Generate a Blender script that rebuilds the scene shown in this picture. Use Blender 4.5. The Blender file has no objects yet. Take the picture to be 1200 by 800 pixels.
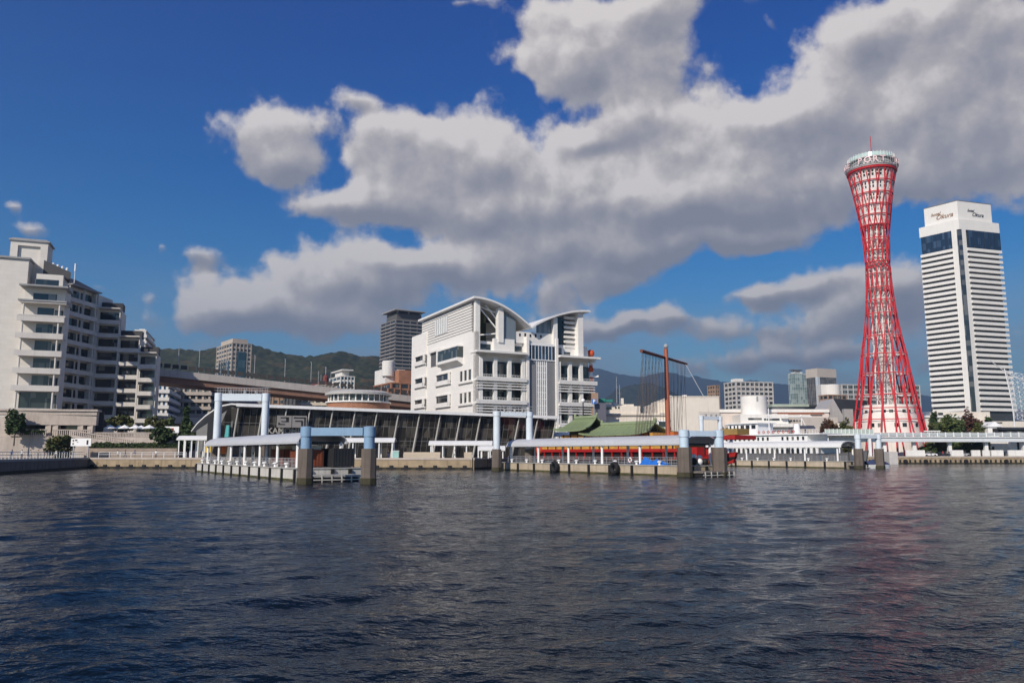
import bpy, math, random
import numpy as np
from mathutils import Vector, Matrix
random.seed(7)
R = math.radians
SC = bpy.context.scene
COL = SC.collection

# ---------------------------------------------------------------- camera
CAM_H = 3.4
PITCH = math.atan(130 / 920.0)
cam_d = bpy.data.cameras.new("camera")
cam = bpy.data.objects.new("camera", cam_d)
COL.objects.link(cam)
cam.location = (0, 0, CAM_H)
cam.rotation_euler = (math.pi / 2 + PITCH, 0, 0)
cam_d.sensor_width = 36.0
cam_d.lens = 27.6
cam_d.clip_start = 0.3
cam_d.clip_end = 40000
SC.camera = cam

# ---------------------------------------------------------------- light
SUN_EL = R(34)
SUN_AZ = math.atan2(-0.52, -0.854)          # direction to the sun, clockwise from +Y
S_DIR = Vector((math.sin(SUN_AZ) * math.cos(SUN_EL), math.cos(SUN_AZ) * math.cos(SUN_EL), math.sin(SUN_EL)))
sun_d = bpy.data.lights.new("sun", 'SUN')
sun_d.energy = 5.0
sun_d.angle = R(0.55)
sun_d.color = (1.0, 0.905, 0.78)
sun = bpy.data.objects.new("sun", sun_d)
COL.objects.link(sun)
sun.rotation_euler = (-S_DIR).to_track_quat('-Z', 'Y').to_euler()
sun.location = (-200, -200, 300)

SC.view_settings.view_transform = 'Standard'
SC.view_settings.look = 'None'
SC.view_settings.exposure = 0.17
SC.view_settings.gamma = 1.0
SC.view_settings.use_curve_mapping = False
SC.cycles.max_bounces = 6
SC.cycles.volume_bounces = 0
SC.cycles.use_adaptive_sampling = True
SC.cycles.adaptive_threshold = 0.012
SC.cycles.use_denoising = True

def ray(px, py):
    cx, cy = (px - 600) / 920.0, (400 - py) / 920.0
    return (cx, math.cos(PITCH) - cy * math.sin(PITCH), math.sin(PITCH) + cy * math.cos(PITCH))

def P(px, py, Y):
    x, y, z = ray(px, py)
    return Vector((x / y * Y, Y, CAM_H + z / y * Y))

def GX(px, Y, py=530): return P(px, py, Y).x
def GZ(py, Y): return P(600, py, Y).z

# ---------------------------------------------------------------- world: sky and clouds
world = bpy.data.worlds.new("World")
SC.world = world
world.use_nodes = True
wt = world.node_tree
wt.nodes.clear()

class NT:
    """small node-graph writer"""
    def __init__(self, tree): self.t = tree
    def node(self, kind, **kw):
        n = self.t.nodes.new(kind)
        for k, v in kw.items(): setattr(n, k, v)
        return n
    def link(self, a, b): self.t.links.new(a, b)
    def inp(self, sock, v):
        if isinstance(v, bpy.types.NodeSocket): self.t.links.new(v, sock)
        elif v is not None: sock.default_value = v
    def m(self, op, a, b=None, c=None, clamp=False):
        n = self.node('ShaderNodeMath', operation=op, use_clamp=clamp)
        self.inp(n.inputs[0], a); self.inp(n.inputs[1], b); self.inp(n.inputs[2], c)
        return n.outputs[0]
    def v(self, op, a, b=None, c=None):
        n = self.node('ShaderNodeVectorMath', operation=op)
        self.inp(n.inputs[0], a)
        if b is not None: self.inp(n.inputs[1], b)
        if c is not None: self.inp(n.inputs[2], c)
        return n.outputs['Value'] if op in ('DOT_PRODUCT', 'LENGTH') else n.outputs[0]
    def noise(self, vec, scale, detail=4, rough=0.5, dim='3D', lac=2.0, dist=0.0):
        n = self.node('ShaderNodeTexNoise', noise_dimensions=dim)
        self.inp(n.inputs['Vector'], vec)
        n.inputs['Scale'].default_value = scale; n.inputs['Detail'].default_value = detail
        n.inputs['Roughness'].default_value = rough; n.inputs['Lacunarity'].default_value = lac
        n.inputs['Distortion'].default_value = dist
        return n.outputs[0]
    def mix(self, f, a, b, mode='MIX'):
        n = self.node('ShaderNodeMix', data_type='RGBA', blend_type=mode)
        self.inp(n.inputs[0], f); self.inp(n.inputs[6], a); self.inp(n.inputs[7], b)
        return n.outputs[2]
    def ss(self, x, lo, hi, a=0.0, b=1.0, kind='SMOOTHSTEP'):
        n = self.node('ShaderNodeMapRange', interpolation_type=kind)
        self.inp(n.inputs[0], x)
        for i, q in enumerate((lo, hi, a, b)): self.inp(n.inputs[i + 1], q)
        return n.outputs[0]

CLOUDS = [  # where cloud masses hang in the sky: picture direction, half sizes, weight
    (318, 158, 60, 38, 1.0), (335, 195, 42, 26, .8), (425, 115, 26, 14, .42),
    (475, 160, 72, 36, .9), (540, 180, 80, 46, .8), (630, 210, 100, 50, .9), (400, 240, 66, 20, .75), (470, 215, 70, 34, .7),
    (690, 240, 95, 50, .9), (520, 250, 100, 26, .7), (660, 295, 120, 30, .9), (770, 245, 60, 36, .7), (740, 300, 70, 28, .7), (600, 260, 90, 30, .6),
    (400, 320, 95, 34, .9), (500, 305, 70, 26, .75), (300, 352, 66, 32, .8), (360, 375, 130, 26, .75), (260, 378, 50, 22, .6), (450, 345, 100, 24, .65), (560, 320, 70, 20, .55),
    (690, 40, 88, 56, 1.0), (755, 95, 85, 52, .9), (655, 90, 52, 40, .7), (765, 15, 58, 36, .75), (790, 150, 70, 30, .7), (690, 168, 30, 12, .3),
    (1030, 40, 90, 46, 1.0), (1140, 40, 90, 70, 1.0), (945, 118, 70, 36, .85), (900, 150, 80, 28, .75), (1000, 165, 120, 60, .95),
    (1150, 150, 90, 56, .95), (860, 200, 100, 48, .9), (820, 240, 80, 36, .75), (900, 250, 90, 34, .85), (1060, 215, 100, 34, .75), (880, 283, 90, 16, .6),
    (900, 345, 80, 16, .75), (975, 322, 60, 22, .75), (1060, 335, 66, 30, .8), (1010, 365, 100, 26, .7), (760, 378, 80, 17, .8), (860, 392, 130, 19, .65), (700, 388, 50, 18, .55),
    (730, 140, 60, 30, .7), (800, 185, 70, 34, .75), (560, 205, 70, 40, .5), (880, 225, 80, 40, .5), (700, 330, 70, 18, .5), (1000, 60, 50, 40, .4), (1090, 110, 70, 40, .6),
    (960, 415, 160, 18, .5), (800, 425, 160, 16, .42), (640, 350, 60, 20, .5), (1120, 430, 90, 20, .42), (560, 395, 120, 18, .36), (1180, 395, 50, 20, .5),
    (240, 302, 34, 13, .46), (190, 292, 9, 8, .38), (170, 355, 12, 13, .40), (42, 266, 26, 11, .46), (22, 242, 10, 8, .38), (545, 8, 34, 9, .36), (110, 335, 40, 10, .32), (165, 378, 30, 10, .36), (905, 28, 9, 16, .38),
    (1230, 200, 70, 60, .8), (1290, 90, 80, 90, .9), (900, -60, 130, 40, .9), (700, -80, 90, 50, .8),
]
SKY_STRENGTH = 0.078

def build_sky():
    g = NT(wt)
    tc = g.node('ShaderNodeTexCoord')
    d = g.v('NORMALIZE', tc.outputs['Generated'])
    sx = g.node('ShaderNodeSeparateXYZ'); g.link(d, sx.inputs[0])
    az = g.m('ARCTAN2', sx.outputs[0], sx.outputs[1])
    el = g.m('ARCSINE', sx.outputs[2])
    cb = g.node('ShaderNodeCombineXYZ'); g.inp(cb.inputs[0], az); g.inp(cb.inputs[1], el)
    ang = cb.outputs[0]
    def angles(px, py):
        x, y, z = ray(px, py)
        return math.atan2(x, y), math.atan2(z, math.hypot(x, y))
    # domain warp so that the outlines curl
    w1 = g.node('ShaderNodeTexNoise'); g.inp(w1.inputs['Vector'], d)
    w1.inputs['Scale'].default_value = 14; w1.inputs['Detail'].default_value = 3
    warp = g.v('MULTIPLY', g.v('SUBTRACT', w1.outputs['Color'], (0.5, 0.5, 0.5)), (0.05, 0.04, 0.0))
    SL = (-0.018, 0.034)                       # towards the sun, in the sky's own angles
    p = g.v('ADD', ang, warp)
    acc = grad = None
    for (px, py, rx, ry, w) in CLOUDS:
        a0, e0 = angles(px, py)
        a1, _ = angles(px + rx, py); _, e1 = angles(px, py - ry)
        s0, s1 = 1 / max(a1 - a0, 1e-3), 1 / max(e1 - e0, 1e-3)
        q = g.v('MULTIPLY_ADD', p, (s0, s1, 0), (-a0 * s0, -e0 * s1, 0))
        e = g.m('POWER', 0.33, g.v('DOT_PRODUCT', q, q))
        acc = g.m('MULTIPLY_ADD', e, w, 0.0 if acc is None else acc)
        k = 2 * 1.109 * w                     # change of the mass towards the sun
        gq = g.v('DOT_PRODUCT', q, (SL[0] * s0 * k, SL[1] * s1 * k, 0))
        grad = g.m('MULTIPLY_ADD', e, gq, 0.0 if grad is None else grad)
    # generic broken cloud for the parts of the sky behind the viewer
    back = g.ss(sx.outputs[1], 0.35, -0.1)
    nb = g.noise(d, 3.0, 2, 0.5)
    m0 = g.m('MULTIPLY_ADD', g.m('MULTIPLY', g.ss(nb, .56, .70), back), 0.6, acc)
    def fbm(off, oct):
        dd = g.v('ADD', d, off)
        a = g.noise(dd, 14.0, oct, 0.60)
        vo = g.node('ShaderNodeTexVoronoi', feature='F1')
        g.inp(vo.inputs['Vector'], g.v('ADD', dd, warp))
        vo.inputs['Scale'].default_value = 27
        return g.m('MULTIPLY_ADD', g.m('SUBTRACT', 0.5, vo.outputs['Distance']), 0.22, a)
    n0 = fbm((0, 0, 0), 8)
    # light comes from the left and above: compare the density with the density towards the sun
    n1 = fbm((-0.011, 0.0, 0.015), 7)
    mm = g.m('MINIMUM', m0, 1.1)
    dens = g.m('ADD', mm, g.m('MULTIPLY', g.m('SUBTRACT', n0, 0.52), g.ss(m0, 0.02, 0.16, 0.7, 1.8)))
    alpha = g.ss(dens, 0.22, 0.66)
    thick = g.ss(dens, 0.40, 1.45)
    edge = g.m('SUBTRACT', n0, n1)
    lit = g.m('ADD', g.m('MULTIPLY', edge, 1.5), g.m('MULTIPLY', grad, 0.60))
    lit = g.m('ADD', lit, g.m('MULTIPLY_ADD', thick, -0.17, 0.68), clamp=True)
    ramp = g.node('ShaderNodeValToRGB')
    g.link(lit, ramp.inputs[0])
    el_ = ramp.color_ramp.elements
    el_[0].position = 0.0; el_[0].color = (0.255, 0.262, 0.295, 1)
    el_[1].position = 1.0; el_[1].color = (0.74, 0.71, 0.68, 1)
    e2 = el_.new(0.38); e2.color = (0.345, 0.343, 0.365, 1)
    e3 = el_.new(0.66); e3.color = (0.475, 0.457, 0.452, 1)
    sky = g.node('ShaderNodeTexSky', sky_type='NISHITA')
    sky.sun_disc = False
    sky.sun_elevation = SUN_EL
    sky.sun_rotation = SUN_AZ % (2 * math.pi)
    sky.altitude = 0; sky.air_density = 1.0; sky.dust_density = 0.15; sky.ozone_density = 3.0
    hs = g.node('ShaderNodeHueSaturation')
    hs.inputs['Saturation'].default_value = 1.5
    g.link(sky.outputs[0], hs.inputs['Color'])
    tint = g.mix(g.ss(el, 0.0, 0.62), (SKY_STRENGTH * 1.08, SKY_STRENGTH * 1.18, SKY_STRENGTH * 1.15, 1), (SKY_STRENGTH * .17, SKY_STRENGTH * .58, SKY_STRENGTH * 1.08, 1))
    skycol = g.v('MULTIPLY', hs.outputs[0], tint)
    # distance takes the contrast out of clouds near the horizon
    low = g.ss(el, 0.0, 0.22, 0.42, 0.0)
    ccol = g.mix(low, ramp.outputs[0], (0.27, 0.33, 0.44, 1))
    ccol = g.v('MULTIPLY', ccol, (1.0, 0.97, 0.955))
    # thin grey veil of distant cloud low over the town
    vn = g.noise(g.v('MULTIPLY', d, (1.0, 1.0, 3.0)), 6.0, 4, 0.55)
    veil = g.m('MULTIPLY', g.ss(el, 0.24, 0.05), g.ss(vn, 0.40, 0.62, 0.12, 0.72))
    skycol = g.mix(veil, skycol, (0.33, 0.355, 0.415, 1))
    col = g.mix(g.m('MULTIPLY', alpha, 0.96), skycol, ccol)
    bg = g.node('ShaderNodeBackground'); g.link(col, bg.inputs[0]); bg.inputs[1].default_value = 1.0
    out = g.node('ShaderNodeOutputWorld'); g.link(bg.outputs[0], out.inputs[0])
build_sky()

# ---------------------------------------------------------------- materials
MATS = {}
def M(name, col, rough=0.65, var=0.12, scale=0.6, streak=0.0, metal=0.0, bump=0.0, spec=0.4, alt=None, altw=0.5):
    """painted / concrete / metal surface: noise mottling, vertical weather streaks, optional second tone"""
    if name in MATS: return MATS[name]
    mt = bpy.data.materials.new(name); mt.use_nodes = True
    t = mt.node_tree; b = t.nodes['Principled BSDF']; g = NT(t)
    tc = g.node('ShaderNodeTexCoord'); co = tc.outputs['Object']
    n1 = g.noise(co, scale, 5, 0.6)
    f = g.ss(n1, 0.3, 0.7, 1 - var, 1 + var * 0.6, 'LINEAR')
    c = g.v('MULTIPLY', tuple(col[:3]), (1, 1, 1))
    if alt is not None:
        n3 = g.noise(co, scale * 0.5, 4, 0.6)
        c = g.mix(g.ss(n3, altw - .08, altw + .08), tuple(col[:3]) + (1,), tuple(alt[:3]) + (1,))
    n = g.node('ShaderNodeVectorMath', operation='SCALE'); g.inp(n.inputs[0], c); g.inp(n.inputs['Scale'], f); c = n.outputs[0]
    if streak > 0:
        sc = g.v('MULTIPLY', co, (1.1, 1.1, 0.07))
        n2 = g.noise(sc, 1.6, 4, 0.6)
        c = g.mix(g.m('MULTIPLY', g.ss(n2, 0.5, 0.72), streak), c, (col[0] * .42, col[1] * .38, col[2] * .33, 1))
    g.link(c, b.inputs['Base Color'])
    b.inputs['Roughness'].default_value = rough; b.inputs['Metallic'].default_value = metal
    b.inputs['Specular IOR Level'].default_value = spec
    if bump > 0:
        bp = g.node('ShaderNodeBump'); bp.inputs['Strength'].default_value = bump
        g.link(g.noise(co, scale * 6, 4, 0.6), bp.inputs['Height']); g.link(bp.outputs[0], b.inputs['Normal'])
    MATS[name] = mt
    return mt

def GLASS(name, col=(0.02, 0.028, 0.034), pane=(1.6, 2.2), curtain=(0.16, 0.16, 0.15), amount=0.3, rough=0.06):
    """dark window glass; some panes have a pale blind behind them"""
    if name in MATS: return MATS[name]
    mt = bpy.data.materials.new(name); mt.use_nodes = True
    t = mt.node_tree; b = t.nodes['Principled BSDF']; g = NT(t)
    tc = g.node('ShaderNodeTexCoord')
    cell = g.v('FLOOR', g.v('DIVIDE', g.v('ADD', tc.outputs['Object'], (.31, .27, .11)), (pane[0], pane[0], pane[1])))
    wn = g.node('ShaderNodeTexWhiteNoise', noise_dimensions='3D'); g.link(cell, wn.inputs['Vector'])
    s = g.ss(wn.outputs['Value'], 1 - amount, 1 - amount + 0.2, kind='LINEAR')
    c = g.mix(s, tuple(col) + (1,), tuple(curtain) + (1,))
    g.link(c, b.inputs['Base Color'])
    b.inputs['Roughness'].default_value = rough
    b.inputs['Specular IOR Level'].default_value = 0.6
    MATS[name] = mt
    return mt

def BRICK(name, c1, c2, mortar, sx, sy, rough=0.8, lo=.8, hi=1.12):
    """courses of tile or brick wrapped round a wall by its own x+y and z"""
    if name in MATS: return MATS[name]
    mt = bpy.data.materials.new(name); mt.use_nodes = True
    t = mt.node_tree; b = t.nodes['Principled BSDF']; g = NT(t)
    tc = g.node('ShaderNodeTexCoord')
    s = g.node('ShaderNodeSeparateXYZ'); g.link(tc.outputs['Object'], s.inputs[0])
    cb = g.node('ShaderNodeCombineXYZ'); g.inp(cb.inputs[0], g.m('ADD', s.outputs[0], s.outputs[1])); g.inp(cb.inputs[1], s.outputs[2])
    br = g.node('ShaderNodeTexBrick'); g.link(cb.outputs[0], br.inputs['Vector'])
    br.inputs['Color1'].default_value = tuple(c1) + (1,); br.inputs['Color2'].default_value = tuple(c2) + (1,)
    br.inputs['Mortar'].default_value = tuple(mortar) + (1,)
    br.inputs['Scale'].default_value = 1.0; br.inputs['Brick Width'].default_value = sx; br.inputs['Row Height'].default_value = sy
    br.inputs['Mortar Size'].default_value = min(sx, sy) * (0.05 if lo < .9 else .03)
    n = g.noise(tc.outputs['Object'], 0.35, 5, 0.6)
    v = g.node('ShaderNodeVectorMath', operation='SCALE'); g.link(br.outputs[0], v.inputs[0]); g.link(g.ss(n, .3, .7, lo, hi, 'LINEAR'), v.inputs['Scale'])
    g.link(v.outputs[0], b.inputs['Base Color']); b.inputs['Roughness'].default_value = rough
    MATS[name] = mt
    return mt

# ---------------------------------------------------------------- mesh builder
class MB:
    def __init__(self): self.v = []; self.f = []
    def add(self, vs, fs):
        o = len(self.v); self.v += [tuple(p) for p in vs]; self.f += [tuple(i + o for i in q) for q in fs]; return self
    def box(self, x0, x1, y0, y1, z0, z1):
        if x0 > x1: x0, x1 = x1, x0
        if y0 > y1: y0, y1 = y1, y0
        if z0 > z1: z0, z1 = z1, z0
        return self.add([(x0, y0, z0), (x1, y0, z0), (x1, y1, z0), (x0, y1, z0), (x0, y0, z1), (x1, y0, z1), (x1, y1, z1), (x0, y1, z1)],
                        [(0, 3, 2, 1), (4, 5, 6, 7), (0, 1, 5, 4), (1, 2, 6, 5), (2, 3, 7, 6), (3, 0, 4, 7)])
    def prism(self, pts, z0, z1):
        """vertical prism over a plan polygon (counter-clockwise); z0/z1 may be lists"""
        n = len(pts)
        a = z0 if isinstance(z0, (list, tuple)) else [z0] * n
        b = z1 if isinstance(z1, (list, tuple)) else [z1] * n
        vs = [(p[0], p[1], a[i]) for i, p in enumerate(pts)] + [(p[0], p[1], b[i]) for i, p in enumerate(pts)]
        return self.add(vs, [tuple(range(n - 1, -1, -1)), tuple(range(n, 2 * n))] + [(i, (i + 1) % n, n + (i + 1) % n, n + i) for i in range(n)])
    def slab(self, a, b, t, z0, z1):
        """upright wall from plan point a to plan point b, thickness t"""
        ax, ay, bx, by = a[0], a[1], b[0], b[1]
        l = math.hypot(bx - ax, by - ay) or 1e-6
        nx, ny = -(by - ay) / l * t / 2, (bx - ax) / l * t / 2
        return self.prism([(ax - nx, ay - ny), (bx - nx, by - ny), (bx + nx, by + ny), (ax + nx, ay + ny)], z0, z1)
    def tube(self, p, q, r, n=6, r2=None, caps=True):
        p = Vector(p); q = Vector(q); d = (q - p)
        if d.length < 1e-6: return self
        d.normalize(); a = d.orthogonal().normalized(); b = d.cross(a); r2 = r if r2 is None else r2
        vs = []
        for c, rr in ((p, r), (q, r2)):
            for i in range(n):
                t = 2 * math.pi * i / n
                vs.append(c + (a * math.cos(t) + b * math.sin(t)) * rr)
        fs = [(i, (i + 1) % n, n + (i + 1) % n, n + i) for i in range(n)]
        if caps: fs += [tuple(range(n - 1, -1, -1)), tuple(range(n, 2 * n))]
        return self.add(vs, fs)
    def path(self, pts, r, n=6):
        for a, b in zip(pts[:-1], pts[1:]): self.tube(a, b, r, n)
        return self
    def lathe(self, prof, n=24, c=(0, 0), a0=0.0, a1=2 * math.pi):
        full = abs(a1 - a0 - 2 * math.pi) < 1e-6
        k = n if full else n + 1
        vs = []
        for r, z in prof:
            for i in range(k):
                t = a0 + (a1 - a0) * i / n
                vs.append((c[0] + r * math.cos(t), c[1] + r * math.sin(t), z))
        fs = []
        for j in range(len(prof) - 1):
            for i in range(n):
                i2 = (i + 1) % k
                fs.append((j * k + i, j * k + i2, (j + 1) * k + i2, (j + 1) * k + i))
        if full:
            if prof[0][0] > 1e-4: fs.append(tuple(range(k - 1, -1, -1)))
            if prof[-1][0] > 1e-4: fs.append(tuple((len(prof) - 1) * k + i for i in range(k)))
        return self.add(vs, fs)
    def strip(self, rows, thick=None):
        """loft through rows of points; thick (vector) gives it a second skin and rims"""
        m = len(rows[0]); n = len(rows)
        vs = [Vector(p) for r in rows for p in r]
        fs = [(j * m + i, j * m + i + 1, (j + 1) * m + i + 1, (j + 1) * m + i) for j in range(n - 1) for i in range(m - 1)]
        if thick is not None:
            o = len(vs); t = Vector(thick); vs2 = [p + t for p in vs]
            fs2 = [tuple(reversed([i + o for i in f])) for f in fs]
            rim = []
            edge = [i for i in range(m)] + [j * m + m - 1 for j in range(1, n)] + [(n - 1) * m + i for i in range(m - 2, -1, -1)] + [j * m for j in range(n - 2, 0, -1)]
            for a, b in zip(edge, edge[1:] + edge[:1]): rim.append((b, a, a + o, b + o))
            vs += vs2; fs += fs2 + rim
        return self.add(vs, fs)
    def ball(self, c, r, n=8, sz=1.0):
        prof = [(r * math.sin(math.pi * i / n) + 1e-5, c[2] - r * sz * math.cos(math.pi * i / n)) for i in range(n + 1)]
        return self.lathe(prof, max(6, n + 2), (c[0], c[1]))
    def build(self, name, mat, parent=None, smooth=False):
        me = bpy.data.meshes.new(name)
        me.from_pydata(self.v, [], self.f); me.update()
        if mat is not None: me.materials.append(mat)
        if smooth:
            me.polygons.foreach_set('use_smooth', [True] * len(me.polygons))
            try: me.set_sharp_from_angle(angle=R(40))
            except Exception: pass
        o = bpy.data.objects.new(name, me); COL.objects.link(o)
        if parent is not None: o.parent = parent
        return o

def tag(o, label, cat, group=None):
    o['label'] = label; o['category'] = cat
    if group: o['group'] = group
    return o
def thing(name, label, cat, loc=(0, 0, 0), rz=0.0, group=None):
    o = bpy.data.objects.new(name, None); COL.objects.link(o)
    o.empty_display_size = 0.5; o.location = loc; o.rotation_euler = (0, 0, rz)
    return tag(o, label, cat, group)
def struct(o): o['kind'] = 'structure'; return o
def dup(root, loc, rz=0.0, label=None, group=None, scale=None):
    def cp(o, parent):
        c = o.copy(); COL.objects.link(c)
        if parent is not None: c.parent = parent
        for ch in list(o.children): cp(ch, c)
        return c
    r = cp(root, None); r.location = loc; r.rotation_euler = (0, 0, rz)
    if label: r['label'] = label
    if group: r['group'] = group
    if scale is not None: r.scale = (scale,) * 3 if not isinstance(scale, (tuple, list)) else scale
    return r

def _root(o):
    while o.parent is not None: o = o.parent
    return o
def buildw(mb, name, mat, parent, smooth=False):
    """link a mesh written in world coordinates under a thing that is not turned"""
    l = _root(parent).location
    mb.v = [(p[0] - l[0], p[1] - l[1], p[2] - l[2]) for p in mb.v]
    return mb.build(name, mat, parent, smooth)
MB.w = lambda self, name, mat, parent, smooth=False: buildw(self, name, mat, parent, smooth)
def lerp(a, b, t): return tuple(a[i] + (b[i] - a[i]) * t for i in range(len(a)))
def band(mb, pts, off, z0, z1):
    """storey band that follows a plan polyline and is `off` deep"""
    for a, b in zip(pts[:-1], pts[1:]):
        q = [(a[0], a[1]), (b[0], b[1]), (b[0] + off[0], b[1] + off[1]), (a[0] + off[0], a[1] + off[1])]
        ar = sum(q[i][0] * q[(i + 1) % 4][1] - q[(i + 1) % 4][0] * q[i][1] for i in range(4))
        mb.prism(q if ar > 0 else q[::-1], z0, z1)
    return mb

# ---------------------------------------------------------------- shared materials
white_wall = M('white_wall', (0.74, 0.72, 0.68), .7, .08, .25, .22)
white_paint = M('white_paint', (0.78, 0.78, 0.77), .45, .06, .4, .12)
cream_wall = M('cream_wall', (0.66, 0.60, 0.52), .8, .08, .2, .22)
pale_stone = M('pale_stone', (0.44, 0.38, 0.33), .85, .15, .6, .25)
grey_conc = M('grey_concrete', (0.36, 0.35, 0.33), .85, .15, .4, .35)
dark_shade_conc = M('dark_shade_concrete', (0.17, 0.15, 0.135), .85, .22, .8, .5)  # darkened to carry the shade on the quay walls; plain dark tone on rafts
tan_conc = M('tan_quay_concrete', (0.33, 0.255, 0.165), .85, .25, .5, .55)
dark_roof = M('dark_roof', (0.035, 0.036, 0.04), .6, .15, .5)
grey_roof = M('grey_roof', (0.30, 0.30, 0.30), .6, .12, .3, .1)
black_rubber = M('black_rubber', (0.012, 0.012, 0.013), .7, .3, 1.0)
black_metal = M('black_metal', (0.02, 0.021, 0.023), .5, .2, 1.0)
steel_grey = M('steel_grey', (0.32, 0.33, 0.35), .45, .1, .6)
pale_blue = M('pale_blue_steel', (0.47, 0.58, 0.68), .5, .08, .5, .18)
mid_blue = M('mid_blue_steel', (0.20, 0.32, 0.46), .5, .10, .5, .22)
dark_glass = GLASS('dark_glass')
shade_glass = GLASS('grey_green_glass', (0.03, 0.042, 0.045), (1.2, 3.0), (.11, .12, .115), .35)
blue_glass = GLASS('blue_glass', (0.015, 0.03, 0.055), (1.8, 4), (.04, .07, .12), .35, .05)
leaf_green = M('leaf_green', (0.045, 0.075, 0.018), .8, .45, 1.2, alt=(0.085, 0.095, 0.02), altw=.55)
leaf_dark = M('leaf_dark', (0.028, 0.052, 0.014), .8, .45, 1.2, alt=(0.05, 0.075, 0.02), altw=.52)
leaf_olive = M('leaf_olive', (0.085, 0.082, 0.018), .8, .4, 1.2, alt=(0.05, 0.065, 0.015), altw=.5)
leaf_red = M('leaf_red', (0.075, 0.022, 0.016), .8, .4, 1.2, alt=(0.05, 0.035, 0.015), altw=.55)
bark = M('bark', (0.07, 0.05, 0.035), .9, .3, 2)

# ---------------------------------------------------------------- trees and shrubs
def crown_mb(rx, ry, rz, zc, n, leaf, seed, kind='round'):
    rng = random.Random(seed); mb = MB()
    cl = []
    for _ in range(max(5, int(n / 45))):          # clumps spread through the crown's volume
        while True:
            p = Vector((rng.uniform(-1, 1), rng.uniform(-1, 1), rng.uniform(-1, 1)))
            if .25 < p.length < 1: break
        if kind == 'cone': k = (1 - (p.z + 1) / 2) * .95 + .06; p.x *= k * 1.3; p.y *= k * 1.3
        cl.append((p, rng.uniform(.24, .46) * (0.6 if kind == 'cone' else 1)))
    for i in range(n):
        c, s = cl[i % len(cl)]
        q = Vector((rng.gauss(0, 1), rng.gauss(0, 1), rng.gauss(0, 1)))
        q = c + q.normalized() * s * rng.uniform(.5, 1.05)
        o = Vector((q.x * rx, q.y * ry, zc + q.z * rz))
        a = Vector((rng.gauss(0, 1), rng.gauss(0, 1), rng.gauss(0, .7))).normalized(); b = a.orthogonal().normalized()
        l = leaf * rng.uniform(.6, 1.3)
        mb.add([o - a * l, o + b * l * .6, o + a * l, o - b * l * .6], [(0, 1, 2, 3)])
    return mb
def tree(name, label, loc, h, w, mat, seed, n=700, leaf=.28, kind='round', trunk=.25, group=None, cat='tree', d=None):
    n = int(n * 1.5); leaf *= 1.3
    t = thing(name, label, cat, loc, 0, group)
    d = d or w
    crown_mb(w / 2, d / 2, h * (1 - trunk) / 2, h * (1 + trunk) / 2, n, leaf, seed, kind).build('crown' if cat == 'tree' else 'foliage', mat, t)
    tr = MB(); tr.tube((0, 0, -.05), (0, 0, h * .62), max(.06, w * .045), 7, max(.03, w * .015))
    rng = random.Random(seed)
    for k in range(4):
        a = rng.uniform(0, 6.28); z = h * rng.uniform(.3, .5)
        tr.tube((0, 0, z), (math.cos(a) * w * .28, math.sin(a) * d * .28, z + h * .22), max(.03, w * .016), 5, .02)
    tr.build('trunk' if cat == 'tree' else 'stem', bark, t)
    return t
# ---------------------------------------------------------------- numeric noise for terrain and water
def vnoise(x, y, seed=0):
    def h(i, j):
        n = (i * 374761393 + j * 668265263 + seed * 982451653) & 0xffffffff
        n = ((n ^ (n >> 13)) * 1274126177) & 0xffffffff
        return ((n ^ (n >> 16)) & 0xffff) / 65535.0
    xi = np.floor(x).astype(np.int64); yi = np.floor(y).astype(np.int64)
    xf = x - xi; yf = y - yi
    u = xf * xf * (3 - 2 * xf); w = yf * yf * (3 - 2 * yf)
    return (h(xi, yi) * (1 - u) + h(xi + 1, yi) * u) * (1 - w) + (h(xi, yi + 1) * (1 - u) + h(xi + 1, yi + 1) * u) * w
def fbm2(x, y, oct=4, seed=0, gain=0.5):
    s = 0; a = 1; t = 0
    for k in range(oct):
        s = s + a * vnoise(x * 2 ** k, y * 2 ** k, seed + k); t += a; a *= gain
    return s / t
def grid_mesh(name, X, Y, Z, mat, smooth=True):
    n, m = X.shape
    me = bpy.data.meshes.new(name)
    co = np.stack([X, Y, Z], -1).reshape(-1, 3).astype(np.float32)
    me.vertices.add(n * m); me.vertices.foreach_set('co', co.ravel())
    i, j = np.meshgrid(np.arange(n - 1), np.arange(m - 1), indexing='ij')
    a = (i * m + j).ravel()
    q = np.stack([a, a + 1, a + m + 1, a + m], -1).astype(np.int32)
    me.loops.add(q.size); me.loops.foreach_set('vertex_index', q.ravel())
    me.polygons.add(len(q)); me.polygons.foreach_set('loop_start', np.arange(0, q.size, 4, dtype=np.int32))
    me.polygons.foreach_set('use_smooth', np.ones(len(q), dtype=bool) if smooth else np.zeros(len(q), dtype=bool))
    me.update(); me.validate()
    if mat: me.materials.append(mat)
    o = bpy.data.objects.new(name, me); COL.objects.link(o)
    return o

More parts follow.
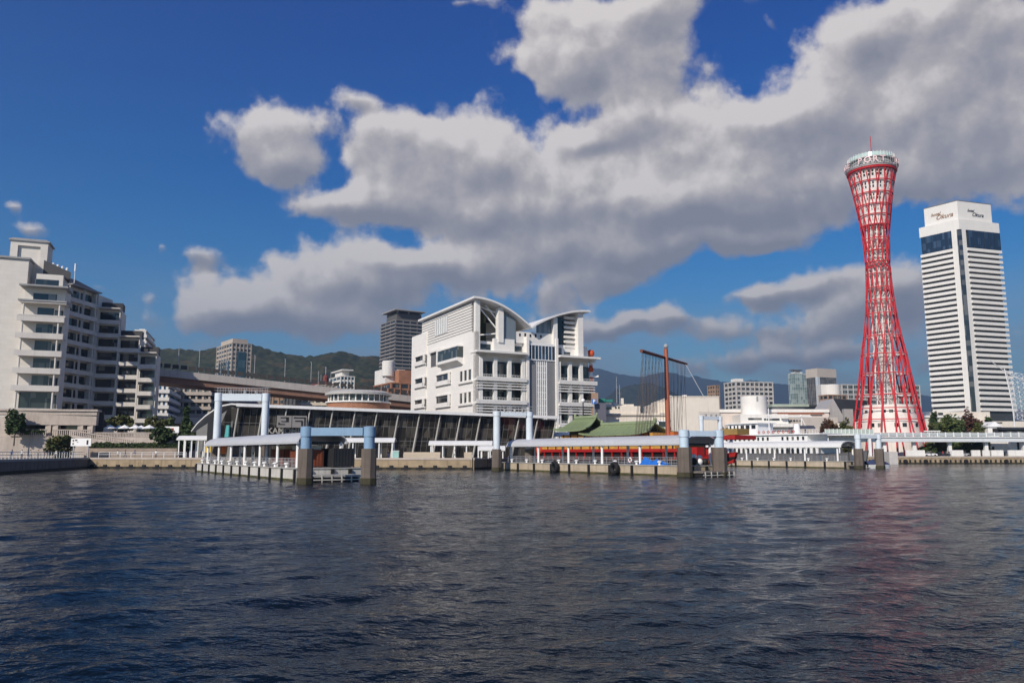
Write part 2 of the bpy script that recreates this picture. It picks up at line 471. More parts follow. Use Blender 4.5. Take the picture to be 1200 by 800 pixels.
# ---------------------------------------------------------------- water
def water_material():
    mt = bpy.data.materials.new('harbour_water'); mt.use_nodes = True
    t = mt.node_tree; b = t.nodes['Principled BSDF']; g = NT(t)
    b.inputs['Base Color'].default_value = (0.003, 0.007, 0.012, 1)
    b.inputs['Roughness'].default_value = 0.09
    b.inputs['IOR'].default_value = 1.33; b.inputs['Specular IOR Level'].default_value = 0.29
    tc = g.node('ShaderNodeTexCoord'); co = tc.outputs['Object']
    n1 = g.noise(g.v('MULTIPLY', co, (1.0, 1.5, 1)), 1.1, 4, 0.55)
    n2 = g.noise(g.v('MULTIPLY', co, (1.0, 1.3, 1)), 4.5, 3, 0.55)
    # calmer and livelier patches
    n3 = g.noise(g.v('MULTIPLY', co, (0.35, 1.0, 1)), 0.06, 3, 0.5)
    hgt = g.m('ADD', g.m('MULTIPLY', n1, 0.205), g.m('MULTIPLY', n2, 0.055))
    bp = g.node('ShaderNodeBump'); bp.inputs['Distance'].default_value = 1.0
    g.link(hgt, bp.inputs['Height']); g.link(g.ss(n3, .35, .65, .55, 1.0), bp.inputs['Strength'])
    g.link(bp.outputs[0], b.inputs['Normal'])
    return mt
def build_water():
    ys = [-600., -60., -12., 0.]
    y = 3.0
    while y < 190: ys.append(y); y += max(0.06, y * 0.0062)
    ys += [215, 260, 300]
    ys = np.array(ys)
    nc = 640
    t = np.linspace(-1, 1, nc)
    half = 0.78 * np.maximum(ys, 4) + 12
    X = half[:, None] * t[None, :]
    X = np.concatenate([np.full((len(ys), 1), -3000.), X, np.full((len(ys), 1), 3000.)], 1)
    Y = np.repeat(ys[:, None], nc + 2, 1)
    Z = np.zeros_like(X)
    rng = np.random.RandomState(5)
    cellx = (2 * half / nc)[:, None]; celly = np.gradient(ys)[:, None]
    for k in range(54):
        lam = 0.45 * (5.0 / 0.45) ** rng.rand()
        th = R(-62) + rng.randn() * 0.55          # travelling mostly across and towards us
        kx, ky = math.cos(th), math.sin(th)
        amp = 0.0185 * lam ** 0.92 / (2 * math.pi)
        cell = np.maximum(abs(kx) * cellx, abs(ky) * celly)
        fade = np.clip((lam / np.maximum(cell, 1e-6) - 2.5) / 3.0, 0, 1)
        ph = (X * kx + Y * ky) * 2 * math.pi / lam + rng.rand() * 6.283
        patch = 0.6 + 0.8 * vnoise(X / 9.0 + k, Y / 6.0, 11 + k % 3)
        s = np.sin(ph)
        Z += fade * amp * patch * (s + 0.35 * np.cos(2 * ph))
    Z[:4] = 0; Z[:, 0] = 0; Z[:, -1] = 0
    return struct(grid_mesh('water', X, Y, Z, water_material()))
build_water()

# ---------------------------------------------------------------- land
QZ = 2.2
SHORE = [(-3000, 20), (-190, 30), (-66, 62), (-81, 125), (-93, 174), (-8, 161), (10, 204), (60, 236), (103, 241), (700, 262), (3000, 300)]
def ground_material():
    mt = bpy.data.materials.new('ground_paving'); mt.use_nodes = True
    t = mt.node_tree; b = t.nodes['Principled BSDF']; g = NT(t)
    tc = g.node('ShaderNodeTexCoord'); co = tc.outputs['Object']
    n = g.noise(co, 0.05, 5, 0.6); n2 = g.noise(co, 1.2, 4, 0.6)
    c = g.mix(g.ss(n, .42, .6), (0.20, 0.175, 0.15, 1), (0.13, 0.125, 0.12, 1))
    c = g.mix(g.ss(n2, .3, .7, 0, .35), c, (0.09, 0.085, 0.08, 1))
    g.link(c, b.inputs['Base Color']); b.inputs['Roughness'].default_value = 0.85
    return mt
gm = MB()
gm.prism([(p[0], p[1]) for p in SHORE] + [(9000, 9500), (-9000, 9500), (-9000, 20)], 1.7, QZ)
struct(gm.build('ground', ground_material()))

# ---------------------------------------------------------------- hills
def forest(name, c1, c2, c3, s):
    mt = bpy.data.materials.new(name); mt.use_nodes = True
    t = mt.node_tree; b = t.nodes['Principled BSDF']; g = NT(t)
    tc = g.node('ShaderNodeTexCoord'); co = tc.outputs['Object']
    a = g.noise(co, 0.006 * s, 5, 0.6); n = g.noise(co, 0.05 * s, 5, 0.65); q = g.noise(co, 0.016 * s, 4, 0.55)
    c = g.mix(g.ss(n, .38, .66), c1 + (1,), c2 + (1,))
    c = g.mix(g.ss(q, .55, .72, 0, .75), c, c3 + (1,))
    c = g.mix(g.ss(a, .4, .62, 0, .6), c, c1 + (1,))
    g.link(c, b.inputs['Base Color']); b.inputs['Roughness'].default_value = 0.95; b.inputs['Specular IOR Level'].default_value = 0.1
    return mt
def hill(name, ridge, Y0, Y1, step, mat, seed, crown, front=0.35):
    """ridge: picture (px, py) samples of the skyline at depth Y1"""
    px = np.array([r[0] for r in ridge], float)
    hz = np.array([P(r[0], r[1], Y1).z for r in ridge]); hx = np.array([P(r[0], r[1], Y1).x for r in ridge])
    xs = np.arange(hx[0], hx[-1], step); ys = np.arange(Y0, Y1 + (Y1 - Y0) * 0.35, step * 1.6)
    X, Y = np.meshgrid(xs, ys)
    top = np.interp(X + 120 * (fbm2(Y / 300., X / 300., 3, seed) - .5) * (1 - np.clip((Y - Y0) / (Y1 - Y0), 0, 1)), hx, hz)
    v = (Y - Y0) / (Y1 - Y0)
    L = (Y1 - Y0)
    spur = fbm2(X / (L * .28), Y / (L * .5), 4, seed)
    shape = np.where(v <= 1, np.clip(v, 0, 1) ** 0.85 * (0.62 + 0.38 * np.clip(v, 0, 1)), 1 - (v - 1) * 1.4)
    Z = top * shape + (spur - .5) * 0.42 * top * np.clip(np.minimum(v, 1), 0, 1) * np.clip((1 - v) * 2.2, 0, 1)
    Z += (fbm2(X / crown, Y / crown, 2, seed + 9) - .35) * crown * 0.85
    taper = np.clip(np.minimum(X - xs[0], xs[-1] - X) / (step * 6), 0, 1)
    Z = Z * taper - 2 * (1 - taper)
    return struct(grid_mesh(name, X, Y, Z, mat))
near_forest = forest('forest_near', (0.017, 0.025, 0.012), (0.052, 0.052, 0.024), (0.105, 0.060, 0.028), 1.4)
far_forest = forest('forest_far', (0.020, 0.030, 0.020), (0.040, 0.050, 0.026), (0.075, 0.065, 0.038), 0.6)
hill('hills', [(60, 470), (120, 428), (170, 408), (205, 409), (235, 411), (262, 405), (285, 402), (300, 404), (318, 411), (335, 415), (352, 418), (372, 417), (388, 413), (400, 411), (412, 415), (425, 418), (440, 417), (460, 421), (490, 424), (540, 436), (600, 455)], 1150, 1700, 3.6, near_forest, 3, 9)
hill('foothills', [(640, 500), (690, 480), (705, 470), (720, 458), (735, 452), (760, 448), (780, 455), (800, 466), (830, 478), (870, 486), (900, 500)], 3200, 4300, 10, near_forest, 21, 15)
hill('mountains', [(560, 460), (640, 440), (690, 430), (702, 432), (712, 435), (725, 438), (742, 441), (752, 442), (762, 439), (775, 436), (790, 437), (805, 442), (815, 440), (824, 443), (840, 446), (860, 449), (880, 445), (905, 449), (925, 451), (950, 455), (990, 458), (1040, 456), (1075, 462), (1120, 470), (1200, 480), (1300, 500)], 6800, 8600, 22, far_forest, 33, 26)
# ================================================================ quay walls
def quay_wall(label, a, b, mat, pitch, fender, cope=True, group='quay walls along the harbour', rust=None):
    L = math.hypot(b[0] - a[0], b[1] - a[1]); ang = math.atan2(b[1] - a[1], b[0] - a[0])
    t = thing('quay_wall', label, 'quay wall', (a[0], a[1], 0), ang, group)
    MB().box(0, L, -.35, .35, -1, QZ - .28).build('wall_face', mat, t)
    MB().box(0, L, -.45, .5, QZ - .28, QZ + .12).build('coping', grey_conc if mat is not tan_conc else pale_stone, t)
    MB().box(0, L, -.362, -.352, -.2, .42).build('tide_band', M('tide_band', (.05, .045, .025), .9, .3, 1.2), t)
    n = int(L / pitch)
    if fender == 'arch':                                   # dark scallops between concrete piles
        for i in range(n):
            x = (i + .5) * L / n; m = MB()
            m.prism([(x - .95, -.62), (x + .95, -.62), (x + .6, -.34), (x - .6, -.34)], -.2, .42); m.prism([(x - .35, -.72), (x + .35, -.72), (x + .35, -.34), (x - .35, -.34)], .3, .8)
            m.build('fender', black_rubber, t)
    elif fender == 'slot':
        for i in range(n):
            x = (i + .5) * L / n
            if i % 4 == 2:
                m = MB(); m.lathe([(.2, -.25), (.62, -.25), (.62, .25), (.2, .25)], 12)
                m.v = [(p[0] + x, p[2] - .62, p[1] + .75) for p in m.v]; m.build('fender', black_rubber, t)
            else: MB().box(x - .28, x + .28, -.47, -.34, .35, 1.25).build('slot', black_metal, t)
    elif fender == 'joint':
        for i in range(1, n): MB().box(i * L / n - .12, i * L / n + .12, -.38, -.34, -.5, QZ - .3).build('joint', black_metal, t)
    return t
quay_wall('dark shaded concrete quay wall running towards the viewer under the white railing', SHORE[2], SHORE[3], dark_shade_conc, 12, 'joint')
quay_wall('dark shaded quay wall stretch just before the corner of the tan quay', SHORE[3], SHORE[4], dark_shade_conc, 10, 'joint')
quay_wall('long tan concrete quay wall with dark scalloped fenders below the hotel and terminal', SHORE[4], SHORE[5], tan_conc, 3.05, 'arch')
quay_wall('tan quay wall receding behind the middle floating pier', SHORE[5], SHORE[6], tan_conc, 6, 'joint')
quay_wall('tan quay wall behind the red pleasure ship', SHORE[6], SHORE[7], tan_conc, 6, 'joint')
quay_wall('tan quay wall behind the white passenger ship', SHORE[7], SHORE[8], tan_conc, 6, 'joint')
quay_wall('tan quay wall with round tyres and dark slots in front of the red tower', SHORE[8], (SHORE[8][0] + 150, SHORE[8][1] + 5.3), tan_conc, 1.55, 'slot')

# ================================================================ waterfront hotel at the left
def hotel():
    t = thing('waterfront_hotel', 'white terraced waterfront hotel with balconies on every storey and a dark shaded wing', 'hotel', (-118, 200, QZ))
    hw = BRICK('hotel_white_tile', (0.64, 0.605, 0.55), (0.61, 0.575, 0.52), (.56, .53, .485), 2.4, 1.05, .7, .95, 1.03)
    hs = M('hotel_slab', (0.56, 0.53, 0.49), .7, .08, .4, .2)
    # --- front block, its facade runs from a0 to a1
    a0 = (GX(18, 195, 410), 195.); a1 = (GX(71, 198.6, 410), 198.6)
    ux, uy = a1[0] - a0[0], a1[1] - a0[1]; L = math.hypot(ux, uy); ux /= L; uy /= L; nx, ny = -uy, ux
    def q(s, d): return (a0[0] + ux * s + nx * d, a0[1] + uy * s + ny * d)      # s along the front, d into the block
    def blk(mb, s0, s1, d0, d1, z0, z1): return mb.prism([q(s0, d0), q(s1, d0), q(s1, d1), q(s0, d1)], z0, z1)
    z = [GZ(y, 196.5) for y in (481, 454, 433.5, 413, 392.5, 372.5, 353.5, 336, 318)]
    core = MB(); blk(core, .4, L - .3, 2.6, 11, QZ, z[7] + .5); blk(core, 2.6, L - 1.2, 3.2, 11, z[7] + .4, z[8])
    core.w('wall', hw, t)
    tw = MB(); blk(tw, -6.1, .6, 3.4, 14, QZ, GZ(306, 200)); tw.w('stair_tower', hw, t)
    rf = MB(); blk(rf, -6.5, 1.0, 2.9, 14.5, GZ(306, 200), GZ(304, 200)); rf.w('roof', grey_roof, t)
    ch = MB(); s0, s1 = -4.8, 3.8
    zt = GZ(285, 204)
    blk(ch, s0, s0 + 1.7, 8, 15, z[7], zt); blk(ch, s1 - 1.7, s1, 8, 15, z[7], zt); blk(ch, s0 + 1.7, s1 - 1.7, 8.6, 15, z[7], zt)
    blk(ch, s0 + 1.7, s1 - 1.7, 8, 8.6, zt - 1.2, zt)
    ch.w('lift_tower', hw, t)
    rf = MB(); blk(rf, s0 - .4, s1 + .4, 7.6, 15.4, zt, zt + .4); blk(rf, s0 + .2, s1 - .2, 8.2, 14.8, zt + .4, zt + .8); rf.w('roof', grey_roof, t)
    for k in range(0, 7):
        zz = z[k]
        sl = MB()
        if k < 6: blk(sl, -.3, L + .3, 0, 3.0, zz - .35, zz); blk(sl, -.3, L + .3, -.15, .05, zz - .85, zz + .6); blk(sl, L + .1, L + .45, .05, 3.4, zz - .85, zz + .6)
        if k >= 5: blk(sl, 0, L + .5, -.2, 4.4, zz + .5 if k == 5 else zz - .3, zz + .85 if k == 5 else zz)
        sl.w('balcony', hs, t)
        if k < 6:
            for s in (.9, L - 1.0):
                c = MB(); p = q(s, .3); c.tube((p[0], p[1], zz), (p[0], p[1], z[k + 1] - .5), .24, 8); c.w('column', hs, t)
            w = MB(); blk(w, 3.6, L - 2.6, 2.52, 2.62, zz + .1, z[k + 1] - 1.1); w.w('window', shade_glass, t)
            w = MB(); blk(w, L - 2.4, L - .5, 2.5, 2.6, zz + .1, z[k + 1] - 1.6); w.w('window', dark_glass, t)
    for k in (6, 7):
        rfm = MB(); zz = z[k]
        o = q(-.4, -.4), q(L + .6, -.4), q(L + .6, 8), q(-.4, 8)
        rfm.prism([*o], zz + .1, [zz + .5, zz + .5, zz + 1.6, zz + 1.6]); rfm.w('roof', grey_roof, t)
        w = MB(); blk(w, 2.4, L - 2.2, 2.5 if k == 6 else 3.1, 2.7 if k == 6 else 3.3, zz + .9, zz + 2.6); w.w('window', dark_glass, t)
    big = MB(); c0, c1, c2, c3 = q(3.5, 6), q(L + .2, 5), q(L - 4.5, 27), q(1, 30)
    zr = GZ(309, 206)
    big.prism([c0, c1, c2, c3], z[8] - .5, [zr, zr - 3.0, zr - .5, zr + 1.5]); big.w('roof', dark_roof, t)
    for k in range(4):
        p = q(5.2 + k * 1.1, 9); b = MB(); b.lathe([(.32, zr - 2.5), (.32, zr - .1 - k * .35), (.05, zr + .1 - k * .35)], 10, p); b.w('roof_vent', white_paint, t)
    # --- shaded wing
    B = [(GX(74, 226, 430), 226.), (GX(92, 233, 430), 233.), (GX(110, 240, 430), 240.)]
    C = [(GX(110, 240, 430), 240.), (GX(137, 242, 430), 242.), (GX(162, 243, 430), 243.), (GX(183, 244, 430), 244.)]
    zt = GZ(335, 228); fh = 4.2
    tops = [(B, zt), (C[0:2], GZ(362, 241)), (C[1:3], GZ(395, 242.5)), (C[2:4], GZ(414, 243.5))]
    fill = MB(); pe = B[-1]; fill.box(pe[0] - 3.5, pe[0] - .3, pe[1] - 1.2, pe[1] + 9, QZ, zt - .2); fill.w('wall', hw, t)
    for pts, top in tops:
        off = (-9, 3) if pts is B else (-3.5, 10)
        inn = (-1.5, .4) if pts is B else (-.4, 1.5)
        ip = [(p[0] + inn[0], p[1] + inn[1]) for p in pts]
        w = MB(); band(w, ip, off, QZ, top); w.w('wall', hw, t)
        n = int((top - QZ - 4) / fh)
        for i in range(n):
            zz = top - (i + 1) * fh
            s = MB(); band(s, pts, (inn[0] * .98, inn[1] * .98), zz - .25, zz); band(s, [(p[0] - inn[0] * .08, p[1] - inn[1] * .08) for p in pts], (inn[0] * .15, inn[1] * .15), zz - .55, zz + .75); s.w('balcony', hs, t)
            g = MB()
            for a, b in zip(ip[:-1], ip[1:]):
                band(g, [lerp(a, b, .06), lerp(a, b, .94)], (-inn[0] * .05, -inn[1] * .05), zz + .05, zz + fh - .9)
            g.w('window', dark_glass, t)
        for a, b in zip(pts[:-1], pts[1:]):
            for f in ((.04, .96) if pts is B else (.02, .98)):
                p = lerp(a, b, f); c = MB(); c.box(p[0] - .13, p[0] + .13, p[1] - .13, p[1] + .13, QZ, top - .2); c.w('column', hs, t)
        r = MB(); band(r, [(p[0] - inn[0] * .7, p[1] - inn[1] * .7) for p in pts], (off[0] * .35 + inn[0], off[1] * .35 + inn[1]), top, top + .35); r.w('roof', grey_roof if pts is B else hs, t)
        if pts is not B:
            r = MB(); band(r, [(p[0] + inn[0] * 1.6, p[1] + inn[1] * 1.6) for p in pts], (off[0] * .5, off[1] * .5), top + .3, top + 2.4); r.w('roof_screen', dark_roof, t)
    r = MB(); p0, p1 = B[0], B[-1]
    r.prism([(p0[0], p0[1]), (p1[0], p1[1]), (p1[0] - 9, p1[1] + 3), (p0[0] - 9, p0[1] + 3)], zt + .3, [zt + .6, zt + .6, zt + 5, zt + 5]); r.w('roof', dark_roof, t)
    a = MB(); p = P(88, 318, 230); a.tube((p.x, p.y, zt), (p.x, p.y, GZ(310, 230)), .10, 6); a.tube((p.x, p.y, GZ(318, 230)), (p.x, p.y, GZ(309, 230)), .26, 8); a.w('aerial', white_paint, t)
    # --- podium
    b0, b1 = (GX(4, 186), 186.), (GX(110, 190), 190.)
    zc = GZ(481, 188); zl = GZ(503, 188)
    pod = MB(); band(pod, [b0, b1], (-3, 9), zc - 3.4, zc - .1)
    band(pod, [(b0[0] - 4, b0[1]), lerp(b0, b1, .12)], (-2, 6), QZ, zc - 1.5)
    pod.w('podium_wall', pale_stone, t)
    cn = MB(); band(cn, [(b0[0] - 4, b0[1] - .8), (b1[0] + .5, b1[1] - .6)], (-1.5, 5), zc - .1, zc + .35); band(cn, [(b0[0] - 4, b0[1] - .4), (b1[0] + .2, b1[1] - .3)], (-1, 3), zc - 1.0, zc - .12); cn.w('cornice', pale_stone, t)
    for f in (.02, .46, .54, .82, .93):
        p = lerp(b0, b1, f); c = MB(); c.box(p[0] - .65, p[0] + .65, p[1] + .2, p[1] + 1.4, QZ, zc - 1.0); c.w('pillar', pale_stone, t)
    for f0, f1 in ((.12, .45), (.56, .80)):
        p0, p1 = lerp(b0, b1, f0), lerp(b0, b1, f1); g = MB(); band(g, [(p0[0], p0[1] + 3), (p1[0], p1[1] + 3)], (-.1, .3), QZ + 1, zc - .4); g.w('window', shade_glass, t)
    bk = MB(); band(bk, [(b0[0], b0[1] + 3.4), (b1[0], b1[1] + 3.4)], (-.3, .8), QZ, zc - .1); bk.w('recess_wall', dark_roof, t)
    lo = MB(); band(lo, [(b0[0] - 3, b0[1] - 1.2), (lerp(b0, b1, .98)[0], b1[1] - 1.2)], (-.5, 3.5), QZ, zl - 1.6); lo.w('base_wall', pale_stone, t)
    p0, p1 = lerp(b0, b1, .08), lerp(b0, b1, .97)
    for f0, f1 in ((0, .45), (.52, 1)):
        u0, u1 = lerp(p0, p1, f0), lerp(p0, p1, f1); bl = MB(); y0, y1 = u0[1] - .9, u1[1] - .9
        bl.slab((u0[0], y0), (u1[0], y1), .35, zl - .25, zl); bl.slab((u0[0], y0), (u1[0], y1), .35, zl - 1.6, zl - 1.35)
        n = int((u1[0] - u0[0]) / .42)
        for i in range(n):
            f = (i + .5) / n; x, y = lerp((u0[0], y0), (u1[0], y1), f); bl.box(x - .1, x + .1, y - .1, y + .1, zl - 1.35, zl - .25)
        bl.w('balustrade', pale_stone, t)
    # upper podium storey windows under the first balcony
    g = MB(); blk(g, 1.2, L - 1.6, 2.35, 2.6, z[0] + .3, z[1] - 1.0); g.w('window', shade_glass, t)
    return t
hotel()

# ---- terrace with parasols beside the hotel
def terrace():
    t = thing('garden_terrace', 'pale stone garden terrace with balustrade and sloping ramp beside the hotel', 'terrace', (-95, 190, QZ))
    x0, x1 = GX(108, 190), GX(191, 190); zt = GZ(512, 190)
    MB().box(x0, x1, 190, 225, QZ, zt).w('terrace_wall', pale_stone, t)
    MB().box(x0, x1 - .2, 190.3, 224, zt, zt + .06).w('paving', grey_conc, t)
    b = MB(); yz = 190.3
    b.box(x0, x1, yz - .2, yz + .2, zt + .95, zt + 1.15)
    n = 46
    for i in range(n):
        x = x0 + (i + .5) * (x1 - x0) / n; b.box(x - .1, x + .1, yz - .1, yz + .1, zt + .06, zt + .95)
    b.w('balustrade', pale_stone, t)
    r = MB(); rx0, rx1 = GX(82, 188), GX(158, 188); za, zb = GZ(509, 188), GZ(521, 188)     # ramp in front, falling to the right
    r.prism([(rx0, 187), (rx1, 187), (rx1, 189.6), (rx0, 189.6)], QZ, [za, zb, zb, za]); r.w('ramp', pale_stone, t)
    b = MB()
    b.prism([(rx0, 186.9), (rx1, 186.9), (rx1, 187.2), (rx0, 187.2)], [za + .9, zb + .9, zb + .9, za + .9], [za + 1.1, zb + 1.1, zb + 1.1, za + 1.1])
    for i in range(34):
        f = (i + .5) / 34; x = rx0 + f * (rx1 - rx0); zz = za + f * (zb - za); b.box(x - .09, x + .09, 187, 187.2, zz, zz + .92)
    b.w('ramp_balustrade', pale_stone, t)
    return zt
TZ = terrace()
def planter():
    t = thing('planter_wall', 'low tan brick planter wall along the promenade', 'planter', (GX(150, 182), 182, QZ))
    x0, x1 = GX(104, 182), GX(207, 182); zt = GZ(525, 182)
    tan_brick = BRICK('tan_brick', (.30, .235, .185), (.25, .195, .155), (.2, .17, .14), .5, .2)
    MB().box(x0, x1, 182, 182.5, QZ, zt).w('wall_face', tan_brick, t)
    MB().box(x0, x1, 182.5, 186.6, QZ, zt - .1).w('soil', M('soil', (.06, .045, .03), .95), t)
    h = thing('hedge', 'long clipped dark green hedge in the tan planter', 'hedge', ((x0 + x1) / 2, 183.8, zt))
    rng = random.Random(3); mb = MB()
    w = x1 - x0
    for i in range(3600):
        o = Vector((rng.uniform(-w / 2, w / 2), rng.uniform(-1, 1), rng.uniform(-.1, 1.0 + .25 * math.sin(i * .7))))
        a = Vector((rng.gauss(0, 1), rng.gauss(0, 1), rng.gauss(0, 1))).normalized(); b = a.orthogonal(); l = rng.uniform(.1, .22)
        mb.add([o - a * l, o + b * l, o + a * l, o - b * l], [(0, 1, 2, 3)])
    mb.build('foliage', leaf_dark, h)
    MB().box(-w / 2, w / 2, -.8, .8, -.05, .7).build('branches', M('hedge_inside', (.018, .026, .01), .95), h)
planter()
def parasol(loc, label, first=None):
    if first is not None: return dup(first, loc, random.uniform(0, 1), label)
    t = thing('parasol', label, 'parasol', loc, .3, 'white parasols on the hotel terrace')
    c = MB(); n = 8; tip = (0, 0, 3.0)
    pts = [(1.5 * math.cos(6.2832 * i / n), 1.5 * math.sin(6.2832 * i / n), 2.25) for i in range(n)]
    c.add([tip] + pts + [(p[0], p[1], 2.1) for p in pts], [(0, 1 + i, 1 + (i + 1) % n) for i in range(n)] + [(1 + i, 9 + i, 9 + (i + 1) % n, 1 + (i + 1) % n) for i in range(n)])
    c.build('canopy', M('parasol_canvas', (.78, .78, .77), .8, .05), t)
    MB().tube((0, 0, 0), (0, 0, 3.15), .04, 6).build('pole', steel_grey, t)
    MB().lathe([(.35, 0), (.35, .08), (.06, .14)], 10).build('base', grey_conc, t)
    return t
pz = TZ + .06
p1 = parasol((GX(127, 194), 194, pz + .25), 'white parasol at the hotel end of the row, standing slightly higher')
p1.location.z = pz
for px, Y, l in ((138, 197, 'white parasol half hidden behind another, second from the hotel'), (144, 193.5, 'white parasol in front of the olive bush, third from the hotel'),
                 (157, 194, 'white parasol overlapped on its right by another, fourth from the hotel'), (163.5, 197, 'white parasol tucked behind its two neighbours near the end of the row'), (173, 193.5, 'white parasol at the red sign end of the row, standing clear')):
    parasol((GX(px, Y), Y, pz), l, p1)
def table(loc, label, first=None):
    pass
# ---- planting
tree('round_tree', 'small round clipped tree on the planter at the shop end', (GX(190, 184), 184, GZ(525, 184)), 4.6, 4.6, leaf_dark, 11, 700, .3)
tree('conifer', 'tall dark conifer beside the shelter with the curved white roof', (GX(216, 200), 200, QZ), 12.5, 5.2, leaf_dark, 12, 1100, .34, 'cone', .1)
tree('broadleaf_tree', 'wide dark green tree filling the gap behind the conifer', (GX(224, 196), 196, QZ), 7.5, 6.5, leaf_dark, 13, 1100, .34)
tree('broadleaf_tree', 'dark tree standing close to the shaded hotel wing behind the red sign', (GX(203, 206), 206, QZ), 9.8, 5.5, leaf_green, 14, 900, .34)
tree('terrace_tree', 'olive bushy tree behind the middle parasols on the terrace', (GX(141, 204), 204, TZ), 5.6, 6.2, leaf_olive, 15, 900, .3)
tree('terrace_tree', 'olive tree with reddish tinge at the parasol row end', (GX(179, 204), 204, TZ), 5.4, 5.6, leaf_olive, 16, 800, .3)
tree('clipped_tree', 'dense dark green clipped tree at the hotel podium corner', (GX(15.5, 183.5), 183.5, GZ(522, 183.5)), 8.0, 3.6, leaf_dark, 17, 1500, .26, trunk=.3)
tree('bush', 'broad yellow-green bush in front of the hotel podium beside the white notice board', (GX(70, 180), 180, QZ), 5.0, 5.4, leaf_olive, 18, 1700, .26, trunk=.05, cat='bush')
for px, l in ((27, 'low green shrub in the podium window box near the clipped tree'), (42, 'low dark green shrub in the podium window box near the pillars')):
    tree('shrub', l, (GX(px, 184), 184, GZ(508.5, 184)), 1.1, 2.8, leaf_dark, int(px), 260, .18, trunk=.02, cat='shrub', d=.9)
for px, l in ((111, 'yellowish shrub at the notice board end of the planter'), (126, 'yellow-green shrub second along the planter'), (165, 'small upright shrub against the ramp wall'), (180, 'small yellow-green shrub near the round clipped tree')):
    tree('shrub', l, (GX(px, 185.6), 185.6, GZ(525.5, 185.6)), 1.7, 2.4, leaf_olive, int(px), 260, .2, trunk=.02, cat='shrub')
# ---- notice board
t = thing('notice_board', 'white notice board with dark marks standing on the promenade', 'notice board', (GX(94, 178), 178, QZ))
x0, x1 = GX(82.5, 178), GX(106, 178); za, zb = GZ(522.5, 178), GZ(513.5, 178)
MB().box(x0, x1, 177.9, 178.1, za, zb).w('panel', white_paint, t)
for f in (.12, .85): MB().box(x0 + (x1 - x0) * f - .12, x0 + (x1 - x0) * f + .12, 178.1, 178.3, QZ, zb).w('post', steel_grey, t)
mk = MB()
for fx, fz, w, h in ((.08, .62, .3, .35), (.08, .2, .3, .35), (.2, .68, .5, .3), (.78, .2, .4, 1.0), (.3, .5, .3, .1)): mk.box(x0 + (x1 - x0) * fx, x0 + (x1 - x0) * fx + w, 177.86, 177.9, za + (zb - za) * fz, za + (zb - za) * fz + h)
mk.w('lettering', black_metal, t)
t = thing('red_sign', 'red and white shop sign board between the parasols and the conifer', 'sign', (GX(199, 196), 196, TZ - 4.4))
MB().box(GX(191, 196), GX(208, 196), 196, 196.3, GZ(507, 196), GZ(499.5, 196)).w('board', white_paint, t)
MB().box(GX(191, 196), GX(202, 196), 195.93, 196, GZ(504.5, 196), GZ(501.5, 196)).w('red_band', M('sign_red', (.5, .05, .035), .6), t)
for px in (193, 206): MB().box(GX(px, 196) - .1, GX(px, 196) + .1, 196.3, 196.5, QZ, GZ(500, 196)).w('post', steel_grey, t)
# ---- railings
def railing(label, a, b, z, h, pitch, mat, rails=2, name='railing', group='railings along the quays', r=.035, parent=None):
    L = math.hypot(b[0] - a[0], b[1] - a[1]); ang = math.atan2(b[1] - a[1], b[0] - a[0])
    t = thing(name, label, 'railing', (a[0], a[1], z), ang, group)
    n = max(1, int(L / pitch))
    ps = MB()
    for i in range(n + 1): ps.box(i * L / n - r, i * L / n + r, -r, r, 0, h)
    ps.build('post_frame', mat, t)
    for k in range(rails):
        zz = h - k * h * .8 / max(1, rails); MB().tube((0, 0, zz), (L, 0, zz), r * .9, 6).build('rail', mat, t)
    return t
railing('white painted railing with close posts along the dark quay wall', (SHORE[2][0] - .3, 64), lerp(SHORE[3], SHORE[4], .93), QZ + .12, 1.15, 1.6, M('rail_white_dull', (.52, .52, .51), .6, .1), 2, r=.055)
railing('thin grey railing on the tan quay below the hotel terrace', lerp(SHORE[4], SHORE[5], .03), lerp(SHORE[4], SHORE[5], .27), QZ + .12, 1.1, 2.4, white_paint, 2, r=.045)

# ================================================================ elevated motorway
def deck(label, a, b, z0, z1, w, gird, par):
    L = math.hypot(b[0] - a[0], b[1] - a[1]); ang = math.atan2(b[1] - a[1], b[0] - a[0])
    t = thing('elevated_road', label, 'elevated road', (a[0], a[1], 0), ang)
    pb = M('deck_parapet', (.40, .37, .35), .8, .1, .3, .3); br = M('deck_girder_brown', (.21, .115, .08), .7, .2, .4, .2)
    def sl(m, y0, y1, za, zb): m.prism([(0, y0), (L, y0), (L, y1), (0, y1)], [z0 + za, z1 + za, z1 + za, z0 + za], [z0 + zb, z1 + zb, z1 + zb, z0 + zb])
    m = MB(); sl(m, 0, w, -.6, 0); m.build('deck', pb, t)
    m = MB(); sl(m, -.3, 0, -.9, 1.5); m.build('parapet', pb, t); m = MB(); sl(m, w, w + .3, -.9, 1.5); m.build('parapet', pb, t)
    m = MB(); sl(m, .5, w - .5, -gird, -.6); m.build('girder', br, t)
    for i in range(int(L / 42)):
        x = 30 + i * 46; zz = z0 + (z1 - z0) * x / L
        MB().box(x - 1.4, x + 1.4, w * .3, w * .7, QZ, zz - gird).build('pier', M('road_pier_brown', (.16, .10, .075), .8, .15, .4, .3), t)
    return t, L, ang
a = (GX(150, 258, 445), 258.); b = (GX(520, 306, 460), 306.)
za, zb = GZ(432, 262), GZ(463.5, 300)
zslope = (zb - za) / (300 - 262)
ur, URL, URA = deck('upper deck of the elevated motorway with pale parapet and brown girder', a, b, za - 1.5 - zslope * 4, za - 1.5 + zslope * (306 - 262), 17, 2.9, 0)
ZS = zslope * 48 / URL
m = MB()
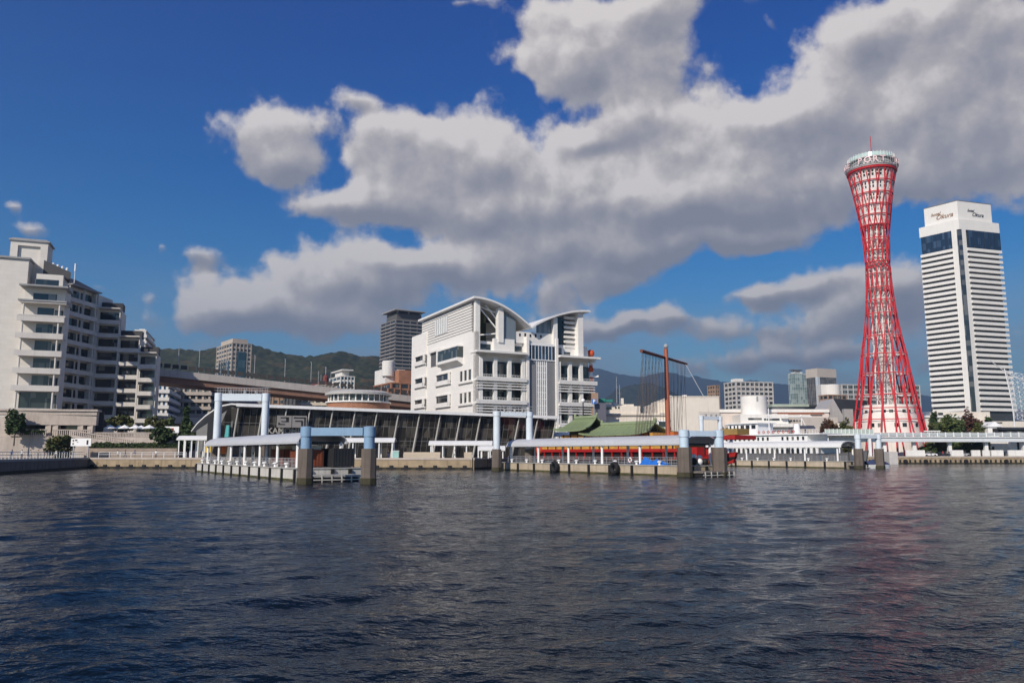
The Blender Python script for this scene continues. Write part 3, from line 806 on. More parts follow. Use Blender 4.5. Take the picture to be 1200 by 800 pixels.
for i in range(40):                                             # fence panels above the parapet
    x = 8 + i * 2.6; m.box(x, x + .12, -.2, -.1, za - zslope * 4 + ZS * x, za - zslope * 4 + ZS * x + 2.1)
    m.box(x, x + 2.0, -.17, -.13, za - zslope * 4 + ZS * x + .5, za - zslope * 4 + ZS * x + 1.9)
m.build('noise_fence', M('fence_dark', (.05, .045, .042), .7), ur)
for i, px in enumerate((200, 222, 252, 283, 318, 349)):
    x = (px - 150) / 370. * URL
    m = MB(); zz = za - zslope * 4 + ZS * x - .2
    m.tube((x, .5, zz), (x, .5, zz + 8.5), .11, 6); m.tube((x, .5, zz + 8.5), (x, 2.4, zz + 8.9), .07, 6); m.build('lamp_post', steel_grey, ur)
a = (GX(150, 262, 490), 262.); b = (GX(330, 288, 490), 288.)
zl = GZ(486, 268)
deck('lower deck of the elevated motorway passing behind the terminal roof', a, b, zl - 1.5, zl - 3.0, 15, 4.0, 0)
# ================================================================ lettering
def text_obj(name, body, size, mat, parent, loc, rot, extrude=.03, shear=0.0, offset=0.0, align='CENTER'):
    cu = bpy.data.curves.new(name, 'FONT'); cu.body = body; cu.size = size; cu.extrude = extrude; cu.shear = shear; cu.offset = offset
    cu.align_x = align; cu.align_y = 'CENTER'
    o = bpy.data.objects.new('tmp', cu); COL.objects.link(o)
    bpy.context.view_layer.update()
    dg = bpy.context.evaluated_depsgraph_get()
    me = bpy.data.meshes.new_from_object(o.evaluated_get(dg))
    bpy.data.objects.remove(o); me.materials.clear(); me.materials.append(mat)
    r = bpy.data.objects.new(name, me); COL.objects.link(r); r.parent = parent; r.location = loc; r.rotation_euler = rot
    return r

# ================================================================ floating piers and their mooring gates
AX = Vector((0.54, -0.84, 0)).normalized(); AXA = math.atan2(AX.y, AX.x)
def to_local(p, o, a):
    dx, dy = p[0] - o[0], p[1] - o[1]; c, s = math.cos(-a), math.sin(-a)
    return (dx * c - dy * s, dx * s + dy * c)
far_blue = M('bleached_blue_steel', (0.60, 0.66, 0.71), .5, .06, .5, .15)
pier_stain = M('pier_base', (0.135, 0.11, 0.093), .85, .2, .7, .6)
def gate(label, pl, pr, Y, ytop, ybeam, ymid, mat, r, rb, rail=True, Yr=None, tint=None):
    """two round mooring piles on cased footings, joined by a box beam"""
    Yr = Yr or Y
    c = ((GX(pl, Y) + GX(pr, Yr)) / 2, (Y + Yr) / 2)
    t = thing('mooring_gate', label, 'mooring gate', (c[0], c[1], 0), 0, 'mooring gates at the floating piers')
    zt, zb, zm = GZ(ytop, Y), GZ(ybeam, Y), GZ(ymid, Y)
    for px, yy in ((pl, Y), (pr, Yr)):
        x = GX(px, yy)
        MB().lathe([(rb * 1.06, -2), (rb * 1.06, .35), (rb, .36), (rb, zm)], 8, (x, yy), math.pi / 8, math.pi / 8 + 2 * math.pi).w('footing', pier_stain, t)
        MB().lathe([(rb * 1.08, -.3), (rb * 1.08, .62), (rb * 1.02, .66)], 8, (x, yy), math.pi / 8, math.pi / 8 + 2 * math.pi).w('tide_band', M('tide_band', (.05, .045, .025), .9, .3, 1.2), t)
        cm = MB(); cm.lathe([(r, zm - .05), (r, zb - .1), (r * 1.12, zb - .08), (r * 1.12, zt + .08), (r * .6, zt + .14), (0, zt + .16)], 18, (x, yy)); cm.w('pile', mat, t, True)
    a, b = (GX(pl, Y), Y), (GX(pr, Yr), Yr)
    u = Vector((b[0] - a[0], b[1] - a[1])).normalized() * (r * 1.1)
    MB().slab((a[0] + u.x, a[1] + u.y), (b[0] - u.x, b[1] - u.y), r * 1.5, zb, zt).w('beam', mat, t)
    if rail:
        m = MB(); n = 9
        for s in (-.6, .6):
            for i in range(n + 1):
                p = lerp(a, b, i / n); m.box(p[0] - .03, p[0] + .03, p[1] + s - .03, p[1] + s + .03, zt, zt + 1.05)
            for h in (.55, 1.05): m.tube((a[0] - r, a[1] + s, zt + h), (b[0] + r, b[1] + s, zt + h), .03, 5)
        m.w('rail_frame', steel_grey, t)
        m = MB()
        for f in (.25, .55, .8): p = lerp(a, b, f); MB().lathe([(.28, zt), (.28, zt + .5), (.1, zt + .7)], 8, p).w('sheave', grey_conc, t)
        pass
    return t
gate('tall bleached mooring gate at the shore end of the left floating pier', 253, 309, 142, 461, 469.5, 516, far_blue, .64, .88, Yr=143)
gate('darker blue mooring gate at the outer end of the left floating pier', 358.5, 432.5, 87.5, 501, 510.5, 525.5, mid_blue, .60, .84, False, Yr=87)
gate('tall bleached mooring gate in front of the right end of the terminal roof', 582, 620.5, 149, 482.5, 487, 526, far_blue, .64, .95, Yr=151)
gate('pale blue mooring gate at the outer end of the middle pier beside the red ship', 802, 843, 112, 504.5, 511, 524, pale_blue, .66, 1.05, False, Yr=113.5)
gate('slim bleached mooring gate seen above the red ship against the cream building', 823, 845, 212, 487.5, 491.5, 522, far_blue, .62, .95, Yr=215)
gate('pale mooring gate on the right floating pier in front of the red tower', 1006, 1030, 168, 509, 513.5, 525.5, far_blue, .60, .98, False, Yr=170)

def pontoon(label, near, L, W, side_mat, roof_mat, s0, s1, group='floating piers'):
    """near: the corner closest to the viewer on the harbour side; the pier runs back from it"""
    t = thing('floating_pier', label, 'floating pier', (near[0], near[1], 0), AXA, group)       # local x towards the viewer's right, so the pier is x in [-L, 0]
    D = 1.45
    MB().box(-L, 0, 0, W, -.8, D).build('hull', side_mat, t)
    MB().box(-L - .1, .1, -.1, W + .1, D, D + .12).build('deck', grey_conc, t)
    n = int(L / 4.9)
    for i in range(n + 1):
        x = -L + .25 + i * (L - .5) / n; MB().box(x - .22, x + .22, -.22, 0, -.3, D + .02).build('fender', black_rubber, t)
    for y in (1.6, 4.4, 6.6): MB().box(.1, .3, y - .2, y + .2, -.2, D).build('fender', black_rubber, t)
    # waterline stain
    MB().box(-L, -.02, -.012, 0, -.1, .28).build('weed_line', M('weed_line', (.10, .085, .03), .9, .35, 1.5, alt=(.045, .05, .02)), t)
    # canopy: barrel shell on posts
    cy, hw, ze, zr = 3.7, 3.1, 4.75, 6.0
    rows = []
    for k in range(13):
        a = math.pi * k / 12; rows.append([(s0, cy - hw * math.cos(a), ze + (zr - ze) * math.sin(a)), (s1, cy - hw * math.cos(a), ze + (zr - ze) * math.sin(a))])
    c = MB(); c.strip(rows, (0, 0, -.16)); c.build('canopy', roof_mat, t)
    e = MB(); e.box(s0, s1, cy - hw - .12, cy - hw + .1, ze - .28, ze - .02); e.box(s0, s1, cy + hw - .1, cy + hw + .12, ze - .28, ze - .02); e.build('gutter', roof_mat, t)
    m = int((s1 - s0) / 8.2)
    for i in range(m + 1):
        x = s0 + 1.2 + i * (s1 - s0 - 2.4) / m
        for y in (cy - hw + .35, cy + hw - .35): MB().tube((x, y, D), (x, y, ze - .05), .2, 10).build('post', white_paint, t)
        MB().box(x - .12, x + .12, cy - hw + .2, cy + hw - .2, ze - .3, ze - .02).build('cross_beam', black_metal, t)
    # railing and mooring bollards along the harbour edge
    f = MB(); k = int(L / 1.5)
    for i in range(k + 1): x = -L + .5 + i * (L - 1) / k; f.box(x - .035, x + .035, .95, 1.02, D + .12, D + 1.25)
    for h in (.45, .85, 1.25): f.box(-L + .5, -.5, .96, 1.01, D + h - .03, D + h + .02)
    for i in range(k * 4): x = -L + .5 + i * (L - 1) / (k * 4); f.box(x - .012, x + .012, .97, 1.0, D + .2, D + 1.2)
    f.build('rail_frame', steel_grey, t)
    for i in range(n):
        x = -L + 2.7 + i * (L - 3) / n; b = MB(); b.lathe([(.22, D + .12), (.16, D + .22), (.17, D + .42), (.34, D + .52), (.34, D + .66), (.1, D + .74)], 10, (x, .42)); b.build('bollard', white_paint, t, True)
    return t
white_side = M('pier_side_white', (.50, .48, .44), .85, .15, .5, .5)
tan_side = M('pier_side_tan', (.40, .33, .24), .85, .2, .5, .55)
cream_side = M('pier_side_cream', (.46, .39, .30), .85, .2, .5, .45, alt=(.42, .24, .08), altw=.66)
canopy_grey = M('canopy_grey', (.44, .45, .47), .5, .06, .3, .12)
canopy_white = M('canopy_white', (.66, .66, .65), .5, .06, .3, .12)
P1 = pontoon('left floating pier with whitish panels, brown containers and a grey barrel roof', (-25.5, 94), 57, 8.2, white_side, canopy_grey, -54, -1.5)
P2 = pontoon('middle floating pier with tan panels, hanging tyres and a blue tarpaulin', (24.4, 113), 48.5, 8.2, tan_side, canopy_grey, -48, .2)
P3 = pontoon('right floating pier with cream and rust-stained panels beside the white passenger ship', (72, 171), 46, 8.2, cream_side, canopy_white, -46, -1.5)
def on_pier(p, x, y, z=1.57):
    l = p.location; c, s = math.cos(AXA), math.sin(AXA)
    return (l.x + x * c - y * s, l.y + x * s + y * c, z)
def container(label, loc, lx, ly, h, mat, top=None):
    t = thing('container', label, 'container', loc, AXA, 'storage containers on the left floating pier')
    b = MB(); b.box(-lx / 2, lx / 2, -ly / 2, ly / 2, .1, h)
    n = int(lx / .4)
    for i in range(n): x = -lx / 2 + (i + .5) * lx / n; b.box(x - .09, x + .09, -ly / 2 - .04, -ly / 2, .2, h - .1)
    for i in range(int(ly / .4)): y = -ly / 2 + (i + .5) * .4; b.box(lx / 2, lx / 2 + .04, y - .09, y + .09, .2, h - .1)
    b.build('shell', mat, t)
    f = MB()
    for x in (-lx / 2, lx / 2):
        for y in (-ly / 2, ly / 2): f.box(x - .06, x + .06, y - .06, y + .06, 0, h + .04)
    f.build('corner_frame', black_metal, t)
    if top: MB().box(-lx / 2 + .2, lx / 2 - .3, -ly / 2 + .2, ly / 2 - .2, h, h + .5).build('load', top, t)
rust = M('rust_brown', (.165, .042, .017), .7, .2, .8, .3)
container('rust-brown container with cream load on top, on the left floating pier behind the posts', on_pier(P1, -18, 4.2), 6.0, 2.5, 2.3, rust, M('cream_load', (.6, .52, .38), .8))
container('rust-brown container at the outer end of the left floating pier, behind the blue gate', on_pier(P1, -5.5, 3.0), 5.4, 2.5, 2.2, rust, M('cream_load', (.6, .52, .38), .8))
container('black container at the outer end of the left floating pier, between the blue piles', on_pier(P1, -4.2, 6.2), 6.6, 2.6, 2.35, M('container_black', (.02, .021, .024), .6, .2, .8))
def board(name, label, loc, w, h, mat, lift=.5, cat='board', rz=None):
    t = thing(name, label, cat, loc, AXA if rz is None else rz)
    MB().box(-w / 2, w / 2, -.04, .04, lift, lift + h).build('panel', mat, t)
    for x in (-w / 2 + .08, w / 2 - .08): MB().box(x - .04, x + .04, .05, .12, 0, lift + h).build('leg', steel_grey, t)
    return t
bd = board('name_board', 'round black board with white brushed lettering under the left pier roof', on_pier(P1, -39, 3.6), 3.4, 2.0, black_metal, 1.3)
mk = MB()
for k, (x0, h) in enumerate(((-1.3, 1.5), (-.75, 1.2), (-.2, 1.4), (.5, 1.3))):
    pts = [(x0 + .28 * math.cos(a) + .12 * h * math.sin(a * .5), -.07, 2.3 + .5 * h * math.sin(a) * .7) for a in [i * .55 for i in range(10 if k % 2 else 12)]]
    mk.path(pts, .07, 5)
mk.build('lettering', white_paint, bd)
board('notice_screen', 'dark grey notice screen on the left floating pier between the roof posts', on_pier(P1, -29.5, 3.3), 3.2, 2.6, black_metal, .9)
m = board('gangway_sign', 'small yellow sign at the shore end of the left floating pier', (GX(243.5, 150), 150, QZ), 1.1, 1.6, M('sign_yellow', (.62, .42, .06), .6), 1.2, 'sign', 0)
m = board('gangway_sign', 'small orange sign to the right of the tall gate pile at the left pier', on_pier(P1, -50.5, 3.0), 1.0, 1.4, M('sign_orange', (.62, .16, .03), .6), 1.6, 'sign', 0)
# tyres, lifebuoys, tarpaulin, ropes on the middle pier
def tyre(label, p, x):
    t = MB(); R0, r0 = .72, .34
    for i in range(20):
        a, b = 2 * math.pi * i / 20, 2 * math.pi * (i + 1) / 20
        t.tube((x + R0 * math.cos(a), -.55, .95 + R0 * math.sin(a)), (x + R0 * math.cos(b), -.55, .95 + R0 * math.sin(b)), r0, 8)
    t.lathe([(R0, .9), (R0, 1.0)], 12, (x, -.6)) if False else None
    c, s = math.cos(AXA), math.sin(AXA); l = p.location
    cx, cy = l.x + x * c + .55 * s, l.y + x * s - .55 * c
    root = thing('tyre_fender', label, 'tyre', (cx, cy, .95), AXA, 'tyres hung on the middle floating pier')
    t.v = [(q[0] - x, q[1] + .55, q[2] - .95) for q in t.v]; t.build('tyre', black_rubber, root, True)
    MB().tube((0, -.1, .7), (0, .35, 1.1), .03, 5).build('rope', M('rope', (.3, .26, .18), .9), root)
tyre('big black tyre hung on the middle pier side, nearer the shore end', P2, -30.5)
tyre('big black tyre hung on the middle pier side below the ship, nearer the blue tarpaulin', P2, -14.5)
t = thing('blue_tarpaulin', 'crumpled bright blue tarpaulin heap on the edge of the middle floating pier', 'tarpaulin', on_pier(P2, -7.2, 1.1), AXA)
rng = random.Random(2); rows = []
for j in range(9):
    row = []
    for i in range(22):
        x = -2.9 + i * 5.8 / 21; y = -.7 + j * 1.5 / 8
        e = min(1, (2.95 - abs(x)) * 1.4) * math.sin(math.pi * (j + .001) / 8.002)
        row.append((x, y, .02 + max(0, e) * (.62 + .22 * math.sin(x * 2.3) + rng.uniform(-.12, .12) + (.35 if abs(x + 1.4) < .9 else 0))))
    rows.append(row)
MB().strip(rows, (0, 0, -.015)).build('sheet', M('tarp_blue', (.015, .13, .50), .5, .15, 1.5), t)
def lifebuoy(label, loc):
    m = MB()
    for i in range(14): a, b = 6.2832 * i / 14, 6.2832 * (i + 1) / 14; m.tube((.33 * math.cos(a), 0, .33 * math.sin(a)), (.33 * math.cos(b), 0, .33 * math.sin(b)), .1, 6)
    o = thing('lifebuoy', label, 'lifebuoy', loc, AXA); m.build('ring', white_paint, o, True)
    g = MB()
    for a in (.4, 2.0, 3.6, 5.2): g.tube((.33 * math.cos(a), 0, .33 * math.sin(a)), (.33 * math.cos(a + .25), 0, .33 * math.sin(a + .25)), .108, 6)
    g.build('grip_bands', M('buoy_red', (.5, .06, .03), .6), o)
l = on_pier(P2, -12.4, .86); lifebuoy('white lifebuoy hung on the middle pier railing left of the blue tarpaulin', (l[0], l[1], 2.25))
t = thing('work_floats', 'heap of black, white and orange floats under the pale blue gate of the middle pier', 'floats', on_pier(P2, -.6, 3.0), AXA)
for (x, y, z, r, mt) in ((-.4, -1.5, .5, .5, black_rubber), (0, -.4, .55, .55, black_rubber), (.1, .7, .5, .5, white_paint), (-.6, .3, 1.2, .45, white_paint), (.2, 1.7, .5, .5, black_rubber), (-.3, 2.6, .45, .45, M('float_orange', (.6, .14, .03), .6)), (-.6, 1.5, 1.1, .4, white_paint)):
    b = MB(); b.ball((x, y, z), r, 8); b.build('float', mt, t, True)
# work rafts below the outer ends
for p, l in ((P1, 'low weathered work raft between the blue piles of the left pier'), (P2, 'low brown work raft between the pale blue piles of the middle pier'), (P3, 'low work raft between the piles of the right pier')):
    t = thing('work_raft', l, 'raft', on_pier(p, 1.7, 3.4, 0), AXA, 'work rafts at the pier ends')
    MB().box(-1.6, 1.6, -3.0, 3.4, .55, .8).build('deck', dark_shade_conc if p is not P1 else grey_conc, t)
    MB().box(-1.4, 1.4, -2.8, 3.2, -.3, .55).build('float', black_rubber, t)
    f = MB()
    for y in (-2.6, -1.4, -.2, 1.0, 2.2, 3.2): f.box(1.6, 1.7, y - .07, y + .07, -.1, .75)
    f.box(1.6, 1.72, -3.0, 3.4, .2, .32); f.build('side_frame', white_side, t)

# ================================================================ terminal with the long curved roof
def terminal():
    f0, f1 = (GX(278, 172, 500), 172.), (GX(652, 200, 500), 200.)
    t = thing('ferry_terminal', 'long glass ferry terminal with a sweeping white curved roof and leaning columns', 'terminal', (f0[0], f0[1], QZ))
    ux, uy = f1[0] - f0[0], f1[1] - f0[1]; L = math.hypot(ux, uy); ux /= L; uy /= L; nx, ny = -uy, ux
    zl, zr = GZ(475.5, 172), GZ(490, 200)
    def q(s, d, z): return (f0[0] + ux * s + nx * d, f0[1] + uy * s + ny * d, z)
    zr_ = lambda s: zl + (zr - zl) * s / L
    rows = []
    prof = [(0, 0), (1.5, .25), (4, .45), (8, .25), (12, -.55), (16, -1.9), (19.5, -3.6), (22, -5.4)]
    for d, dz in prof:
        left = -(d / 22) ** 1.15 * 9.5
        rows.append([q(s, d, zr_(s) + dz * 1.0) for s in [left + (L - left) * i / 24 for i in range(25)]])
    r = MB(); r.strip(rows, (0, 0, .32)); r.w('roof', M('terminal_roof', (.60, .60, .59), .55, .05, .2, .1), t, True)
    e = MB(); e.slab(q(-.4, -.2, 0)[:2], q(L + .6, -.2, 0)[:2], .5, 0, 1); n = len(e.v)
    e.v = [(x, y, (zr_(((x - f0[0]) * ux + (y - f0[1]) * uy)) + (-.12 if z == 0 else .55))) for x, y, z in e.v]; e.w('roof_edge', white_paint, t)
    # leaning glass front and its columns
    top_d, bot_d = .9, 3.2
    gm_ = GLASS('terminal_glass', (.028, .026, .023), (1.35, 2.4), (.09, .082, .07), .45, .05)
    zb = QZ + .2
    g = MB(); g.add([q(-6, bot_d, zb), q(L, bot_d, zb), q(L, top_d, zr_(L) - .35), q(-2, top_d, zr_(0) - .35)], [(0, 1, 2, 3)]); g.add([q(-6, bot_d + .15, zb), q(L, bot_d + .15, zb), q(L, top_d + .15, zr_(L) - .35), q(-2, top_d + .15, zr_(0) - .35)], [(3, 2, 1, 0)])
    g.w('glass_front', gm_, t)
    mu = MB(); k = int(L / 1.35)
    for i in range(k + 1):
        s = i * L / k; mu.tube(q(s - .5, bot_d - .06, zb), q(s, top_d - .06, zr_(s) - .3), .045, 4)
    for f in (.36, .68):
        dd = bot_d + (top_d - bot_d) * f - .07; mu.tube(q(-3, dd, zb + (zr_(0) - zb) * f), q(L, dd, zb + (zr_(L) - zb) * f), .07, 4)
    mu.w('mullion_frame', M('mullion_dark', (.17, .165, .16), .5), t)
    cn = 15
    for i in range(cn + 1):
        s = i * L / cn
        c = MB(); a, b = q(s - 1.0, bot_d - .55, QZ), q(s + .1, top_d - .75, zr_(s) - .15); c.tube(a, lerp(a, b, .35), .27, 8, .24); c.tube(lerp(a, b, .35), b, .24, 8, .15); c.w('column', M('terminal_column', (.42, .41, .385), .6, .08, .4, .1), t)
    # inner floor and stair showing through as pale lines, ground storey sill
    sl = MB(); sl.slab(q(-4, bot_d - .5, 0)[:2], q(L, bot_d - .5, 0)[:2], .35, QZ + 2.9, QZ + 3.2); sl.w('transom', white_paint, t)
    bk = MB(); bk.slab(q(-6, 8, 0)[:2], q(L, 8, 0)[:2], .3, QZ, zr - .8); bk.w('back_wall', dark_roof, t)
    ew = MB(); p0, p1 = q(-.9, 1.5, 0), q(-8.0, 20, 0)
    ew.prism([p0[:2], p1[:2], (p1[0] - .3, p1[1] - .1), (p0[0] - .3, p0[1] - .1)][::-1], QZ, [zl - .2, zl - 4.9, zl - 4.9, zl - .2][::-1]); ew.w('end_wall', M('terminal_end_wall', (.17, .17, .165), .8, .1, .4, .2), t)
    rw = MB(); rw.slab(q(L - .3, 2, 0)[:2], q(L - .3, 21, 0)[:2], .3, QZ, zr - 1.0); rw.w('end_wall', M('terminal_end_wall', (.17, .17, .165), .8), t)
    tl = MB(); a, b = q(-1.6, .8, 0), q(-4.2, 6.0, 0); tl.slab(a[:2], b[:2], .25, GZ(512, 173), GZ(498, 173)); tl.w('teal_panel', M('teal_panel', (.09, .36, .36), .5, .06), t)
    # logo panel and name on the glass
    ang = math.atan2(uy, ux)
    sx = (GX(323, 175) - f0[0]) / ux; ex = (GX(355, 175) - f0[0]) / ux
    zt, zb2 = GZ(486.5, 175), GZ(500.5, 175)
    pg = M('logo_grey', (.25, .235, .225), .6, .05)
    w = (ex - sx)
    for k, (a, b) in enumerate(((0, .49), (.51, 1.0))):
        m = MB(); m.slab(q(sx + w * a, top_d - .55, 0)[:2], q(sx + w * b, top_d - .55, 0)[:2], .12, zb2, zt); pnl = m.w('logo_panel', pg, t)
        mk = MB()
        for (u0, u1, v0, v1) in (((.25, .8, .78, .86), (.62, .8, .5, .86), (.3, .8, .46, .54), (.1, .55, .22, .3), (.1, .2, .22, .4)) if k == 0 else ((.1, .9, .78, .88), (.2, .7, .5, .6), (.62, .74, .15, .55), (.82, .92, .15, .86))):
            mk.slab(q(sx + w * (a + (b - a) * u0), top_d - .64, 0)[:2], q(sx + w * (a + (b - a) * u1), top_d - .64, 0)[:2], .05, zb2 + (zt - zb2) * v0, zb2 + (zt - zb2) * v1)
        mk.w('logo_marking', black_metal, pnl)
    s_mid = (GX(337, 174) - f0[0]) / ux
    p = q(s_mid, bot_d * .5 + .15, GZ(504.5, 174)); l = t.location
    text_obj('name_lettering', 'KAMOMERIA', 1.75, M('sign_letters', (.40, .385, .36), .5), t, (p[0] - l.x, p[1] - l.y, p[2] - l.z), (math.pi / 2, 0, ang), .06, 0, .03)
    return t
terminal()
# shelters with curved roofs on the quay
def shelter(label, x0, x1, Y, ytop, n, depth=3.4):
    xa, xb = GX(x0, Y), GX(x1, Y); L = xb - xa; h = GZ(ytop, Y) - QZ
    t = thing('shelter', label, 'shelter', (xa, Y, QZ), 0, 'white walkway shelters on the quay')
    rows = [[(x, depth * (k / 8), h - .75 + .75 * math.sin(math.pi * k / 8)) for x in (0, L)] for k in range(9)]
    MB().strip(rows, (0, 0, -.12)).build('roof', canopy_white, t)
    MB().box(0, L, -.08, .08, h - 1.05, h - .72).build('fascia', canopy_white, t)
    for i in range(n):
        x = .5 + i * (L - 1) / (n - 1)
        for y in (.25, depth - .25): MB().box(x - .11, x + .11, y - .11, y + .11, 0, h - .8).build('post', white_paint, t)
    return t
shelter('white curved-roof shelter at the left end of the quay by the conifer', 206, 249, 178, 510, 6)
shelter('white curved-roof shelter in front of the terminal glass beside the second tall gate', 502, 577, 170, 516, 6)
shelter('white shelter partly hidden behind the left pier roof in front of the terminal', 395, 462, 171, 512.5, 5)
shelter('small white shelter just behind the left pile of the second tall gate', 561, 592, 163.5, 522, 4)
def concrete_bench(label, x0, x1, Y, ytop):
    t = thing('concrete_bench', label, 'bench', (GX((x0 + x1) / 2, Y), Y, QZ), 0, 'pale concrete benches on the quay')
    L = GX(x1, Y) - GX(x0, Y); h = GZ(ytop, Y) - QZ
    MB().box(-L / 2, L / 2, -.4, .4, 0, h).build('seat', M('bench_tan', (.47, .40, .31), .85, .1), t)
    MB().box(-L / 2, L / 2, .1, .4, h, h + .35).build('backrest', M('bench_tan', (.47, .40, .31), .85), t)
concrete_bench('long pale concrete bench before the terminal glass right of the left pier', 473, 516, 168, 531.5)
concrete_bench('short pale concrete bench between the two shelters by the second tall gate', 544, 553, 167, 531.5)

# ================================================================ white harbour office with two roof vaults
def office():
    C = (GX(557, 235, 440), 235.); A = R(27)
    t = thing('harbour_office', 'big white harbour office with two swooping roof vaults and stacked balconies', 'office building', (C[0], C[1], QZ), A)
    ow = BRICK('office_white', (0.74, 0.715, 0.675), (0.73, 0.705, 0.665), (.66, .64, .60), 3.2, 1.5, .65, .97, 1.02); sh = M('office_slab', (.72, .70, .66), .65, .06, .3, .18)
    W, D = 43.5, 55.
    h = lambda y, Y=240.: GZ(y, Y) - QZ
    zr = h(404)                       # top of the balcony storeys
    def bx(name, m, *a): return MB().box(*a).build(name, m, t)
    # x positions along the right face as seen at given px
    def sx(px):
        # intersect view ray (at horizon) with the face line
        k = (px - 600) / 915.; c, s = math.cos(A), math.sin(A)
        return (k * C[1] - C[0]) / (c - k * s)
    def sy(px):                       # along the left face
        k = (px - 600) / 915.; c, s = math.cos(A), math.sin(A)
        return (C[0] - k * C[1]) / (s + k * c)
    xb0, xb1, xg0, xg1, xc1 = sx(562), sx(616), sx(619.5), sx(651), sx(696)
    lo = h(392, 238)
    core = MB(); core.box(0, xb0 - .2, 0, 13.9, 0, zr + 3.5); core.box(.0, 16, 13.9, sy(500), 0, zr + 3.5); core.box(1.2, 15, 14.2, D * .8, zr + 3, zr + 9)
    core.build('wall', ow, t)
    core = MB(); core.box(xb0 - .19, xc1 - .2, 3.2, D * .7, 0, zr + .2); core.build('wall', ow, t)
    MB().box(-.6, 10, sy(500) + .01, D, 0, h(391, 275)).build('wall', ow, t)
    # left face openings: balcony slots, bay window and triple windows
    for (p0, p1, rows) in ((489, 500.5, ((418, 427), (444, 453), (469, 477))), (512, 528.5, ((439, 450), (464, 476)))):
        for (ya, yb) in rows:
            y0, y1 = sy(p1), sy(p0); Y = C[1] + (y0 + y1) / 2 * math.cos(A)
            z1, z0 = h(ya - 1.5, Y), h(yb, Y)
            xo = -.6 if p1 < 501 else 0.0
            w = bx('balcony_shade_panel', M('office_shadow', (.10, .10, .105), .8), xo - .012, xo + .3, y0, y1, z0, z1 - .3)  # dark panel on the wall face, coloured as the shade inside the opening
            p = MB().box(xo - .7, xo + .1, y0 - .3, y1 + .3, z0 - .35, z0 + .0); p.box(xo - .7, xo - .55, y0 - .3, y1 + .3, z0, z0 + 1.1); p.box(xo - .5, xo + .1, y0 - .2, y1 + .2, z1 - .3, z1 + .1); p.build('balcony', sh, t)
            MB().box(xo - .7, xo + .05, y0 + .2, y0 + 1.0, z0, z1 - .3).build('balcony_wall', sh, t)
            g = MB().box(xo - .03, xo - .015, y0 + 1.0, y1 - .6, z0 + .2, z1 - .6); g.build('window', dark_glass, t)
    y0, y1 = sy(543), sy(519); Y = C[1] + (y0 + y1) / 2 * math.cos(A); z1, z0 = h(409.5, Y), h(422, Y)
    b = MB().box(-2.2, .1, y0, y1, z0 - .9, z0); b.box(-2.2, .1, y0, y1, z1, z1 + .4); b.prism([(-2.2, y0), (.1, y0), (.1, y1), (-2.2, y1)], [z0 - .9, z0 - 2.4, z0 - 2.4, z0 - .9], z0 - .9); b.build('bay_frame', sh, t)
    MB().box(-2.0, .1, y0 + .2, y1 - .2, z0, z1).build('bay_window', shade_glass, t)
    y0, y1 = sy(519), sy(505); MB().box(-.02, .1, y0, y1, z0 - .5, z1 + .8).build('recess_shade_panel', M('office_shadow', (.10, .10, .105), .8), t)  # recess is a dark panel, its shade put into the colour
    MB().box(-.8, .1, y0 + 1.5, y0 + 4.2, z0 - .5, z1 + 1).build('recess_pier', ow, t); MB().box(-.9, .1, y0 - .3, y1 + .4, z1 + .8, z1 + 1.5).build('recess_hood', ow, t)
    for (ya, yb) in ((434, 446), (460, 472)):
        y0, y1 = sy(553.5), sy(538.5); Y = C[1] + (y0 + y1) / 2 * math.cos(A); z1, z0 = h(ya, Y), h(yb, Y)
        for k in range(3):
            a = y0 + (y1 - y0) * (k + .12) / 3; bb = y0 + (y1 - y0) * (k + .76) / 3
            f = MB().box(-.25, .05, a - .3, bb + .3, z0 - .3, z0); f.box(-.25, .05, a - .25, a, z0, z1); f.box(-.25, .05, bb, bb + .25, z0, z1); f.box(-.25, .05, a - .3, bb + .3, z1, z1 + .3); wf = f.build('window_frame', sh, t)
            MB().box(-.04, .02, a, bb, z0, z1).build('pane', shade_glass, wf)
        MB().box(-.6, .05, y0 - .6, y1 + .3, z0 - .8, z0 - .4).build('sill', sh, t)
    # right face: balcony storeys left and right of the glass bay
    flo = [h(y, 245) for y in (522, 498, 473, 447)]
    fl = flo + [h(420.5, 245)]
    shadow = M('office_recess', (.22, .215, .21), .8, .1)
    for (x0, x1, side) in ((xb0, xb1, 0), (xg1 + .8, xc1, 1)):
        for k in range(4):
            z0, z1 = fl[k], fl[k + 1]
            s = MB(); s.box(x0 - (1.4 if side == 0 else 0), x1 + (0 if side == 0 else .6), -1.0, 3.3, z0 - .45, z0 + .15); s.box(x0 - (1.4 if side == 0 else 0), x1 + (0 if side == 0 else .6), -1.05, -.85, z0 + .15, z0 + .75)
            s.build('balcony', sh, t)
            for j in range(3):
                zz = z0 - 1.0 - j * .85
                if zz > .5: MB().box(x0 - (1.0 if side == 0 else 0), x1, -.55, -.25, zz - .22, zz + .12).build('louvre', sh, t)
            n = 4 if side == 0 else 3
            for i in range(n):
                x = x0 + .5 + i * (x1 - x0 - 1.2) / (n - 1 if side == 0 else n); MB().box(x - .55, x + .55, -.15, .95, z0 + .15, z1 - .45).build('column', sh, t)
            gl = MB().box(x0, x1 - .2, 2.9, 3.1, z0 + .2, z1 - 1.3); gl.build('window', dark_glass, t)
            r = MB()
            for i in range(int((x1 - x0) / .55)): xx = x0 + .3 + i * .55; r.box(xx - .03, xx + .03, -.75, -.7, z0 + .75, z0 + 1.5)
            r.box(x0, x1, -.76, -.7, z0 + 1.45, z0 + 1.52); r.build('rail_frame', white_paint, t)
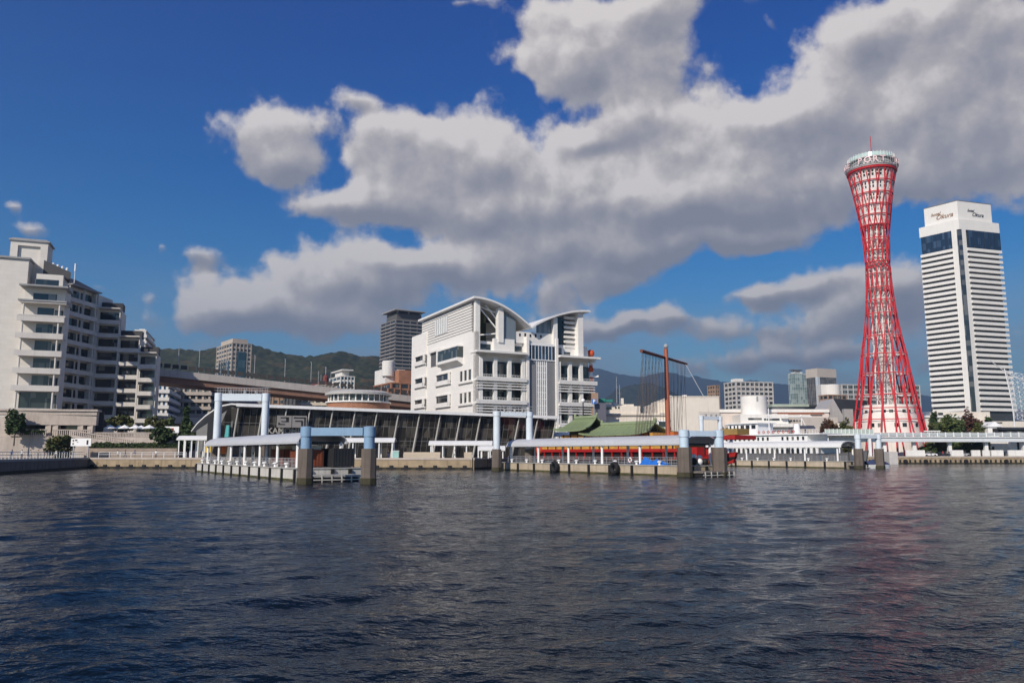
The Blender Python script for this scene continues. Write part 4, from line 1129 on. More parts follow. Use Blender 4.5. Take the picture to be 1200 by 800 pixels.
        s = MB(); z0 = fl[4]; s.box(x0 - (1.6 if side == 0 else 0), x1 + (0 if side == 0 else 1.6), -1.8, 3.6, z0 + .9, z0 + 1.5); s.build('roof_slab', sh, t)
    # attic storey over the balcony blocks
    at = fl[4] + 1.5; ah = h(404, 245)
    a = MB(); a.box(xb0 - 1, xb1, 2.0, 3.4, at, ah + .3); a.box(sx(580), sx(604), .6, 2.0, at, ah + 1.2); a.build('attic_wall', ow, t)
    MB().box(sx(566), sx(578), 1.94, 2.0, at + .6, ah - .6).build('window', dark_glass, t)
    MB().box(sx(606), sx(615), 1.94, 2.0, at + .6, ah - .6).build('window', dark_glass, t)
    a = MB(); a.box(xg1 + .8, xc1 - 1, 2.0, 3.4, at, ah + .8); a.build('attic_wall', ow, t)
    MB().box(sx(654), sx(662), 1.94, 2.0, at + .5, ah - .2).build('window', dark_glass, t); MB().box(sx(665), sx(672), 1.94, 2.0, at + .5, ah - 1.4).build('window', dark_glass, t)
    # glass bay between
    gb = h(405, 246)
    MB().box(xg0 - .9, xg0, -.5, 4, 0, gb + 2.5).build('pilaster', ow, t); MB().box(xg1, xg1 + .8, -.5, 4, 0, gb + 2.5).build('pilaster', ow, t)
    z1 = h(421.5, 246); z0 = h(488, 246)
    MB().box(xg0, xg1, .2, 4, z1, gb).build('bay_glass', blue_glass, t)
    f = MB()
    for i in range(9): x = xg0 + i * (xg1 - xg0) / 8; f.box(x - .06, x + .06, .1, .2, z1, gb)
    f.box(xg0, xg1, .08, .2, z1 - .3, z1); f.box(xg0, xg1, .08, .2, gb - .1, gb + .6); f.build('bay_frame', white_paint, t)
    w = xg1 - xg0; pgrey = M('office_grey_panel', (.20, .20, .205), .45, .06, .4)
    MB().box(xg0, xg0 + w * .3, .3, 4, 0, z1 - .3).build('grey_panel', pgrey, t); MB().box(xg1 - w * .3, xg1, .3, 4, 0, z1 - .3).build('grey_panel', pgrey, t)
    MB().box(xg0 + w * .3, xg1 - w * .3, 1.2, 4, 0, z1 - .3).build('stair_glass', dark_glass, t)
    f = MB()
    for i in range(6): x = xg0 + w * (.32 + .36 * i / 5); f.box(x - .16, x + .16, .3, .8, 0, z1 - .3)
    for k in range(14): zz = 1 + k * (z1 - 1) / 14; f.box(xg0 + w * .3, xg1 - w * .3, .5, .7, zz, zz + .25)
    f.build('stair_frame', white_paint, t)
    MB().box(xg0, xg1, -.3, .3, 0, 3.0).build('entrance_base', ow, t)
    # wall under the valley, with a row of small holes
    zv = h(386, 246)
    MB().box(sx(586), sx(652), 1.2, 2.2, gb + .5, h(390, 246)).build('parapet_wall', ow, t)
    for i in range(7):
        x = sx(599 + i * 6.2); MB().box(x - .3, x + .3, 1.15, 1.2, gb + 2.6, gb + 3.5 + .2 * (i % 2)).build('slot', black_metal, t)
    # vault 1: quarter arch falling from the corner to the valley
    xv = sx(620); zp = h(351, 236)
    n = 14; x0 = -1.2
    arc1 = []
    for i in range(n + 1):
        f = i / n; arc1.append((x0 + (xv - x0) * f, zp + (zv - zp) * (1 - math.cos(f * math.pi * .5)) ** 1.0 * (0.62 + .38 * f)))
    yb = D * .86
    dz = -zp * .0
    rows = [[(x, -1.4, z) for x, z in arc1], [(x, yb, z) for x, z in arc1]]
    m = MB(); m.strip(rows, (0, 0, .6)); m.build('roof_vault', M('office_roof', (.70, .69, .67), .6, .05), t, True)
    xe, ze = sx(684) + 1.5, h(366, 254)
    arc2 = []
    for i in range(n + 1):
        f = i / n; arc2.append((xv + .6 + (xe - xv) * f, zv - .2 + (ze - zv) * math.sin(f * math.pi * .5) ** .85))
    rows = [[(x, -1.2, z) for x, z in arc2], [(x, yb * .6, z) for x, z in arc2]]
    m = MB(); m.strip(rows, (0, 0, .6)); m.build('roof_vault', M('office_roof', (.70, .69, .67), .6), t, True)
    def z1at(x):
        for (xa, za), (xb_, zb_) in zip(arc1[:-1], arc1[1:]):
            if xa <= x <= xb_: return za + (zb_ - za) * (x - xa) / (xb_ - xa)
        return arc1[0][1]
    def z2at(x):
        for (xa, za), (xb_, zb_) in zip(arc2[:-1], arc2[1:]):
            if xa <= x <= xb_: return za + (zb_ - za) * (x - xa) / (xb_ - xa)
        return arc2[-1][1]
    # left face under vault 1: louvred wall, set back, with the vertical-fin window
    yl0, yl1 = 3.4, yb - .8; zl0 = zr + 3.5
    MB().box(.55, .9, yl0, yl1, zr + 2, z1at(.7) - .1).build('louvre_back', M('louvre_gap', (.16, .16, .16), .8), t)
    nl = 11
    for i in range(nl):
        zz = zl0 + (z1at(.6) - zl0 - .3) * i / nl; MB().prism([(.05, yl0), (.5, yl0), (.5, yl1), (.05, yl1)], [zz, zz + .2, zz + .2, zz], [zz + .62, zz + .85, zz + .85, zz + .62]).build('louvre', ow, t)
    y0, y1 = sy(524), sy(509); MB().box(-.05, .06, y0, y1, zl0 + 2.8, z1at(.6) - 1.6).build('fin_window', M('fin_grey', (.42, .43, .43), .6), t)
    for i in range(6): yy = y0 + (i + .5) * (y1 - y0) / 6; MB().box(-.25, -.06, yy - .16, yy + .16, zl0 + 2.8, z1at(.6) - 1.6).build('fin', white_paint, t)
    # corner loggia: column, green glass wall, open frame
    MB().box(0, 1.5, 0, 1.5, 0, z1at(1.0) - .1).build('corner_column', ow, t)
    MB().box(1.0, sx(584), 9.0, 9.3, ah, z1at(sx(584)) - .5).build('loggia_glass', GLASS('loggia_glass', (.05, .06, .03), (1.2, 6), (.20, .20, .10), .5), t)
    xk = sx(587.5); MB().box(xk - .9, xk + .9, .2, 2.2, ah, z1at(xk) - .1).build('column', ow, t)
    MB().prism([(xk + .9, 1.0), (sx(606), 1.0), (sx(606), 1.3), (xk + .9, 1.3)], ah, [z1at(xk + .9) - .6, z1at(sx(606)) - .4, z1at(sx(606)) - .4, z1at(xk + .9) - .6]).build('gable_glass', GLASS('gable_glass', (.16, .19, .22), (1.0, 9), (.3, .3, .3), .3), t)
    tr = MB()
    for a, b in (((2, 2.5, z1at(2) - 1.4), (xk, 2.5, ah + 4)), ((2, 2.5, z1at(2) - 1.4), (xk, 2.5, z1at(xk) - 1.6)), ((xk * .5, 2.5, z1at(xk * .5) - .6), (xk, 2.5, ah + 7)), ((xk - .2, 2.5, ah + 3), (2.5, 6, ah + 2.5))): tr.tube(a, b, .22, 6)
    tr.build('roof_truss_frame', white_paint, t)
    # right side under vault 2
    MB().prism([(sx(632), 1.6), (sx(650), 1.6), (sx(650), 1.9), (sx(632), 1.9)], gb + 3, [z2at(sx(632)) - .3, z2at(sx(650)) - .3, z2at(sx(650)) - .3, z2at(sx(632)) - .3]).build('gable_glass', GLASS('gable_glass', (.16, .19, .22), (1.0, 9), (.3, .3, .3), .3), t)
    xq = sx(651.5); MB().box(xq - .7, xq + .7, 0, 2, gb, z2at(xq) - .1).build('column', ow, t)
    MB().box(xq + .7, sx(668), 2.6, 2.9, ah, z2at(sx(660)) - .3).build('loggia_glass', dark_glass, t)
    for i in range(7): zz = ah + i * (ze - ah - 1) / 7; MB().box(sx(665), sx(680), 1.8, 2.2, zz, zz + .8).build('louvre', ow, t)
    MB().box(sx(678), sx(684), 0, yb * .55, at, ze - .1).build('wall', ow, t)
    MB().box(xg1 + 1.2, sx(684), 2.8, yb * .55, at, ah + 3).build('wall', ow, t)
    return t
office()
# ================================================================ red pleasure ship with temple roofs
def red_ship():
    t = thing('pleasure_ship', 'red and gold pleasure ship with green temple roofs moored behind the middle pier', 'ship', (24, 172, 0), AXA)
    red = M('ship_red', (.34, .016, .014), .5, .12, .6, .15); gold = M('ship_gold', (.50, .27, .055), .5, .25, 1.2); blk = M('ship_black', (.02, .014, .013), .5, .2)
    # hull: stations along x
    def hull(z0, z1, flare, y0, mat, name, sheer=0.0, xs=(-31, -29, -20, 10, 21, 27, 31), hw=(1.2, 3.6, 4.6, 4.8, 4.0, 2.2, .3)):
        rows = []
        for x, w in zip(xs, hw):
            s = sheer * max(0, (x - 8) / 27) ** 2
            zk = z0 + (2.6 * max(0, (x - 18) / 13) ** 1.5 if z0 < 0 else 0); rows.append([(x, -w * .8, zk), (x + flare * max(0, (x - 10) / 20), -w, z1 + s), (x + flare * max(0, (x - 10) / 20), w, z1 + s), (x, w * .8, zk)])
        m = MB(); m.strip(rows); n = len(rows)
        m.f += [tuple(4 * k + i for k, i in ((0, 0), (0, 1), (0, 2), (0, 3))), tuple(4 * (n - 1) + i for i in (3, 2, 1, 0))]
        for k in range(n - 1): m.f.append((4 * k, 4 * k + 3, 4 * k + 7, 4 * k + 4))
        return m.build(name, mat, t)
    hull(-.8, 1.5, .6, 0, blk, 'hull', 1.6)
    hull(1.45, 2.1, .8, 0, red, 'hull_band', 1.9)
    MB().box(-29, 22, -4.0, 4.0, 1.9, 2.2).build('deck', M('ship_deck', (.16, .08, .04), .8), t)
    # dark open main deck, red and gold upper wall
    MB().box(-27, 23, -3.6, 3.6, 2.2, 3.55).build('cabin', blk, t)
    n = 16
    for i in range(n + 1): x = -27 + i * 50 / n; MB().box(x - .14, x + .14, -4.05, -3.75, 2.1, 3.5).build('pillar', red, t)
    MB().box(-27.4, 23.4, -4.2, 4.2, 3.5, 4.15).build('red_band', red, t)
    g = MB(); g.box(-26, 20, -4.0, 4.0, 4.15, 5.6); g.build('gold_wall', gold, t)
    for i in range(15): x = -25.5 + i * 45 / 14; MB().box(x - .16, x + .16, -4.12, -4.0, 4.15, 5.6).build('wall_post', blk if i % 3 else red, t)
    MB().box(-26.6, 20.6, -4.4, 4.4, 5.6, 5.9).build('upper_deck', red, t)
    MB().box(-18, 13, -3.2, 3.2, 5.9, 7.4).build('upper_cabin', gold, t)
    for i in range(12): x = -17 + i * 29 / 11; MB().box(x - .15, x + .15, -3.3, -3.2, 5.9, 7.4).build('wall_post', blk, t)
    # temple roofs: concave slopes, lifted corners, gabled ends
    green = M('temple_roof_green', (.21, .26, .135), .6, .12, .6, .18); gdark = M('temple_roof_edge', (.10, .085, .05), .7)
    def roof(x0, x1, hw, ze, zr, inset):
        rows = []
        for k in range(15):
            v = -1 + 2 * k / 14; a = abs(v)
            z = zr - (zr - ze) * (1 - (1 - a) ** 1.55)
            e = inset * (1 - a) ** .8
            row = []
            for i in range(17):
                u = i / 16; x = x0 + e + (x1 - x0 - 2 * e) * u
                lift = .55 * a ** 2 * (abs(2 * u - 1)) ** 4
                row.append((x, v * hw, z + lift))
            rows.append(row)
        m = MB(); m.strip(rows, (0, 0, -.28)); m.build('temple_roof', green, t, True)
        r = MB(); r.box(x0 + inset - .2, x1 - inset + .2, -.28, .28, zr - .1, zr + .42)
        rd = r.build('ridge', M('temple_ridge', (.24, .29, .17), .6), t)
        for x in (x0 + inset, x1 - inset): MB().lathe([(.28, zr + .3), (.34, zr + .75), (.05, zr + 1.05)], 8, (x, 0)).build('ridge_finial', M('temple_ridge', (.24, .29, .17), .6), t)
        for i in range(24):
            x = x0 + inset + (i + .5) * (x1 - x0 - 2 * inset) / 24
            MB().tube((x, -.2, zr), (x, -hw * .96, ze + .14), .045, 4).build('roof_rib', green, t) if i % 2 == 0 else None
        MB().prism([(x0 + inset + .6, -hw * .45), (x1 - inset - .6, -hw * .45), (x1 - inset - .6, hw * .45), (x0 + inset + .6, hw * .45)], ze - 1.2, ze + .5).build('roof_wall', gdark, t)
    roof(-9.5, 13.0, 4.7, 7.2, 9.6, 2.6)
    roof(-19.0, -6.5, 4.9, 8.4, 11.4, 2.2)
    # red bow house and awning towards the bow
    MB().box(20.5, 25, -3.2, 3.2, 2.2, 4.4).build('bow_house', red, t)
    MB().box(15, 34, -2.8, 2.8, 5.75, 6.5).build('bow_awning', M('ship_awning', (.34, .018, .016), .6, .1), t)
    for x in (22, 26, 30.2): MB().box(x - .1, x + .1, -2.2, -2.0, 2.6, 5.8).build('awning_post', blk, t)
    b = MB(); b.box(26, 31.0, -2.0, -1.7, 2.9, 4.0); b.build('bow_rail', red, t)
    for x in (16, 18.5, 21): MB().box(x - .5, x + .5, -.8, .8, 6.6, 7.5).build('deck_box', M('deck_box_orange', (.48, .13, .03), .7), t)
    MB().box(29.5, 33.5, -1.6, 1.6, 6.6, 7.7).build('deck_shelter', M('shelter_brown', (.28, .19, .06), .7, .2), t)
    fb = MB(); fb.ball((-26, -3.9, 4.0), 1.3, 8); fb.build('stern_ornament', M('ship_ornament', (.45, .07, .03), .5, .4, 2), t, True)
    # mast, yard, rigging
    mp = P(783, 505, 159.4); zt = GZ(408.5, 159.4); zy = GZ(419, 159.4)
    mr = M('mast_red_brown', (.34, .10, .055), .6, .15, .6)
    m = MB(); m.tube((mp.x, mp.y, 5.5), (mp.x, mp.y, zt), .55, 12, .42)
    ml = m
    o = t.location; c, s = math.cos(-AXA), math.sin(-AXA)
    def loc(p): dx, dy = p[0] - o.x, p[1] - o.y; return (dx * c - dy * s, dx * s + dy * c, p[2])
    m.v = [loc(p) for p in m.v]; m.build('mast', mr, t, True)
    hd = MB(); hd.ball(loc((mp.x, mp.y, zt + .5)), .5, 6); hd.build('masthead_lamp', steel_grey, t)
    ya = P(751.5, 411, 148.5); yb = P(804.5, 427.5, 171)
    ya.z = yb.z = zy
    m = MB(); m.tube(loc(ya), loc(yb), .34, 10, .26); m.build('yard', M('yard_brown', (.14, .035, .02), .6, .2), t)
    rp = M('rigging', (.16, .125, .11), .9, .1)
    for i in range(26):
        f = .01 + i * .425 / 25; p = ya.lerp(yb, f); q = Vector((24.5 + i * .16, 159 + i * .15, 6.2 + .02 * i)) if i % 4 else Vector((p.x, p.y, 7.0))
        MB().tube(loc(p), loc(q), .03, 4).build('rope', rp, t)
    for i in range(14):
        f = .56 + i * .42 / 13; p = ya.lerp(yb, f); q = (mp.x + 1.0 + i * .2, mp.y + 2.5 + i * .2, 7.5) if i % 3 else (p.x, p.y, 8)
        MB().tube(loc(p), loc(q), .03, 4).build('rope', rp, t)
    p = ya.lerp(yb, .97); MB().tube(loc(p), loc(P(826, 467, 152)), .05, 4).build('rope', M('rope_pale', (.5, .5, .5), .8), t)
    return t
red_ship()

# ================================================================ white passenger ship behind the right pier
def white_ship():
    t = thing('passenger_ship', 'white passenger ship with rows of square windows behind the right floating pier', 'ship', (72.5, 214.5, 0), AXA)
    w = M('ship_white', (.78, .78, .77), .4, .05, .4, .1)
    xs = (-24, -22, -14, 12, 18, 22, 25); hw = (2.5, 4.0, 4.9, 4.9, 4.2, 2.4, .2)
    rows = [[(x, -a * .85, -.6), (x + max(0, x - 12) * .08, -a, 2.6 + max(0, (x - 8) / 18) ** 2 * 1.5), (x + max(0, x - 12) * .08, a, 2.6 + max(0, (x - 8) / 18) ** 2 * 1.5), (x, a * .85, -.6)] for x, a in zip(xs, hw)]
    m = MB(); m.strip(rows); m.f.append((0, 1, 2, 3)); n = len(rows)
    for k in range(n - 1): m.f.append((4 * k + 1, 4 * k + 5, 4 * k + 6, 4 * k + 2))
    m.build('hull', M('ship_hull_shade', (.115, .115, .12), .5, .1, .5, .2), t)  # hull coloured dark to stand for the shade below the pier canopy
    MB().box(-22.1, 15.1, -4.4, 4.4, 2.6, 3.2).build('hull_shade_band', M('ship_hull_shade', (.115, .115, .12), .5), t)  # same canopy shade, painted as a dark band along the house foot
    MB().box(-23, 17, -4.95, 4.95, .9, 1.15).build('rubbing_strake', M('strake_grey', (.10, .11, .13), .6), t)
    MB().box(-22, 15, -4.3, 4.3, 2.6, 5.4).build('lower_house', w, t)
    MB().box(-23.5, 18, -4.7, 4.7, 5.4, 5.75).build('deck', w, t)
    MB().box(-21, 12, -4.1, 4.1, 5.75, 8.0).build('upper_house', w, t)
    MB().box(-22.5, 16, -4.6, 4.6, 8.0, 8.3).build('deck', w, t)
    for i in range(22):
        x = -20.5 + i * 1.62; g = MB(); g.prism([(x, -4.36), (x + .85, -4.36), (x + .85, -4.28), (x, -4.28)], 3.1, 4.3)
        g.prism([(x + .12, -4.36), (x + .73, -4.36), (x + .73, -4.28), (x + .12, -4.28)], 4.3, 4.6); g.build('window', dark_glass, t)
    for i in range(20):
        if i in (13, 14): continue
        x = -20 + i * 1.6; MB().box(x, x + .62, -4.16, -4.08, 6.6, 7.5).build('window', dark_glass, t)
    bh = MB(); bh.box(-15, -4.5, -3.2, 3.2, 8.3, 11.3); bh.build('wheelhouse', w, t)
    MB().box(-15.6, -3.9, -3.7, 3.7, 11.3, 11.55).build('wheelhouse_roof', w, t)
    for i, (a, b) in enumerate(((-14.4, -13.8), (-12.9, -12.4), (-11.7, -11.2), (-10.4, -9.2), (-8.6, -7.3), (-6.6, -5.2))): MB().box(a, b, -3.26, -3.18, 9.9, 10.9).build('wheelhouse_window', dark_glass, t)
    m = MB()
    for i in range(16): a, b = 6.2832 * i / 16, 6.2832 * (i + 1) / 16; m.tube((-12.3 + .5 * math.cos(a), -3.3, 9.1 + .5 * math.sin(a)), (-12.3 + .5 * math.cos(b), -3.3, 9.1 + .5 * math.sin(b)), .06, 5)
    m.build('emblem', M('emblem_red', (.5, .12, .12), .6), t)
    f = MB()
    for i in range(24): x = -4 + i * .85; f.box(x - .03, x + .03, -4.5, -4.44, 8.3, 9.3)
    for h in (8.75, 9.3): f.box(-4, 15.6, -4.5, -4.45, h - .03, h + .03)
    f.build('rail_frame', white_paint, t)
    for i in range(8):
        x = -3 + i * 1.6; m = MB()
        for k in range(10): a, b = 6.2832 * k / 10, 6.2832 * (k + 1) / 10; m.tube((x + .3 * math.cos(a), -4.56, 8.8 + .3 * math.sin(a)), (x + .3 * math.cos(b), -4.56, 8.8 + .3 * math.sin(b)), .09, 5)
        m.build('lifebuoy', M('buoy_red', (.5, .06, .03), .6), t)
    m = MB(); m.tube((-3.2, 0, 8.3), (-3.2, 0, 15.5), .14, 6); m.tube((-3.2, -1.4, 13.2), (-3.2, 1.4, 13.2), .08, 5); m.tube((-4.4, 0, 11.6), (-3.2, 0, 14.4), .08, 5); m.build('signal_mast', white_paint, t)
    m = MB(); m.lathe([(.9, 8.3), (.75, 10.8), (.75, 11.0)], 12, (5, 1.0)); m.build('funnel', w, t)
white_ship()

# ================================================================ red lattice tower
def port_tower():
    Y = 270.; X = 128.8
    t = thing('lattice_tower', 'tall red hourglass lattice tower with white observation floors and a name ring', 'tower', (X, Y, QZ))
    prof = [(530, 45.5), (508.7, 41), (492, 37.7), (463.5, 32.5), (438.6, 28.2), (416, 25), (394.6, 21.2), (368.5, 17.5), (338, 14.8), (308.5, 14), (281.5, 15), (263.5, 16.8), (239, 20.2), (218.5, 23.7), (203, 27.0)]
    zs = [GZ(p, Y) - QZ for p, _ in prof]; rs = [hw / 920. / ray(600, p)[1] * Y - .25 for p, hw in prof]
    zs[0] = 0.0
    rad = lambda z: float(np.interp(z, zs, rs))
    red = M('tower_red', (.50, .022, .030), .45, .08, .4, .08); wh = M('tower_white', (.74, .70, .68), .55, .05, .5, .1)
    rw = min(rs) * .97
    ztop = zs[-1]; zN = 34
    zl = [ztop * k / zN for k in range(zN + 1)]
    zw = zs[9]
    def ang(z):
        a = math.acos(max(-1, min(1, rw / rad(z))))
        return a * (1 if z > zw else -1)
    for s in (1, -1):
        for k in range(16):
            a0 = 2 * math.pi * (k + (.25 if s > 0 else -.25)) / 16
            pts = []
            for z in zl:
                a = a0 + s * ang(z) * .92; pts.append((rad(z) * math.cos(a), rad(z) * math.sin(a), z))
            m = MB()
            for k2 in range(len(pts) - 1): m.tube(pts[k2], pts[k2 + 1], .25 if k2 < 13 else .18, 6)
            m.build('lattice_pipe', red, t, True)
    for py in (203.5, 217, 230, 243, 254.5, 266, 281, 295, 308.5, 322, 338, 353, 368.5, 394.6, 416, 438.6, 463.5, 479, 492, 508):
        z = GZ(py, Y) - QZ; r = rad(z); m = MB(); n = 40; tr = .40 if py < 205 else .19 if py < 268 else .15
        pts = [(r * math.cos(6.2832 * i / n), r * math.sin(6.2832 * i / n), z) for i in range(n + 1)]
        m.path(pts, tr, 6); m.build('ring', red, t, True)
        if py > 268 and py < 470:
            m = MB(); ri = r * .93; pts = [(ri * math.cos(6.2832 * i / n), ri * math.sin(6.2832 * i / n), z + .25) for i in range(n + 1)]; m.path(pts, .10, 5)
            for i in range(16): a = 6.2832 * i / 16; m.tube((3.0 * math.cos(a), 3.0 * math.sin(a), z), (r * math.cos(a), r * math.sin(a), z), .07, 4)
            m.build('tie_frame', wh, t)
    # observation floors
    fy = [204, 217, 230, 243, 254.5, 265.5]
    for k, (ya, yb) in enumerate(zip(fy[:-1], fy[1:])):
        z1, z0 = GZ(ya, Y) - QZ, GZ(yb, Y) - QZ; r1, r0 = rad(z1) - .5, rad(z0) - .5; h = z1 - z0
        rr = lambda f: r0 + (r1 - r0) * f
        MB().lathe([(.5, z0 + .1), (rr(0), z0 + .1), (rr(.34), z0 + h * .34), (rr(.34) - .3, z0 + h * .34)], 48).build('floor_band', wh, t)
        MB().lathe([(rr(.84) - .3, z0 + h * .84), (rr(.84), z0 + h * .84), (rr(1), z1), (.5, z1)], 48).build('ceiling_band', wh, t)
        MB().lathe([(rr(.34) - .25, z0 + h * .32), (rr(.84) - .25, z0 + h * .86)], 48).build('window_band', dark_glass, t)
        m = MB(); n = 32
        for i in range(n):
            a = 6.2832 * (i + .5) / n; wdt = .26 if i % 2 else .42
            ca, sa = math.cos(a), math.sin(a)
            v = []
            for f in (.32, .86):
                for (dr, dt) in ((-.2, -wdt), (.03, -wdt), (.03, wdt), (-.2, wdt)):
                    q = rr(f) + dr; v.append((q * ca - dt * sa, q * sa + dt * ca, z0 + h * f))
            m.add(v, [(0, 3, 2, 1), (4, 5, 6, 7), (0, 1, 5, 4), (1, 2, 6, 5), (2, 3, 7, 6), (3, 0, 4, 7)])
        for f in (.6,): m.lathe([(rr(f) - .2, z0 + h * (f - .03)), (rr(f), z0 + h * (f - .03)), (rr(f), z0 + h * (f + .03)), (rr(f) - .2, z0 + h * (f + .03))], 48)
        m.build('mullion_frame', wh, t)
    # core shaft: lifts and stairs inside a white trellis
    zc0, zc1 = GZ(476, Y) - QZ, GZ(265, Y) - QZ
    MB().lathe([(2.45, zc0 - 1), (2.45, zc1 + 1)], 16).build('lift_shaft', M('lift_shaft', (.50, .46, .43), .7, .3, 1.5), t)
    m = MB()
    for i in range(10):
        a = 6.2832 * i / 10; m.tube((3.2 * math.cos(a), 3.2 * math.sin(a), zc0), (3.1 * math.cos(a), 3.1 * math.sin(a), zc1), .17, 5)
    st = 22
    for k in range(st + 1):
        z = zc0 + (zc1 - zc0) * k / st
        pts = [(3.15 * math.cos(6.2832 * i / 20), 3.15 * math.sin(6.2832 * i / 20), z) for i in range(21)]; m.path(pts, .14, 4)
        if k < st:
            for i in range(10):
                a, b = 6.2832 * i / 10, 6.2832 * (i + (1 if k % 2 else -1)) / 10
                m.tube((3.15 * math.cos(a), 3.15 * math.sin(a), z), (3.15 * math.cos(b), 3.15 * math.sin(b), z + (zc1 - zc0) / st), .09, 4)
    m.build('core_lattice', wh, t)
    m = MB()                                                         # stair flights round the shaft
    for k in range(st * 8):
        a = k * .42; z = zc0 + (zc1 - zc0) * k / (st * 8); m.box(2.3 * math.cos(a) - .42, 2.3 * math.cos(a) + .42, 2.3 * math.sin(a) - .42, 2.3 * math.sin(a) + .42, z, z + .2)
    m.build('stair_treads', wh, t)
    # crown: sign ring, letters, glass screen, aerial
    zt = GZ(202, Y) - QZ; rT = rs[-1] + .45
    MB().lathe([(.5, zt + .1), (rT - .2, zt + .1), (rT - .2, zt + .5), (.5, zt + .5)], 48).build('sky_deck', wh, t)
    m = MB(); n = 48
    for h in (.5, 3.2): m.path([(rT * math.cos(6.2832 * i / n), rT * math.sin(6.2832 * i / n), zt + h) for i in range(n + 1)], .12, 5)
    for i in range(n): a = 6.2832 * i / n; m.tube((rT * math.cos(a), rT * math.sin(a), zt + .5), (rT * math.cos(a), rT * math.sin(a), zt + 3.2), .05, 4)
    m.build('sign_lattice', M('sign_steel', (.50, .45, .44), .6), t)
    MB().lathe([(rT - 1.3, zt + .5), (rT - 1.4, zt + 3.4)], 48).build('parapet', M('crown_parapet', (.36, .37, .36), .6, .1), t)
    gs = M('crown_glass', (.42, .55, .52), .15, .1, .6)
    MB().lathe([(rT - .7, zt + 3.3), (rT - .9, zt + 5.0)], 48).build('glass_screen', gs, t)
    m = MB()
    for i in range(40): a = 6.2832 * i / 40; m.tube(((rT - .62) * math.cos(a), (rT - .62) * math.sin(a), zt + 3.2), ((rT - .82) * math.cos(a), (rT - .82) * math.sin(a), zt + 5.3), .09, 4)
    m.build('screen_frame', wh, t)
    body = 'KOBE PORT TOWER'; tm = M('letter_pink', (.72, .52, .53), .5, .04)
    c0 = math.atan2(-Y, -X)                                           # towards the harbour
    for i, ch in enumerate(body):
        if ch == ' ': continue
        a = c0 + R(1.5) + (i - 6.5) * R(16.6)
        text_obj('letter', ch, 2.9, tm, t, ((rT + .28) * math.cos(a), (rT + .28) * math.sin(a), zt + 1.85), (math.pi / 2, 0, a + math.pi / 2), .12, 0, .05)
    MB().lathe([(3.4, zt + .5), (3.2, zt + 5.2), (.2, zt + 5.6)], 20).build('roof_house', M('crown_parapet', (.36, .37, .36), .6), t)
    m = MB(); m.tube((.4, 0, zt + 5), (.4, 0, GZ(160, Y) - QZ), .13, 6); m.build('aerial', red, t)
    m = MB(); m.tube((1.6, .5, zt + 5), (1.6, .5, zt + 7.2), .1, 5); m.ball((1.6, .5, zt + 7.2), .5, 6); m.build('aerial', red, t)
    # round white base building
    h = lambda y: GZ(y, Y) - QZ
    bw = M('tower_base_white', (.72, .68, .63), .65, .06, .4, .15)
    MB().lathe([(10.6, 0), (10.6, h(509)), (10.3, h(508)), (10.0, h(494)), (9.5, h(493)), (9.1, h(486)), (8.6, h(485.5)), (8.2, h(475)), (1, h(474.5))], 48).build('base_building', bw, t)
    for (y0, y1, r, n) in ((501, 496.5, 10.14, 9), (484.5, 481, 8.55, 12)):
        for i in range(n):
            if i % 3 == 1: continue
            a = c0 + (i - n / 2 + .5) * .25; d = .07
            ca = [(r * math.cos(a + k), r * math.sin(a + k)) for k in (-d, d)]
            MB().slab(ca[0], ca[1], .12, h(y0), h(y1)).build('window', dark_glass, t)
    m = MB(); m.lathe([(11.0, h(511)), (11.4, h(511)), (11.4, h(508.6)), (11.0, h(508.6))], 48); m.build('terrace_edge', bw, t)
port_tower()

